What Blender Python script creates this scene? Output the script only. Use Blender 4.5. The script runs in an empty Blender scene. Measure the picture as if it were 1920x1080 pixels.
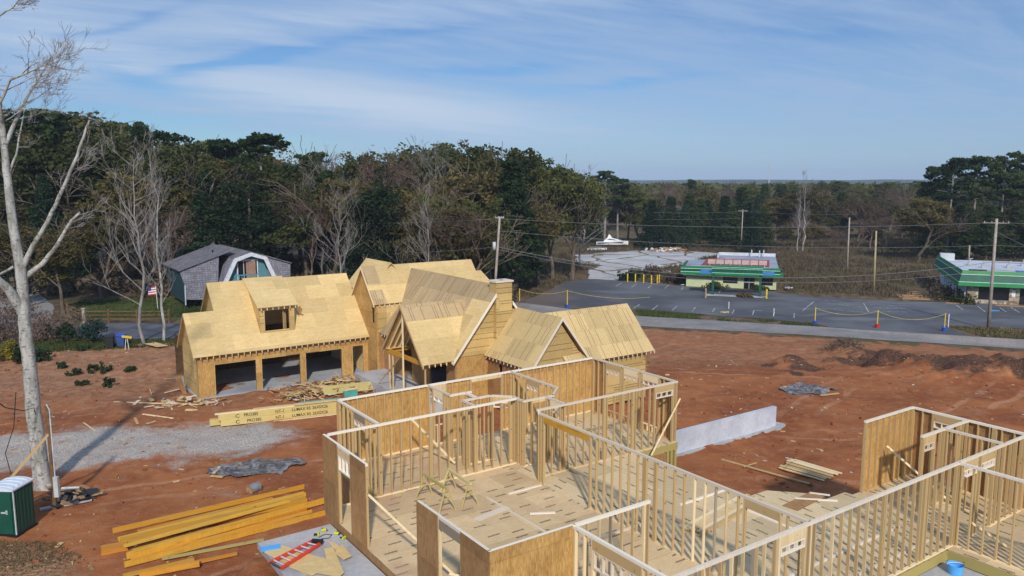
import bpy, math, random
import numpy as np
from mathutils import Vector, Matrix
# ---------------------------------------------------------------- camera, light, exposure
S = bpy.context.scene
random.seed(7); NP = np.random.RandomState(11)
W_ = bpy.data.worlds.new("World"); S.world = W_; W_.use_nodes = True
CAMH = 11.5; FPX = 1475.0; PITCH = math.atan(202/FPX)
cam = bpy.data.cameras.new("camera"); camo = bpy.data.objects.new("camera", cam); S.collection.objects.link(camo)
cam.sensor_width = 36; cam.lens = 36*FPX/1920; cam.clip_end = 9000; cam.clip_start = .3
camo.location = (0, 0, CAMH); camo.rotation_euler = (math.pi/2-PITCH, 0, 0); S.camera = camo
SUN_EL = math.radians(35); SUN_AZ = math.radians(6)      # towards -Y, a little to +X
sund = Vector((math.sin(SUN_AZ)*math.cos(SUN_EL), -math.cos(SUN_AZ)*math.cos(SUN_EL), math.sin(SUN_EL)))
sl = bpy.data.lights.new("sun", 'SUN'); sl.energy = 2.75; sl.angle = math.radians(2.4); sl.color = (1, .93, .82)
so = bpy.data.objects.new("sun", sl); S.collection.objects.link(so); so.rotation_euler = sund.to_track_quat('Z', 'Y').to_euler()
so.location = (0, -20, 60)
S.view_settings.view_transform = 'Standard'; S.view_settings.look = 'None'; S.view_settings.exposure = 0.3; S.view_settings.gamma = 1
S.render.engine = 'CYCLES'; S.cycles.samples = 96; S.cycles.use_denoising = True
S.cycles.max_bounces = 5; S.cycles.diffuse_bounces = 3; S.cycles.transparent_max_bounces = 6
S.render.resolution_x = 1024; S.render.resolution_y = 576

# ---------------------------------------------------------------- node helpers
class Nd:
    """small wrapper so that shader maths reads like maths"""
    def __init__(s, nt): s.nt = nt
    def new(s, t): return s.nt.nodes.new(t)
    def put(s, inp, v):
        if hasattr(v, 'links') or isinstance(v, bpy.types.NodeSocket): s.nt.links.new(v, inp)
        elif isinstance(v, (tuple, list)) and len(v) == 3 and inp.type == 'RGBA': inp.default_value = (*v, 1)
        else: inp.default_value = v
    def m(s, op, a, b=0.0, c=0.0, clamp=False):
        n = s.new('ShaderNodeMath'); n.operation = op; n.use_clamp = clamp
        s.put(n.inputs[0], a); s.put(n.inputs[1], b); s.put(n.inputs[2], c); return n.outputs[0]
    def sep(s, v):
        n = s.new('ShaderNodeSeparateXYZ'); s.put(n.inputs[0], v); return n.outputs
    def com(s, x, y, z=0.0):
        n = s.new('ShaderNodeCombineXYZ'); s.put(n.inputs[0], x); s.put(n.inputs[1], y); s.put(n.inputs[2], z); return n.outputs[0]
    def mul(s, v, k):
        n = s.new('ShaderNodeVectorMath'); n.operation = 'MULTIPLY'; s.put(n.inputs[0], v); n.inputs[1].default_value = k; return n.outputs[0]
    def noise(s, v, sc, det=3.0, rough=.55, dist=0.0, out=0):
        n = s.new('ShaderNodeTexNoise'); s.put(n.inputs['Vector'], v); n.inputs['Scale'].default_value = sc
        n.inputs['Detail'].default_value = det; n.inputs['Roughness'].default_value = rough; n.inputs['Distortion'].default_value = dist
        return n.outputs[out]
    def vor(s, v, sc, feat='F1', out=0):
        n = s.new('ShaderNodeTexVoronoi'); n.feature = feat; s.put(n.inputs['Vector'], v); n.inputs['Scale'].default_value = sc
        return n.outputs[out]
    def white(s, v):
        n = s.new('ShaderNodeTexWhiteNoise'); n.noise_dimensions = '3D'; s.put(n.inputs['Vector'], v); return n.outputs[0]
    def mix(s, f, a, b, bt='MIX'):
        n = s.new('ShaderNodeMix'); n.data_type = 'RGBA'; n.blend_type = bt
        s.put(n.inputs[0], f); s.put(n.inputs[6], a); s.put(n.inputs[7], b); return n.outputs[2]
    def ss(s, v, a, b, lo=0.0, hi=1.0):
        n = s.new('ShaderNodeMapRange'); n.interpolation_type = 'SMOOTHSTEP'; s.put(n.inputs[0], v)
        n.inputs[1].default_value = a; n.inputs[2].default_value = b; n.inputs[3].default_value = lo; n.inputs[4].default_value = hi
        return n.outputs[0]
    def uv(s): return s.new('ShaderNodeTexCoord').outputs['UV']
    def ob(s): return s.new('ShaderNodeTexCoord').outputs['Object']
    def pos(s): return s.new('ShaderNodeNewGeometry').outputs['Position']
    def rnd(s): return s.new('ShaderNodeObjectInfo').outputs['Random']
    def attr(s, nm):
        n = s.new('ShaderNodeAttribute'); n.attribute_name = nm; return n.outputs['Color']
MATS = {}
def material(name, fn, rough=.8, spec=.25, bump=None, metal=0.0):
    m = bpy.data.materials.new(name); m.use_nodes = True; nt = m.node_tree; g = Nd(nt)
    b = nt.nodes['Principled BSDF']
    b.inputs['Roughness'].default_value = rough; b.inputs['Specular IOR Level'].default_value = spec; b.inputs['Metallic'].default_value = metal
    r = fn(g)
    h = None
    if isinstance(r, tuple) and len(r) == 2: r, h = r
    if isinstance(r, tuple): b.inputs['Base Color'].default_value = (*r, 1)
    else: nt.links.new(r, b.inputs['Base Color'])
    if h is not None:
        bp = nt.nodes.new('ShaderNodeBump'); bp.inputs['Strength'].default_value = bump[0]; bp.inputs['Distance'].default_value = bump[1]
        nt.links.new(h, bp.inputs['Height']); nt.links.new(bp.outputs[0], b.inputs['Normal'])
    MATS[name] = m; return m
def plain(name, c, rough=.7, spec=.25, var=.18, sc=3.0, metal=0.0):
    def f(g):
        n = g.noise(g.ob(), sc, 5, .65); a = tuple(x*(1-var) for x in c); b = tuple(min(1, x*(1+var)) for x in c)
        k = g.ss(n, .3, .7)
        return g.mix(k, a, b)
    return material(name, f, rough, spec, metal=metal)

def osb(name, dark, light, flake=(9, 45), lines=0.0, seam=.35, vertical=False, stamps=0.0, swap=False, panel=(2.44, 1.22), stain=.0, down=False):
    """oriented strand board: long flakes, panel seams, nail lines, printed stamps"""
    def f(g):
        x, y, _ = g.sep(g.uv())
        if vertical: a, b = y, x
        else: a, b = x, y
        if swap: x, y = y, x; a, b = b, a
        v = g.com(g.m('MULTIPLY', a, flake[0]), g.m('MULTIPLY', b, flake[1]), 0.0)
        n1 = g.noise(v, 1.0, 2, .6, .6)
        n2 = g.noise(g.uv(), .9, 3, .6)
        n3 = g.noise(g.com(g.m('MULTIPLY', a, flake[0]*.35), g.m('MULTIPLY', b, flake[1]*.3), 3.1), 1.0, 3, .6, .8)
        k = g.m('ADD', g.m('MULTIPLY', g.ss(n1, .3, .72), .45), g.m('ADD', g.m('MULTIPLY', g.ss(n2, .3, .7), .25), g.m('MULTIPLY', g.ss(n3, .35, .68), .3)))
        col = g.mix(k, dark, light)
        # flecks
        fl = g.ss(g.noise(g.com(g.m('MULTIPLY', a, 5.5), g.m('MULTIPLY', b, 30.0), 8.0), 1.0, 1, .5), .70, .76)
        col = g.mix(g.m('MULTIPLY', fl, .5), col, tuple(c*.42 for c in dark))
        # panels
        row = g.m('FLOOR', g.m('DIVIDE', y, panel[1]))
        xs = g.m('ADD', x, g.m('MULTIPLY', row, 1.22*.97))
        colm = g.m('FLOOR', g.m('DIVIDE', xs, panel[0]))
        pr = g.white(g.com(row, colm, 1.7))
        tint = g.m('MULTIPLY_ADD', pr, .26, .86)
        col = g.mix(1.0, col, g.com(tint, tint, tint), 'MULTIPLY')
        if seam:
            e1 = g.m('LESS_THAN', g.m('FRACT', g.m('DIVIDE', y, panel[1])), .014/panel[1])
            e2 = g.m('LESS_THAN', g.m('FRACT', g.m('DIVIDE', xs, panel[0])), .014/panel[0])
            col = g.mix(g.m('MULTIPLY', g.m('MAXIMUM', e1, e2), seam), col, (.05, .03, .012))
        if lines:
            la = y if (vertical and not down) else x; cell = g.m('FLOOR', g.m('DIVIDE', la, .17))
            lr = g.white(g.com(cell, row if down else colm, 5.3))
            on = g.m('MULTIPLY', g.m('LESS_THAN', lr, lines), g.m('LESS_THAN', g.m('FRACT', g.m('DIVIDE', la, .17)), .20))
            on = g.m('MULTIPLY', on, g.m('GREATER_THAN', g.white(g.com(row, colm, 9.1)), .22))
            col = g.mix(g.m('MULTIPLY', on, .74), col, (.035, .022, .010))
        if stamps:
            cu, cv = 1.05, .46
            r0 = g.m('FLOOR', g.m('DIVIDE', y, cv)); sh = g.white(g.com(r0, 2.2, 4.4))
            xx = g.m('ADD', g.m('DIVIDE', x, cu), sh); c0 = g.m('FLOOR', xx)
            ra = g.white(g.com(c0, r0, 7.7)); rb = g.white(g.com(c0, r0, 3.3))
            fx = g.m('SUBTRACT', g.m('FRACT', xx), g.m('MULTIPLY_ADD', ra, .4, .3))
            fy = g.m('SUBTRACT', g.m('FRACT', g.m('DIVIDE', y, cv)), g.m('MULTIPLY_ADD', rb, .5, .25))
            ins = g.m('MULTIPLY', g.m('LESS_THAN', g.m('ABSOLUTE', fx), .22), g.m('LESS_THAN', g.m('ABSOLUTE', fy), .095))
            ins = g.m('MULTIPLY', ins, g.m('LESS_THAN', g.white(g.com(c0, r0, 1.1)), stamps))
            ink = g.m('GREATER_THAN', g.noise(g.com(g.m('MULTIPLY', x, 38.0), g.m('MULTIPLY', y, 22.0), 0.0), 1.0, 1, .5), .44)
            col = g.mix(g.m('MULTIPLY', g.m('MULTIPLY', ins, ink), .85), col, (.05, .04, .03))
        if stain:
            st = g.ss(g.noise(g.uv(), .33, 4, .6, .5), .50, .68)
            col = g.mix(g.m('MULTIPLY', st, stain), col, (.46, .27, .17))
            st2 = g.ss(g.noise(g.uv(), 1.3, 5, .7, .3), .60, .72)
            col = g.mix(g.m('MULTIPLY', st2, .35), col, (.62, .50, .36))
        return col, n1
    return material(name, f, .75, .22, bump=(.12, .01))

osb('osb_wall', (.32, .165, .048), (.68, .43, .155), flake=(5, 22), vertical=True, seam=.35)
osb('osb_wall_shaded_brown', (.25, .125, .05), (.47, .27, .115), flake=(5, 22), vertical=True, seam=.35)  # darker osb_wall for sides turned from the sun, shade in colour; also brown boards
osb('osb_wall_lined', (.44, .29, .11), (.64, .46, .20), lines=.22, vertical=True)
osb('osb_gable', (.46, .31, .115), (.64, .46, .20), lines=.30, vertical=True)
osb('osb_roof', (.55, .385, .16), (.73, .55, .28), flake=(5, 22), seam=.16)
osb('osb_roof_lined', (.40, .28, .15), (.56, .41, .23), lines=.36, seam=.2, down=True)
osb('osb_roof_gold', (.52, .375, .17), (.67, .50, .25), lines=.26, seam=.22, down=True)
osb('osb_floor', (.55, .39, .205), (.74, .55, .33), stamps=.72, seam=.3, stain=.5)
osb('osb_floor_cross', (.55, .41, .23), (.74, .575, .35), stamps=.72, seam=.3, swap=True, stain=.2)

def lumber(name, a, b, knot=True, scuff=0.0):
    def f(g):
        p = g.ob(); r = g.rnd()
        n = g.noise(g.mul(p, (14, 14, 1.2)), 1.0, 3, .6); n2 = g.noise(p, 1.3, 2)
        k = g.m('ADD', g.m('MULTIPLY', n, .5), g.m('ADD', g.m('MULTIPLY', n2, .3), g.m('MULTIPLY_ADD', r, .8, -.3)))
        c = g.mix(g.ss(k, .25, .85), a, b)
        if knot:
            kn = g.ss(g.noise(p, 6.0, 1, .5), .70, .76); c = g.mix(g.m('MULTIPLY', kn, .6), c, (.16, .075, .03))
        if scuff:
            sn = g.noise(g.mul(p, (.9, 16, 16)), 1.0, 4, .65); c = g.mix(g.m('MULTIPLY', g.ss(sn, .52, .68), scuff), c, (.22, .13, .03)); c = g.mix(g.m('MULTIPLY', g.ss(g.noise(g.mul(p, (.5, 5, 5)), 1.0, 3), .5, .7), .35), c, (.50, .36, .10))
        return c
    return material(name, f, .7, .25)
lumber('pine', (.52, .36, .17), (.87, .69, .42))
lumber('pine_sunlit_pale', (.68, .57, .44), (.86, .77, .64), False)  # paler pine: bright sun on top plates put into colour; also white boards
lumber('pine_treated', (.42, .34, .12), (.60, .50, .22))
lumber('pine_grey', (.30, .235, .17), (.42, .34, .25))
lumber('lvl_yellow', (.56, .27, .025), (.78, .43, .05), False, .55)
lumber('lvl_orange', (.54, .21, .020), (.70, .31, .03), False, .5)
lumber('lvl_pale', (.50, .38, .12), (.64, .50, .20), False, .25)
plain('white_paint', (.78, .78, .76)); plain('grey_metal', (.42, .43, .44), .45, .5); plain('dark_metal', (.05, .05, .055), .5, .5)
plain('galvanised', (.50, .52, .54), .4, .5); plain('black', (.012, .012, .014), .5, .4, .1); plain('ink', (.05, .035, .02), .8, .1, .1)
plain('glass_dark', (.012, .013, .015), .12, .6, .1); plain('yellow_paint', (.72, .52, .03)); plain('rope', (.45, .36, .12))
plain('blue_plastic', (.03, .09, .55)); plain('blue_sky_plastic', (.10, .42, .85), .4, .4, .1); plain('red_plastic', (.55, .03, .03))
plain('orange_red', (.74, .06, .025), .45, .4, .08); plain('hi_vis', (.62, .72, .03)); plain('hose_teal', (.07, .36, .30))
plain('teal_sheet', (.08, .36, .31), .5, .3, .15); plain('potty_green', (.008, .075, .052), .38, .45, .12, 1.2); plain('potty_roof', (.60, .66, .74), .4, .4, .08)
plain('bin_black', (.022, .024, .028), .5, .4); plain('bin_blue', (.04, .08, .28), .5, .4)
plain('pole_wood', (.36, .31, .27), .85, .1, .22, 1.5); plain('pole_tan', (.42, .33, .20), .85, .1, .22, 1.5); plain('wire', (.20, .20, .21), .5, .4)
plain('green_fascia', (.006, .09, .058), .45, .4, .2, 1.0); plain('green_bright', (.010, .19, .065), .5, .35, .15, 1.0); plain('mint_line', (.45, .82, .62))
plain('cream_wall', (.52, .57, .34), .8, .2, .10, .6); plain('cream_dark', (.42, .48, .25)); plain('blue_panel', (.06, .20, .52), .5); plain('pink_panel', (.48, .30, .29)); plain('red_frame', (.20, .06, .06))
plain('white_wall', (.58, .61, .66), .8, .2, .16, .5); plain('teal_shaded', (.035, .075, .09), .8, .2, .1); plain('teal_siding', (.10, .25, .29), .8, .2, .08); plain('curtain', (.32, .20, .14)); plain('trim', (.60, .64, .70))
plain('clod', (.24, .085, .042), .95, .05, .25, 6); plain('stone', (.42, .34, .25), .9, .1, .5, 4.0); plain('tarp_blue', (.03, .15, .60), .4, .3, .3, 5)
plain('boat_white', (.80, .82, .84), .35, .5, .05); plain('boat_navy', (.03, .04, .10), .3, .5); plain('rot_board', (.34, .22, .12), .9, .1, .35, 6)
plain('flag_red', (.50, .06, .07)); plain('flag_blue', (.04, .06, .25)); plain('fence_and_shade_brown', (.16, .095, .05), .9, .1, .3); plain('sand', (.40, .24, .13), .95, .05, .15)
plain('card_pink', (.75, .35, .42)); plain('paper', (.80, .80, .80)); plain('bluewood', (.12, .13, .15)); plain('roof_grey', (.30, .33, .40), .7, .2, .25, .4)
plain('steel_post', (.22, .23, .25), .4, .5)

def conc(name, a, b, sc=1.0, crack=0.0, brown=(.16, .12, .07)):
    def f(g):
        p = g.pos(); n = g.noise(p, .35*sc, 5, .65); n2 = g.noise(p, 6*sc, 3, .6)
        c = g.mix(g.ss(g.m('ADD', g.m('MULTIPLY', n, .7), g.m('MULTIPLY', n2, .3)), .35, .65), a, b)
        if crack:
            w = g.noise(p, .12, 2, .5, 0, 1)
            q = g.mix(.22, g.mul(p, (.09, .055, .09)), w)
            e = g.vor(q, 1.25, 'DISTANCE_TO_EDGE')
            cr = g.ss(g.m('ADD', e, g.m('MULTIPLY', g.noise(p, .5, 4, .7), .05)), .030, .060, 1, 0)
            c = g.mix(g.m('MULTIPLY', cr, crack), c, brown)
        return c, n2
    return material(name, f, .88, .2, bump=(.25, .01))
conc('concrete', (.32, .32, .33), (.50, .49, .49)); conc('concrete_wall', (.42, .45, .52), (.60, .63, .70), 1.4); conc('garage_slab', (.28, .30, .34), (.44, .46, .50))
conc('pad_concrete', (.36, .355, .36), (.56, .55, .55), .4, 1.0)
def asphalt(g):
    p = g.pos(); n = g.noise(p, .12, 4, .6); n2 = g.noise(p, 1.4, 4, .65); n3 = g.noise(g.mul(p, (.05, .22, .1)), 1.0, 4, .6)
    c = g.mix(g.ss(n, .35, .65), (.085, .088, .100), (.145, .150, .165))
    c = g.mix(g.m('MULTIPLY', g.ss(n2, .45, .7), .4), c, (.12, .12, .14))
    c = g.mix(g.m('MULTIPLY', g.ss(n3, .60, .66), .65), c, (.20, .20, .215))
    br = g.ss(g.m('ADD', g.m('MULTIPLY', g.sep(p)[0], -1.0), g.m('MULTIPLY', n, 12.0)), -6.0, 2.0)
    c = g.mix(g.m('MULTIPLY', br, .8), c, (.16, .12, .10))
    return c
material('asphalt', asphalt, .9, .15)
material('worn_paint', lambda g: g.mix(g.ss(g.noise(g.pos(), 2.2, 5, .7), .40, .56), (.13, .135, .15), (.55, .56, .58)), .9, .1)
def roadf(g):
    p = g.pos(); n = g.noise(p, .3, 4, .6); n2 = g.noise(p, 5, 3, .6)
    c = g.mix(g.ss(g.m('ADD', g.m('MULTIPLY', n, .6), g.m('MULTIPLY', n2, .4)), .35, .65), (.20, .188, .185), (.30, .28, .275))
    return c
material('road', roadf, .9, .15)
def driveF(g):
    p = g.pos(); n = g.noise(p, .5, 4, .6)
    return g.mix(g.ss(n, .35, .65), (.075, .08, .10), (.13, .135, .16))
material('drive_asphalt', driveF, .9, .15)
def shing(name, a, b, seam):
    def f(g):
        x, y, _ = g.sep(g.uv()); row = g.m('FLOOR', g.m('DIVIDE', y, .24)); xs = g.m('ADD', x, g.m('MULTIPLY', g.white(g.com(row, 1, 2)), .5))
        cl = g.m('FLOOR', g.m('DIVIDE', xs, .30)); r = g.white(g.com(cl, row, 3))
        c = g.mix(g.m('ADD', g.m('MULTIPLY', r, .55), g.m('MULTIPLY', g.ss(g.noise(g.uv(), .6, 4), .3, .7), .45)), a, b)
        e = g.m('MAXIMUM', g.m('LESS_THAN', g.m('FRACT', g.m('DIVIDE', y, .24)), .13), g.m('LESS_THAN', g.m('FRACT', g.m('DIVIDE', xs, .30)), .09))
        return g.mix(g.m('MULTIPLY', e, seam), c, (.03, .03, .035))
    return material(name, f, .9, .15)
shing('shake_wall', (.17, .17, .205), (.34, .335, .39), .75); shing('roof_shingle', (.11, .105, .12), (.23, .22, .235), .45)
def stonef(g):
    v = g.mul(g.uv(), (2.6, 3.4, 1)); c = g.mix(g.white(g.mul(g.vor(v, 1.0, 'F1', 2), (1, 1, 1))), (.22, .16, .10), (.62, .54, .42))
    e = g.ss(g.vor(v, 1.0, 'DISTANCE_TO_EDGE'), .03, .09, 1, 0)
    return g.mix(g.m('MULTIPLY', e, .5), c, (.16, .13, .10))
material('field_stone', stonef, .9, .15)
def seamed(name, c, pitch=.3):
    def f(g):
        x, y, _ = g.sep(g.uv()); e = g.m('LESS_THAN', g.m('FRACT', g.m('DIVIDE', x, pitch)), .12)
        n = g.noise(g.uv(), 1.0, 4); col = g.mix(g.ss(n, .3, .7), tuple(v*.85 for v in c), tuple(v*1.15 for v in c))
        return g.mix(g.m('MULTIPLY', e, .35), col, tuple(v*.35 for v in c))
    return material(name, f, .45, .4)
seamed('green_dark_ribbed', (.007, .10, .065)); seamed('green_ribbed', (.010, .22, .05))
def tarpf(g):
    p = g.ob(); n = g.noise(p, 1.6, 5, .7, 1.2); n2 = g.noise(p, 5, 4, .65)
    c = g.mix(g.ss(n, .4, .62), (.060, .055, .056), (.25, .235, .235))
    return g.mix(g.ss(n2, .58, .70), c, (.40, .40, .43)), n
material('tarp', tarpf, .35, .5, bump=(.8, .15))
def bark(name, a, b, c3):
    def f(g):
        p = g.ob(); n = g.noise(g.mul(p, (3, 3, .8)), 1.0, 5, .7); n2 = g.noise(g.mul(p, (5, 5, 9)), 1.0, 3, .6)
        c = g.mix(g.ss(n, .35, .62), a, b)
        return g.mix(g.m('MULTIPLY', g.ss(n2, .55, .66), .7), c, c3), n2
    return material(name, f, .85, .15, bump=(.5, .03))
bark('bark_pale', (.23, .22, .195), (.47, .46, .43), (.085, .075, .055)); bark('bark_grey', (.17, .155, .14), (.33, .31, .29), (.09, .08, .07)); bark('bark_brown', (.10, .075, .055), (.19, .15, .12), (.05, .04, .03))
bark('twig_red', (.13, .085, .075), (.21, .15, .135), (.10, .06, .05)); bark('twig_grey', (.18, .165, .155), (.30, .28, .27), (.12, .10, .09))
def leafm(name, a, b, accent=None, acc=.0):
    m = bpy.data.materials.new(name); m.use_nodes = True; nt = m.node_tree; g = Nd(nt); bs = nt.nodes['Principled BSDF']
    p = g.ob(); n = g.noise(p, .8, 3, .6); n2 = g.noise(p, 5.0, 2, .6); r = g.rnd()
    k = g.m('ADD', g.m('MULTIPLY', n, .55), g.m('ADD', g.m('MULTIPLY', n2, .45), g.m('MULTIPLY_ADD', r, .36, -.18)))
    c = g.mix(g.ss(k, .3, .7), a, b)
    if accent: c = g.mix(g.m('MULTIPLY', g.ss(g.noise(p, .55, 2, .5), .58, .66), acc), c, accent)
    nt.links.new(c, bs.inputs['Base Color']); bs.inputs['Roughness'].default_value = .75; bs.inputs['Specular IOR Level'].default_value = .2
    tl = nt.nodes.new('ShaderNodeBsdfTranslucent'); nt.links.new(c, tl.inputs[0]); mx = nt.nodes.new('ShaderNodeMixShader'); mx.inputs[0].default_value = .32; nt.links.new(bs.outputs[0], mx.inputs[1]); nt.links.new(tl.outputs[0], mx.inputs[2]); nt.links.new(mx.outputs[0], nt.nodes['Material Output'].inputs[0])
    MATS[name] = m
leafm('leaf_oak', (.080, .068, .022), (.180, .145, .050), (.19, .11, .045), .35)
leafm('leaf_olive', (.050, .060, .016), (.125, .135, .040), (.16, .12, .04), .3)
leafm('leaf_pine', (.016, .036, .011), (.060, .088, .026))
leafm('leaf_dark', (.010, .022, .009), (.040, .062, .026))
leafm('leaf_cedar', (.012, .030, .014), (.036, .070, .030))
leafm('leaf_rust', (.12, .078, .058), (.21, .14, .105))
leafm('leaf_gold', (.16, .13, .02), (.32, .26, .03)); leafm('leaf_shrub', (.014, .030, .012), (.045, .075, .030)); leafm('leaf_bluegreen', (.02, .05, .035), (.045, .09, .065))
leafm('dry_grass', (.12, .085, .045), (.26, .19, .105)); leafm('lawn', (.05, .075, .02), (.11, .13, .04)); leafm('brush', (.085, .060, .042), (.17, .125, .085))

# ---------------------------------------------------------------- mesh helpers
C = S.collection
class MB:
    def __init__(s): s.v = []; s.f = []; s.m = []; s.mi = 0
    def box(s, x0, x1, y0, y1, z0, z1):
        n = len(s.v); s.v += [(x, y, z) for z in (z0, z1) for y in (y0, y1) for x in (x0, x1)]
        for q in ((0, 2, 3, 1), (4, 5, 7, 6), (0, 1, 5, 4), (2, 6, 7, 3), (0, 4, 6, 2), (1, 3, 7, 5)):
            s.f.append(tuple(n+i for i in q)); s.m.append(s.mi)
        return s
    def obox(s, c, size, rot=0.0, tilt=0.0, roll=0.0):
        M = Matrix.Translation(Vector(c)) @ Matrix.Rotation(rot, 4, 'Z') @ Matrix.Rotation(tilt, 4, 'Y') @ Matrix.Rotation(roll, 4, 'X')
        n = len(s.v); hx, hy, hz = size[0]/2, size[1]/2, size[2]/2
        s.v += [tuple(M @ Vector((x, y, z))) for z in (-hz, hz) for y in (-hy, hy) for x in (-hx, hx)]
        for q in ((0, 2, 3, 1), (4, 5, 7, 6), (0, 1, 5, 4), (2, 6, 7, 3), (0, 4, 6, 2), (1, 3, 7, 5)):
            s.f.append(tuple(n+i for i in q)); s.m.append(s.mi)
        return s
    def poly(s, pts):
        n = len(s.v); s.v += [tuple(p) for p in pts]; s.f.append(tuple(range(n, n+len(pts)))); s.m.append(s.mi); return s
    def prism(s, pts, d):
        """polygon pts extruded by vector d"""
        n = len(s.v); k = len(pts); d = Vector(d)
        s.v += [tuple(p) for p in pts]+[tuple(Vector(p)+d) for p in pts]
        nrm = Vector((0, 0, 0))
        for i in range(k): nrm += Vector(pts[i]).cross(Vector(pts[(i+1) % k]))
        fl = nrm.dot(d) > 0
        a = list(range(n, n+k)); b = list(range(n+k, n+2*k))
        fs = [tuple(a[::-1]) if fl else tuple(a), tuple(b) if fl else tuple(b[::-1])]
        for i in range(k):
            j = (i+1) % k; q = (a[i], a[j], b[j], b[i]); fs.append(q if fl else q[::-1])
        s.f += fs; s.m += [s.mi]*len(fs); return s
    def tube(s, path, rad, n=8, cap=True):
        """path of points; rad one value or one per point"""
        P = [Vector(p) for p in path]; R = rad if isinstance(rad, (list, tuple)) else [rad]*len(P)
        base = len(s.v); up = None
        for i, p in enumerate(P):
            t = (P[min(i+1, len(P)-1)]-P[max(i-1, 0)]).normalized()
            if up is None: up = Vector((1, 0, 0)) if abs(t.x) < .8 else Vector((0, 1, 0))
            a = (up-t*up.dot(t)).normalized(); b = t.cross(a); up = a
            for k in range(n):
                an = 2*math.pi*k/n; s.v.append(tuple(p+(a*math.cos(an)+b*math.sin(an))*R[i]))
        for i in range(len(P)-1):
            for k in range(n):
                k2 = (k+1) % n; s.f.append((base+i*n+k, base+i*n+k2, base+(i+1)*n+k2, base+(i+1)*n+k)); s.m.append(s.mi)
        if cap:
            s.f.append(tuple(base+k for k in range(n))[::-1]); s.f.append(tuple(base+(len(P)-1)*n+k for k in range(n))); s.m += [s.mi]*2
        return s
    def cyl(s, c, r, h, n=16, r2=None): return s.tube([c, (c[0], c[1], c[2]+h)], [r, r if r2 is None else r2], n)
    def build(s, name, mats, parent=None, loc=(0, 0, 0), rz=0.0, smooth=False, off=(0, 0, 0)):
        if isinstance(mats, str): mats = [mats]
        me = bpy.data.meshes.new(name)
        vs = [(v[0]-off[0], v[1]-off[1], v[2]-off[2]) for v in s.v] if off != (0, 0, 0) else s.v
        me.from_pydata(vs, [], s.f)
        for m in mats: me.materials.append(MATS[m])
        if len(mats) > 1: me.polygons.foreach_set('material_index', s.m)
        if len(s.f) < 6000: autouv(me)
        if smooth: me.polygons.foreach_set('use_smooth', [True]*len(me.polygons))
        me.update()
        o = bpy.data.objects.new(name, me); C.objects.link(o); o.location = loc; o.rotation_euler = (0, 0, rz)
        if parent: o.parent = parent
        return o
def autouv(me):
    uvl = me.uv_layers.new(name='UVMap'); Z = Vector((0, 0, 1))
    for p in me.polygons:
        n = p.normal
        if abs(n.z) > .97: t = Vector((1, 0, 0)); b = Vector((0, 1, 0))
        else:
            t = Z.cross(n).normalized(); b = n.cross(t)
        for li in p.loop_indices:
            v = me.vertices[me.loops[li].vertex_index].co; uvl.data[li].uv = (v.dot(t), v.dot(b))
def tag(o, label=None, cat=None, group=None, kind=None):
    if label: o['label'] = label
    if cat: o['category'] = cat
    if group: o['group'] = group
    if kind: o['kind'] = kind
    return o
def empty(name, loc=(0, 0, 0), rz=0.0, label=None, cat=None, group=None):
    o = bpy.data.objects.new(name, None); C.objects.link(o); o.location = loc; o.rotation_euler = (0, 0, rz); o.empty_display_size = .3
    return tag(o, label, cat, group)
def copy_tree(o, parent=None):
    c = o.copy(); C.objects.link(c); c.parent = parent
    for ch in list(o.children): copy_tree(ch, c)
    return c
# site frame: both new houses stand square to this bearing (u along the road side, w away from the viewer)
ANG = math.radians(34.7); CA, SA = math.cos(ANG), math.sin(ANG)
def UW(u, w, z=0.0): return Vector((CA*u-SA*w, SA*u+CA*w, z))
def toUW(x, y): return (CA*x+SA*y, -SA*x+CA*y)
_c, _s = math.cos(PITCH), math.sin(PITCH)
def ray(x, y):
    a, b = x-960, y-540; return Vector((a, FPX*_c-b*_s, -FPX*_s-b*_c))
def at(x, y, z):     # survey helper: where the sight line through a photo pixel meets height z
    d = ray(x, y); return Vector((0, 0, CAMH))+d*((z-CAMH)/d.z)
def atY(x, y, Y):
    d = ray(x, y); return Vector((0, 0, CAMH))+d*(Y/d.y)
def hframe(name, u, w, z, label, cat, group=None): return empty(name, UW(u, w, z), ANG, label, cat, group)
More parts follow.
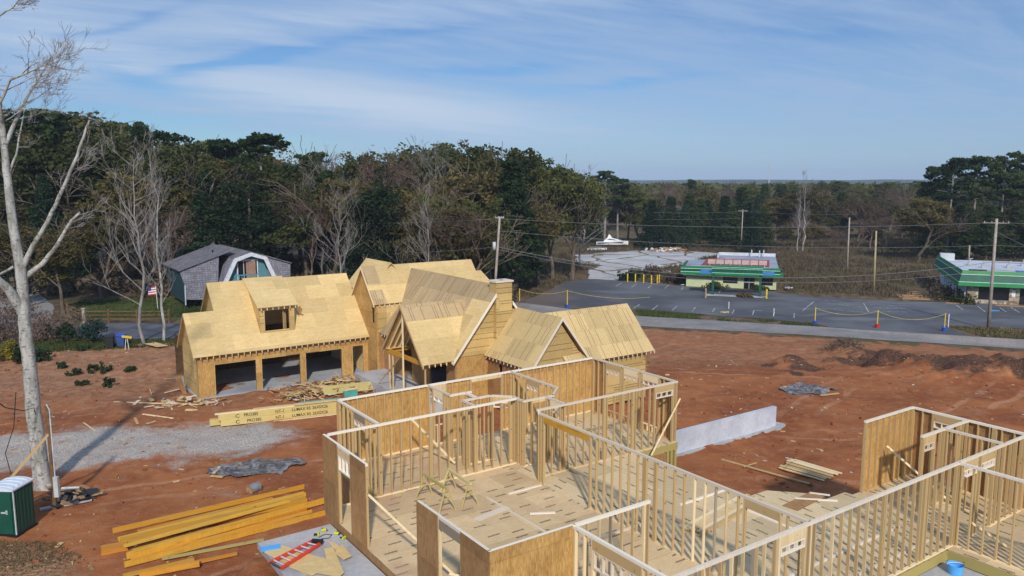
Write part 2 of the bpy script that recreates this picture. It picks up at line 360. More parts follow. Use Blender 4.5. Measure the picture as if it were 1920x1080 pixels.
# ---------------------------------------------------------------- sky
def make_sky():
    nt = W_.node_tree; nt.nodes.clear(); g = Nd(nt)
    out = nt.nodes.new('ShaderNodeOutputWorld'); bg = nt.nodes.new('ShaderNodeBackground')
    sky = nt.nodes.new('ShaderNodeTexSky'); sky.sky_type = 'NISHITA'; sky.sun_disc = False
    sky.sun_elevation = SUN_EL; sky.sun_rotation = math.pi-SUN_AZ; sky.air_density = 1.0; sky.dust_density = .4; sky.ozone_density = 2.2; sky.altitude = 200
    d = nt.nodes.new('ShaderNodeTexCoord').outputs['Generated']
    x, y, z = g.sep(d); zz = g.m('MAXIMUM', z, .012)
    # cloud sheet seen from below: direction projected on a high level
    px = g.m('DIVIDE', x, g.m('ADD', zz, .10)); py = g.m('DIVIDE', y, g.m('ADD', zz, .10))
    # streaks run away to the right: rotate and stretch
    a = g.m('ADD', g.m('MULTIPLY', px, .88), g.m('MULTIPLY', py, .47)); b = g.m('SUBTRACT', g.m('MULTIPLY', py, .88), g.m('MULTIPLY', px, .47))
    v = g.com(g.m('MULTIPLY', a, .30), g.m('MULTIPLY', b, .95), .37)
    n1 = g.noise(v, 1.0, 6, .55, .7); n2 = g.noise(g.com(g.m('MULTIPLY', a, 1.1), g.m('MULTIPLY', b, 3.4), 2.0), 1.0, 6, .62, .5)
    # azimuth/elevation used for where the veil is thick or torn
    az = g.m('ARCTAN2', x, y); el = g.m('ARCSINE', z)
    def blob(a0, e0, ra, re, rot):
        da = g.m('SUBTRACT', az, math.radians(a0)); de = g.m('SUBTRACT', el, math.radians(e0)); c, s = math.cos(math.radians(rot)), math.sin(math.radians(rot))
        p = g.m('ADD', g.m('MULTIPLY', da, c), g.m('MULTIPLY', de, s)); q = g.m('SUBTRACT', g.m('MULTIPLY', de, c), g.m('MULTIPLY', da, s))
        wv = g.m('MULTIPLY', g.m('SUBTRACT', n2, .5), .035)
        q = g.m('ADD', q, wv)
        p = g.m('DIVIDE', p, math.radians(ra)); q = g.m('DIVIDE', q, math.radians(re))
        return g.m('POWER', 2.718, g.m('MULTIPLY', g.m('ADD', g.m('MULTIPLY', p, p), g.m('MULTIPLY', q, q)), -1.0))
    gaps = [(-19, 7.8, 7.5, .50, 13, 1.0), (-25, 6.2, 2.6, .7, -12, .8), (-34, 11.8, 5, 1.0, 25, .7), (-1.5, 7.7, 4.5, .32, 3, .7), (8, 6.7, 6, .35, 4, .6), (-21, 2.6, 14, 1.35, -7, 1.0), (-8, 10.0, 7, .40, 6, .5), (20, 9.5, 8, .5, -8, .35), (-4, .6, 14, 1.0, -5, .5), (-26, 9.6, 4, .3, 20, .5)]
    G = None
    for q in gaps:
        bb = g.m('MULTIPLY', blob(*q[:5]), q[5]); G = bb if G is None else g.m('MAXIMUM', G, bb)
    fib = g.noise(g.com(g.m('MULTIPLY', a, 1.0), g.m('MULTIPLY', b, 4.2), 5.0), 1.0, 7, .66, 1.4)
    brt = g.m('MAXIMUM', g.m('MAXIMUM', blob(-10, 5.4, 17, 1.7, -7), g.m('MULTIPLY', blob(-29, 8.4, 9, 2.2, -10), .75)), g.m('MULTIPLY', blob(-10, 11.2, 22, 1.4, 6), .55))
    dens = g.m('ADD', g.m('MULTIPLY', g.ss(n1, .34, .64), .30), g.m('ADD', g.m('MULTIPLY', g.ss(fib, .34, .70), .24), g.m('MULTIPLY', brt, .42)))
    dens = g.m('ADD', dens, g.m('MULTIPLY_ADD', g.ss(n2, .35, .68), .24, .20))
    dens = g.m('MULTIPLY', g.m('SUBTRACT', dens, g.m('MULTIPLY', G, .95)), 1.0, clamp=True)
    cl = g.mix(g.m('MULTIPLY', brt, .9, clamp=True), (2.3, 3.15, 4.55), (3.5, 4.2, 5.2)); cl = g.mix(g.ss(z, 0.0, .06, .7, 0), cl, (2.6, 3.5, 5.0))
    lo = g.mix(1.0, sky.outputs[0], (.30, .42, .58), 'MULTIPLY'); lo = g.mix(g.ss(z, -.01, .05, .75, 0), lo, (2.2, 3.25, 5.0)); col = g.mix(g.ss(z, .25, .6), lo, sky.outputs[0])
    col = g.mix(g.m('MULTIPLY', dens, g.ss(z, .0, .06, .45, .95)), col, cl)
    nt.links.new(col, bg.inputs[0]); bg.inputs[1].default_value = .128; nt.links.new(bg.outputs[0], out.inputs[0])
make_sky()

# ---------------------------------------------------------------- terrain
def smooth(t): t = np.clip(t, 0, 1); return t*t*(3-2*t)
_lat = NP.rand(64, 64)
def vnoise(x, y):
    xi = np.floor(x).astype(int); yi = np.floor(y).astype(int); fx = smooth(x-xi); fy = smooth(y-yi)
    g = lambda i, j: _lat[i % 64, j % 64]
    return (g(xi, yi)*(1-fx)+g(xi+1, yi)*fx)*(1-fy)+(g(xi, yi+1)*(1-fx)+g(xi+1, yi+1)*fx)*fy-.5
def fbm(x, y, sc, oc=4):
    r = 0; a = 1.0
    for i in range(oc): r = r+a*vnoise(x*sc+i*17.3, y*sc+i*5.1); sc *= 2.03; a *= .5
    return r
def sdist(poly, x, y):
    """signed distance to polygon, negative inside"""
    d = np.full(x.shape, 1e9); ins = np.zeros(x.shape, bool); n = len(poly)
    for i in range(n):
        x0, y0 = poly[i]; x1, y1 = poly[(i+1) % n]; ex, ey = x1-x0, y1-y0
        t = np.clip(((x-x0)*ex+(y-y0)*ey)/(ex*ex+ey*ey+1e-9), 0, 1)
        d = np.minimum(d, (x-x0-t*ex)**2+(y-y0-t*ey)**2)
        c = ((y0 > y) != (y1 > y)) & (x < (x1-x0)*(y-y0)/((y1-y0) or 1e-9)+x0); ins ^= c
    d = np.sqrt(d); return np.where(ins, -d, d)
def uwp(pts): return [tuple(UW(u, w)[:2]) for u, w in pts]
GRAVEL = uwp([(-6, 55.5), (.66, 53.3), (2.75, 51.9), (5.62, 50.3), (8.62, 48.6), (11.35, 47.3), (13.7, 45.6), (14.5, 43.4), (12.96, 42.2), (10.29, 42.3), (8.3, 42.6), (5.85, 44.0), (4.25, 43.9), (2.49, 44.8), (.44, 45.9), (-7, 48)])
LOT = [(2.2, 108), (8.6, 127), (13, 131.3), (18.7, 129.8), (27, 122.5), (39.3, 116), (43, 110.6), (56.2, 106.2), (61.4, 105.2), (68.3, 103.8), (95, 96), (84, 80), (57.5, 86.4), (49.5, 88.1), (48.6, 82.2), (35.6, 86.6), (35.3, 90.3), (15.8, 99.8), (2, 101.2)]
ROADP = [(-20, 117), (-10, 108.5), (0, 103), (15.6, 95), (33.4, 88.4), (52.9, 79.9), (75, 68), (90, 60), (86, 56), (71, 64.5), (50.4, 76), (31, 83.3), (14.3, 88.4), (-1.3, 96), (-12, 102), (-22, 110)]
PAD = [(14, 176), (30, 185.6), (40, 186), (48, 178), (40, 166), (33, 153), (25.3, 145.3), (18.2, 130.1), (13.2, 131.6), (14, 145), (17.4, 152), (13, 160)]
DRIVE = [(-90, 79), (-51, 77.2), (-47, 76.4), (-38, 76.2), (-26, 76.2), (-24, 69), (-33.2, 68.6), (-37.3, 69.2), (-44.8, 71.6), (-52, 71), (-90, 70)]
ROADL = [(-110, 150), (-70, 112), (-64, 104), (-50.5, 85.9), (-46, 77), (-56, 77), (-62, 86), (-80, 100), (-130, 140)]
MULCH = [tuple(at(x, y, -4.2)[:2]) for x, y in ((1545, 672), (1640, 650), (1760, 655), (1980, 672), (2010, 745), (1800, 742), (1660, 712), (1560, 700))]
MULCH2 = [tuple(at(x, y, -3.4)[:2]) for x, y in ((1450, 676), (1500, 670), (1530, 690), (1500, 712), (1455, 706))]
DIRTSITE = [tuple(at(x, y, z)[:2]) for x, y, z in ((-200, 750, -3), (60, 668, -3), (190, 655, -2.6), (300, 648, -2.6), (380, 600, -3), (900, 600, -4.6), (1200, 616, -5), (1500, 634, -5), (1960, 662, -5), (2100, 1200, -3), (-300, 1400, -3))]
STRAW = [tuple(at(x, y, -3)[:2]) for x, y in ((-60, 1010), (100, 1015), (180, 1060), (200, 1200), (-100, 1200))]
YARD = [tuple(at(x, y, -2.5)[:2]) for x, y in ((150, 600), (180, 594), (420, 594), (430, 545), (250, 560), (140, 570))]
SLAB = uwp([(7.1, 25.0), (9.7, 25.1), (9.7, 17.5), (7.0, 17.5)])
def hz(x, y, rough=True):
    x = np.asarray(x, float); y = np.asarray(y, float)
    s = smooth((x+30)/22); far = -2.5-2.5*s; y0 = 56+2*s; y1 = 66+7*s
    z = -3.05+(far+3.05)*smooth((y-y0)/(y1-y0))
    z = z-14*smooth((y-420)/900)+0*x
    def mound(cx, cy, r, h, e=1.6): return h*np.exp(-(((x-cx)/r)**2+((y-cy)/(r*e))**2))
    z = z+mound(32.0, 74.2, 1.7, .85, .8)+mound(22.6, 62.6, 1.7, .95, .9)+mound(-26.3, 60.3, 2.0, .75, .9)+mound(-29.2, 58.8, 1.8, .45, .9)+mound(40, 58, 5, .35, 1)+.75*np.exp(-((sdist(MULCH, x, y)+1.5)/2.2)**2)*(.6+1.6*fbm(x, y, .7, 3))
    d = sdist(SLAB, x, y); z = z+(1-smooth((d-.15)/1.9))*2.05*(1+0*x)
    if rough:
        flat = np.minimum.reduce([sdist(p, x, y) for p in (LOT, ROADP, PAD, DRIVE, ROADL)])
        k = smooth((flat-.1)/2.0); site = 1-smooth(sdist(DIRTSITE, x, y)/4)
        z = z+k*(fbm(x, y, .35, 3)*.16*site+fbm(x, y, 1.6, 3)*.10*site+fbm(x, y, .12, 4)*.5*(1-site)*smooth((y-60)/30))
    return z
def hgt(x, y): return float(hz(np.array([x]), np.array([y]))[0])
def axis(a, b, st, lo, hi, gr):
    v = list(np.arange(a, b+1e-6, st)); d = st; p = a
    while p > lo: d *= gr; p -= d; v.insert(0, p)
    d = st; p = v[-1]
    while p < hi: d *= gr; p += d; v.append(p)
    return np.array(v)
gx = axis(-40, 48, .33, -3800, 3800, 1.10); gy = axis(26, 84, .33, -60, 3900, 1.055)
GX, GY = np.meshgrid(gx, gy); GZ = hz(GX, GY)
def make_ground():
    ny, nx = GX.shape; co = np.stack([GX, GY, GZ], -1).reshape(-1, 3)
    idx = np.arange(nx*ny).reshape(ny, nx); q = np.stack([idx[:-1, :-1], idx[:-1, 1:], idx[1:, 1:], idx[1:, :-1]], -1).reshape(-1, 4)
    me = bpy.data.meshes.new('ground'); me.vertices.add(len(co)); me.vertices.foreach_set('co', co.ravel())
    me.loops.add(q.size); me.loops.foreach_set('vertex_index', q.ravel()); me.polygons.add(len(q))
    me.polygons.foreach_set('loop_start', np.arange(0, q.size, 4)); me.polygons.foreach_set('loop_total', np.full(len(q), 4)); me.polygons.foreach_set('use_smooth', np.ones(len(q), bool))
    me.update(); x, y = GX.ravel(), GY.ravel(); n = fbm(x, y, .5, 4); n2 = fbm(x, y, .16, 3)
    def edge(p, wd, nz): return 1-smooth((sdist(p, x, y)+n*nz+wd/2)/wd)
    m1 = np.zeros((len(x), 4)); m2 = np.zeros((len(x), 4)); m1[:, 3] = 1; m2[:, 3] = 1
    m1[:, 0] = edge(GRAVEL, 3.2, 2.2)
    site = 1-smooth((sdist(DIRTSITE, x, y)+n*2.5+.5)/1.2)
    m1[:, 1] = 1-site; m1[:, 2] = np.maximum(edge(MULCH, 6.0, 4.5), edge(MULCH2, 1.0, 2.0))
    m2[:, 0] = edge(STRAW, 1.2, 2.0); m2[:, 1] = np.clip(smooth((y-44)/12)*smooth((-14-x+n2*6)/8), 0, 1)+.55*smooth((y-58)/10)*(x > 0)
    m2[:, 2] = np.clip(edge(YARD, 2, 2), 0, 1)
    for nm, a in (('mask_a', m1), ('mask_b', m2)):
        at_ = me.color_attributes.new(nm, 'FLOAT_COLOR', 'POINT'); at_.data.foreach_set('color', a.astype('f4').ravel())
    def f(g):
        p = g.pos(); a = g.sep(g.attr('mask_a')); b = g.sep(g.attr('mask_b'))
        n = g.noise(p, .22, 5, .6, .4); nn = g.noise(p, 1.7, 5, .65, .3); fine = g.noise(p, 9.0, 4, .7)
        col = g.mix(g.ss(n, .34, .66), (.26, .084, .034), (.385, .143, .056))
        col = g.mix(g.m('MULTIPLY', g.ss(nn, .45, .72), .6), col, (.40, .20, .10))
        col = g.mix(g.m('MULTIPLY', g.ss(g.noise(g.mul(p, (.35, .9, 1)), 1.0, 4, .6, 1.0), .55, .70), .6), col, (.215, .072, .042))
        tr = None
        for cx, cy, R in ((60, 20, 42), (58, 22, 47.5), (-60, 130, 88), (-62, 128, 93), (30, 150, 92), (10, 10, 26.5), (80, 120, 74), (20, -40, 84)):
            dd = g.new('ShaderNodeVectorMath'); dd.operation = 'DISTANCE'; g.put(dd.inputs[0], g.mul(p, (1, 1, 0))); dd.inputs[1].default_value = (cx, cy, 0)
            e = g.m('SUBTRACT', g.m('ADD', dd.outputs['Value'], g.m('MULTIPLY', g.noise(p, .12, 2), 3.0)), R+1.5)
            e = g.m('ABSOLUTE', g.m('SUBTRACT', g.m('ABSOLUTE', e), .95)); e = g.ss(e, .12, .30, 1, 0); tr = e if tr is None else g.m('MAXIMUM', tr, e)
        tr = g.m('MULTIPLY', tr, g.ss(g.noise(p, .25, 3, .6), .42, .60))
        lug = g.m('MULTIPLY', tr, g.ss(g.noise(p, 7.0, 2, .6), .35, .6, .5, 1.0))
        col = g.mix(g.m('MULTIPLY', lug, .55), col, (.52, .28, .17))
        col = g.mix(g.m('MULTIPLY', g.ss(fine, .55, .75), .35), col, (.13, .05, .03))
        brown = g.mix(g.ss(nn, .35, .65), (.25, .125, .072), (.38, .21, .125))
        col = g.mix(g.m('MULTIPLY', b[1], .85), col, brown)
        grv = g.mix(g.ss(g.noise(p, 14.0, 3, .8), .36, .64), (.25, .225, .20), (.62, .58, .53))
        gk = g.m('MULTIPLY', g.ss(g.m('ADD', a[0], g.m('MULTIPLY', g.m('SUBTRACT', g.noise(p, .55, 6, .72), .5), 2.2)), .15, 1.0), .90)
        col = g.mix(gk, col, grv)
        ml = g.mix(g.ss(fine, .4, .65), (.050, .028, .020), (.19, .10, .065))
        col = g.mix(g.ss(g.m('ADD', a[2], g.m('MULTIPLY', g.m('SUBTRACT', g.noise(p, .9, 6, .7), .5), 2.4)), .25, .95), col, ml)
        st = g.mix(g.ss(g.noise(g.mul(p, (4, 9, 4)), 1.0, 4, .75), .35, .65), (.17, .085, .045), (.42, .29, .17))
        col = g.mix(g.m('MULTIPLY', b[0], .8), col, st)
        br = g.mix(g.ss(g.noise(p, .9, 5, .65), .35, .65), (.085, .058, .038), (.19, .135, .085))
        br = g.mix(g.m('MULTIPLY', g.ss(g.noise(p, .10, 3, .6), .5, .62), .6), br, (.085, .085, .03))
        gr = g.ss(g.m('ADD', a[1], g.m('MULTIPLY', g.m('SUBTRACT', nn, .5), .6)), .35, .65)
        col = g.mix(gr, col, br)
        lw = g.mix(g.ss(nn, .35, .65), (.045, .065, .018), (.11, .125, .04)); col = g.mix(b[2], col, lw)
        hgt_ = g.m('SUBTRACT', g.m('ADD', g.m('MULTIPLY', nn, .6), g.m('MULTIPLY', fine, .5)), g.m('MULTIPLY', tr, .25))
        return col, hgt_
    material('ground', f, .95, .08, bump=(.7, .16)); me.materials.append(MATS['ground'])
    o = bpy.data.objects.new('ground', me); C.objects.link(o); tag(o, kind='structure')
make_ground()
def sheet(name, pts, off, mat, kind='structure', z=None):
    from mathutils.geometry import tessellate_polygon
    v = [Vector((p[0], p[1], (float(hz(np.array([p[0]]), np.array([p[1]]), False)[0]) if z is None else z)+off)) for p in pts]
    me = bpy.data.meshes.new(name); t = tessellate_polygon([v]); 
    me.from_pydata([tuple(q) for q in v], [], [tuple(q) for q in t]); me.update()
    for p in me.polygons:
        if p.normal.z < 0: p.flip()
    me.materials.append(MATS[mat]); o = bpy.data.objects.new(name, me); C.objects.link(o)
    if kind: tag(o, kind=kind)
    return o
def wobble(pts, amp, st=1.2):
    r = []
    for i in range(len(pts)):
        a, b = Vector(pts[i]), Vector(pts[(i+1) % len(pts)]); L = (b-a).length; n = max(1, int(L/st))
        for k in range(n):
            p = a.lerp(b, k/n); q = float(fbm(np.array([p.x]), np.array([p.y]), .4, 3)[0])*amp; r.append((p.x+q, p.y+q*.7))
    return r
sheet('parking_lot', wobble(LOT, .9), .05, 'asphalt'); sheet('road', wobble(ROADP, .25), .035, 'road'); sheet('concrete_pad', wobble(PAD, 1.6), .03, 'pad_concrete')
sheet('driveway', wobble(DRIVE, .5), .04, 'drive_asphalt'); sheet('street', wobble(ROADL, .2), .03, 'road')
ax_ = Vector(ROADL[2])-Vector(ROADL[0])
sheet('street_centre_line', [(-58.6, 86.2), (-72, 101.3), (-100, 126), (-100, 126.4), (-71.7, 101.6), (-58.3, 86.5)], .045, 'yellow_paint')
# painted bay lines
def line(a, b, wd=.11, mat='white_paint'):
    a, b = Vector(a[:2]), Vector(b[:2]); n = (b-a).normalized(); n = Vector((-n.y, n.x))*wd/2
    return [tuple(a+n), tuple(b+n), tuple(b-n), tuple(a-n)]
mk = MB()
z7 = lambda x, y: (1250+x/6.752, 440+y/6.752)
z4 = lambda x, y: (960+x/3.556, 380+y/3.556)
z5 = lambda x, y: (1400+x/2.7, 280+y/2.7)
z8r = lambda x, y: (1700+x/5.4, 440+y/5.4)
segs = [(z4(690, 557), z4(735, 532)), (z4(797, 563), z4(832, 540)), (z4(905, 570), z4(932, 550)), (z4(1018, 572), z4(1046, 546)), (z4(1128, 582), z4(1142, 562)),
        (z4(805, 708), z4(852, 677)), (z4(930, 716), z4(972, 684)), (z4(1067, 718), z4(1100, 688)), (z4(1200, 724), z4(1222, 698)), (z4(1336, 726), z4(1354, 704)), (z4(1468, 738), z4(1482, 712)), (z4(1604, 746), z4(1614, 716)), (z4(1742, 756), z4(1749, 730)), (z4(1880, 768), z4(1882, 738)),
        (z5(285, 815), z5(340, 770)), (z5(592, 778), z5(617, 822)), (z5(390, 763), z5(500, 770)), (z5(410, 780), z5(600, 800)), (z5(420, 808), z5(610, 826)), (z5(610, 785), z5(800, 792)), (z5(640, 800), z5(810, 806)), (z5(650, 818), z5(815, 824)),
        (z8r(500, 712), z8r(572, 760)), (z8r(720, 725), z8r(795, 778)), (z8r(940, 735), z8r(1010, 782)), (z8r(1048, 728), z8r(1145, 788)), (z8r(990, 745), z8r(1090, 750)), (z8r(1000, 765), z8r(1110, 768)), (z4(1380, 600), z4(1392, 582)), (z4(1610, 717), z4(1665, 720))]
for p, q in segs:
    a = at(*p, -4.93); b = at(*q, -4.93); mk.poly([(x, y, -4.94) for x, y in line(a, b, .13)])
o = mk.build('parking_lines', 'worn_paint'); tag(o, kind='structure')
o = MB(); o.poly([(*tuple(at(*z8r(x, y), -4.94))[:2], -4.935) for x, y in ((850, 762), (930, 765), (950, 775), (860, 776))]); tag(o.build('parking_bay_paint', 'blue_sky_plastic'), kind='structure')
# far hills
hm = MB()
ring = []
for i in range(90):
    x = -3600+i*80; t = 12.6+5*float(fbm(np.array([x/260.]), np.array([3.0]), 1.0, 3)[0])
    ring.append((x, 2900+300*math.sin(i*.3), t))
for i in range(89):
    a, b = ring[i], ring[i+1]
    hm.poly([(a[0], a[1]-700, -25), (b[0], b[1]-700, -25), (b[0], b[1]-150, b[2]-2), (a[0], a[1]-150, a[2]-2)])
    hm.poly([(a[0], a[1]-150, a[2]-2), (b[0], b[1]-150, b[2]-2), (b[0], b[1], b[2]), (a[0], a[1], a[2])])
    hm.poly([(a[0], a[1], a[2]), (b[0], b[1], b[2]), (b[0], b[1]+500, -25), (a[0], a[1]+500, -25)])
plain('hill_wood', (.035, .040, .026), .95, .05, .35, .01)
tag(hm.build('hills', 'hill_wood'), kind='structure')
# ---------------------------------------------------------------- house under construction (sheathed) behind
def ext(mb, pts, th=.04):
    """roof plane polygon (house coords) given thickness downward along its normal"""
    a, b, c = Vector(pts[0]), Vector(pts[1]), Vector(pts[2]); n = (b-a).cross(c-a).normalized()
    if n.z < 0: n = -n
    mb.prism(pts, -n*th)
def wallrects(mb, axis_, fix, a0, a1, z0, z1, holes, th, outdir):
    """wall in plane axis_=fix ('u' or 'w') with rectangular holes (a0,a1,z0,z1)"""
    xs = sorted({a0, a1, *[min(max(v, a0), a1) for h in holes for v in h[:2]]}); zs = sorted({z0, z1, *[min(max(v, z0), z1) for h in holes for v in h[2:]]})
    f0, f1 = sorted((fix, fix-outdir*th))
    for i in range(len(xs)-1):
        run = None
        for j in range(len(zs)-1):
            cx, cz = (xs[i]+xs[i+1])/2, (zs[j]+zs[j+1])/2
            if any(h[0] < cx < h[1] and h[2] < cz < h[3] for h in holes): continue
            if axis_ == 'w': mb.box(xs[i], xs[i+1], f0, f1, zs[j], zs[j+1])
            else: mb.box(f0, f1, xs[i], xs[i+1], zs[j], zs[j+1])
HB = empty('unfinished_house', UW(0, 0, 0), ANG, 'large unfinished house sheathed in yellow strand board with three open garage bays and a chimney', 'house')
HB.location = UW(24, 50, -3.05)
OFF = (24.0, 50.0, -3.05)
def hb(mb, name, mat, parent=HB, **k):
    o = mb.build(name, mat, None, off=OFF, **k); o.parent = parent; return o
def hbs(mb, name, mat, par):  # sub-part (parent has no transform of its own)
    return hb(mb, name, mat, par)
# roofs ------------------------------------------------------------------------------
gz = lambda w: -.13+1.08*(w-53.7)
m = MB(); RW = 57.8
def gq(u0, u1, w0, w1): ext(m, [(u0, w0, gz(w0)), (u1, w0, gz(w0)), (u1, w1, gz(w1)), (u0, w1, gz(w1))])
gq(11.64, 13.68, 53.7, 56.15); gq(13.68, 16.46, 53.7, RW); gq(18.75, 24.2, 53.7, RW); gq(16.46, 18.75, 53.7, 54.72); gq(16.46, 18.75, 57.3, RW)
ext(m, [(11.64, 56.15, gz(56.15)), (13.9, 56.15, gz(56.15)), (13.9, 58.6, gz(53.7)), (11.64, 58.6, gz(53.7))])
ext(m, [(13.68, RW, gz(RW)), (24.2, RW, gz(RW)), (24.2, 61.9, gz(53.7)), (13.68, 61.9, gz(53.7))])
roof_g = hb(m, 'garage_roof', 'osb_roof')
m = MB()   # bargeboards
for u, w0, w1 in ((11.64, 53.7, 56.15), (13.68, 56.15, RW)):
    m.prism([(u-.03, w0, gz(w0)-.02), (u-.03, w1, gz(w1)-.02), (u-.03, w1, gz(w1)-.17), (u-.03, w0, gz(w0)-.17)], (.05, 0, 0))
m.prism([(11.61, 56.15, gz(56.15)-.02), (11.61, 58.6, -.15), (11.61, 58.6, -.32), (11.61, 56.15, gz(56.15)-.17)], (.05, 0, 0))
m.prism([(13.65, RW, gz(RW)-.02), (13.65, 61.9, -.15), (13.65, 61.9, -.32), (13.65, RW, gz(RW)-.17)], (.05, 0, 0))
hbs(m, 'bargeboard', 'pine', roof_g)
# garage walls
gh = [(13.05, 15.79, -3.2, -.78), (16.21, 18.95, -3.2, -.78), (19.37, 22.1, -3.2, -.78), (22.98, 23.80, -2.97, -.78)]
m = MB(); wallrects(m, 'w', 54.05, 11.94, 24.2, -2.98, -.05+.2, gh, .14, -1)
hb(m, 'garage_front_wall', 'osb_wall')
m = MB(); wallrects(m, 'u', 11.94, 54.05+.002, 58.3, -2.98, -.05, [(54.7, 55.05, -1.85, -.75), (56.3, 56.65, -1.85, -.75)], .14, -1)
m.prism([(11.94, 54.05, -.05), (11.94, 58.3, -.05), (11.94, 56.15, 2.28)], (.12, 0, 0))
m.prism([(13.98, 56.0, 2.0), (13.98, 59.6, 2.0), (13.98, RW, 4.05)], (.12, 0, 0))
hb(m, 'garage_side_wall', 'osb_wall_lined')
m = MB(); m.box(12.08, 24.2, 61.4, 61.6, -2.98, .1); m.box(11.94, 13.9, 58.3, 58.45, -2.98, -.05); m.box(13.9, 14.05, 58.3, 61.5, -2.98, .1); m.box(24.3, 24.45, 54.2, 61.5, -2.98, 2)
hb(m, 'garage_back_wall', 'fence_and_shade_brown')  # dark brown paints the deep shade inside the garage
m = MB()
for k in range(30):
    u = 12.12+k*.4064
    if 0: pass
    m.box(24.18, 24.295, 54.4+k*.24, 54.44+k*.24, -2.97, 0)
hb(m, 'garage_stud_wall', 'pine')
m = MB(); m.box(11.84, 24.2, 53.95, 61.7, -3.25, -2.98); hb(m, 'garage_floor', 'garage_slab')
m = MB()
for a in (12.99, 15.79, 16.16, 18.95, 19.32, 22.1, 22.93, 23.80): m.box(a, a+.045, 54.045, 54.2, -2.97, -.79)
for a, b in ((13.05, 15.79), (16.21, 18.95), (19.37, 22.1)): m.box(a, b, 54.04, 54.19, -.84, -.79)
hb(m, 'door_jamb', 'osb_gable')
# rafter tails
tailm = None
def tails(par, pts, direction, slope, n_drop=.16, L=.36):
    """pts: list of (u,w,z) at the eave edge; direction unit (du,dw) pointing up the slope"""
    global tailm
    if tailm is None: tailm = {}
    key = round(slope, 2)
    if key not in tailm:
        t = MB(); d = Vector((0, 1, slope)).normalized()
        t.prism([(-.02, .02, -.05), (-.02, .02+L, -.05+L*slope), (-.02, .02+L, -.05+L*slope-.17), (-.02, .02, -.20)], (.04, 0, 0))
        tailm[key] = t.build('rafter_tail', 'pine_sunlit_pale'); C.objects.unlink(tailm[key])
    for p in pts:
        o = tailm[key].copy(); C.objects.link(o); o.parent = par; o.location = (p[0]-OFF[0], p[1]-OFF[1], p[2]-OFF[2])
        o.rotation_euler = (0, 0, math.atan2(direction[1], direction[0])-math.pi/2)
tails(roof_g, [(12.1+k*.4064, 53.7, -.13) for k in range(30)], (0, 1), 1.08)
# dormer
DR = empty('dormer', (0, 0, 0)); DR.parent = HB
def dz(w): return 2.72+.50*(w-54.3)
m = MB(); ext(m, [(16.16, 54.3, dz(54.3)), (19.05, 54.3, dz(54.3)), (19.05, RW-.05, dz(RW-.05)), (16.16, RW-.05, dz(RW-.05))], .05)
dr = hb(m, 'dormer_roof', 'osb_roof', DR)
m = MB(); wallrects(m, 'w', 54.61, 16.37, 18.84, .6, 2.70, [(16.71, 18.46, .93, 2.44)], .12, -1)
hb(m, 'dormer_front', 'osb_gable', DR)
m = MB()
for u in (16.37, 18.84-.1): m.prism([(u, 54.73, .7), (u, 54.73, 2.74), (u, RW-.1, dz(RW-.1)-.12), (u, RW-.1, gz(RW)-.3)], (.1, 0, 0))
hb(m, 'dormer_cheek', 'osb_wall_lined', DR)
m = MB()
for k in range(3): m.box(18.1+k*.12, 18.14+k*.12, 54.9+.1*k, 54.99+.1*k, .6, 2.6)
m.box(16.67, 16.71, 54.6, 54.75, .95, 2.42); m.box(18.46, 18.5, 54.6, 54.75, .95, 2.42)
hb(m, 'window_frame', 'pine', DR)
tails(dr, [(16.42+k*.4064, 54.3, 2.69) for k in range(7)], (0, 1), .505)
m = MB(); m.prism([(19.08, 54.2, 2.62), (19.55, 54.9, 2.2), (19.6, 55.5, 1.75), (19.08, 54.9, 2.3)], (.01, .0, .02)); hb(m, 'loose_wrap', 'pine', DR)
# main two storey part -----------------------------------------------------------------
mz = lambda w: 5.13-1.19*abs(w-54.4)
m = MB()
ext(m, [(23.93, 52.2, mz(52.2)), (33.6, 52.2, mz(52.2)), (33.6, 54.4, 5.13), (23.93, 54.4, 5.13)])
ext(m, [(23.93, 54.4, 5.13), (33.6, 54.4, 5.13), (33.6, 57.6, mz(57.6)), (24.0, 57.6, mz(57.6))])
rm = hb(m, 'main_roof', 'osb_roof')
m = MB(); ext(m, [(23.931, 53.35, mz(53.35)+.016), (25.05, 53.35, mz(53.35)+.016), (25.05, 54.39, 5.14), (23.931, 54.39, 5.14)], .012)
ext(m, [(23.931, 52.21, mz(52.21)+.016), (25.0, 52.21, mz(52.21)+.016), (25.0, 53.0, mz(53.0)+.016), (23.931, 53.0, mz(53.0)+.016)], .012)
hbs(m, 'sheathing_panel', 'osb_roof_lined', rm)
m = MB()
for s_, w1 in ((1, 52.2), (-1, 56.4)):
    m.prism([(23.90, 54.4, 5.11), (23.90, w1, mz(w1)-.02), (23.90, w1, mz(w1)-.2), (23.90, 54.4, 4.93)], (.05, 0, 0))
hbs(m, 'bargeboard', 'pine', rm)
tails(rm, [(24.4+k*.4064, 52.2, 2.5) for k in range(9)], (0, 1), 1.19)
m = MB(); wallrects(m, 'u', 24.2, 52.4, 56.6, -2.98, 2.55, [(52.79, 53.3, 1.02, 2.18)], .12, -1)
m.prism([(24.2, 52.4, 2.55), (24.2, 56.4, 2.55), (24.2, 54.4, 4.95)], (.12, 0, 0))
hb(m, 'main_side_wall', 'osb_wall')
m = MB(); m.box(24.3215, 33.5, 52.40, 52.52, .42, 2.72); m.prism([(33.4, 52.5, 0), (33.4, 56.5, 0), (33.4, 56.5, 2.4), (33.4, 54.4, 4.9), (33.4, 52.5, 2.6)], (.1, 0, 0)); m.box(24.2, 33.5, 56.5, 56.62, -2.98, 2.4)
hb(m, 'main_front_wall', 'osb_wall_lined')
m = MB(); m.box(25.02, 26.5, 52.385, 52.398, .6, 2.4); hb(m, 'sheathing_panel', 'osb_roof')
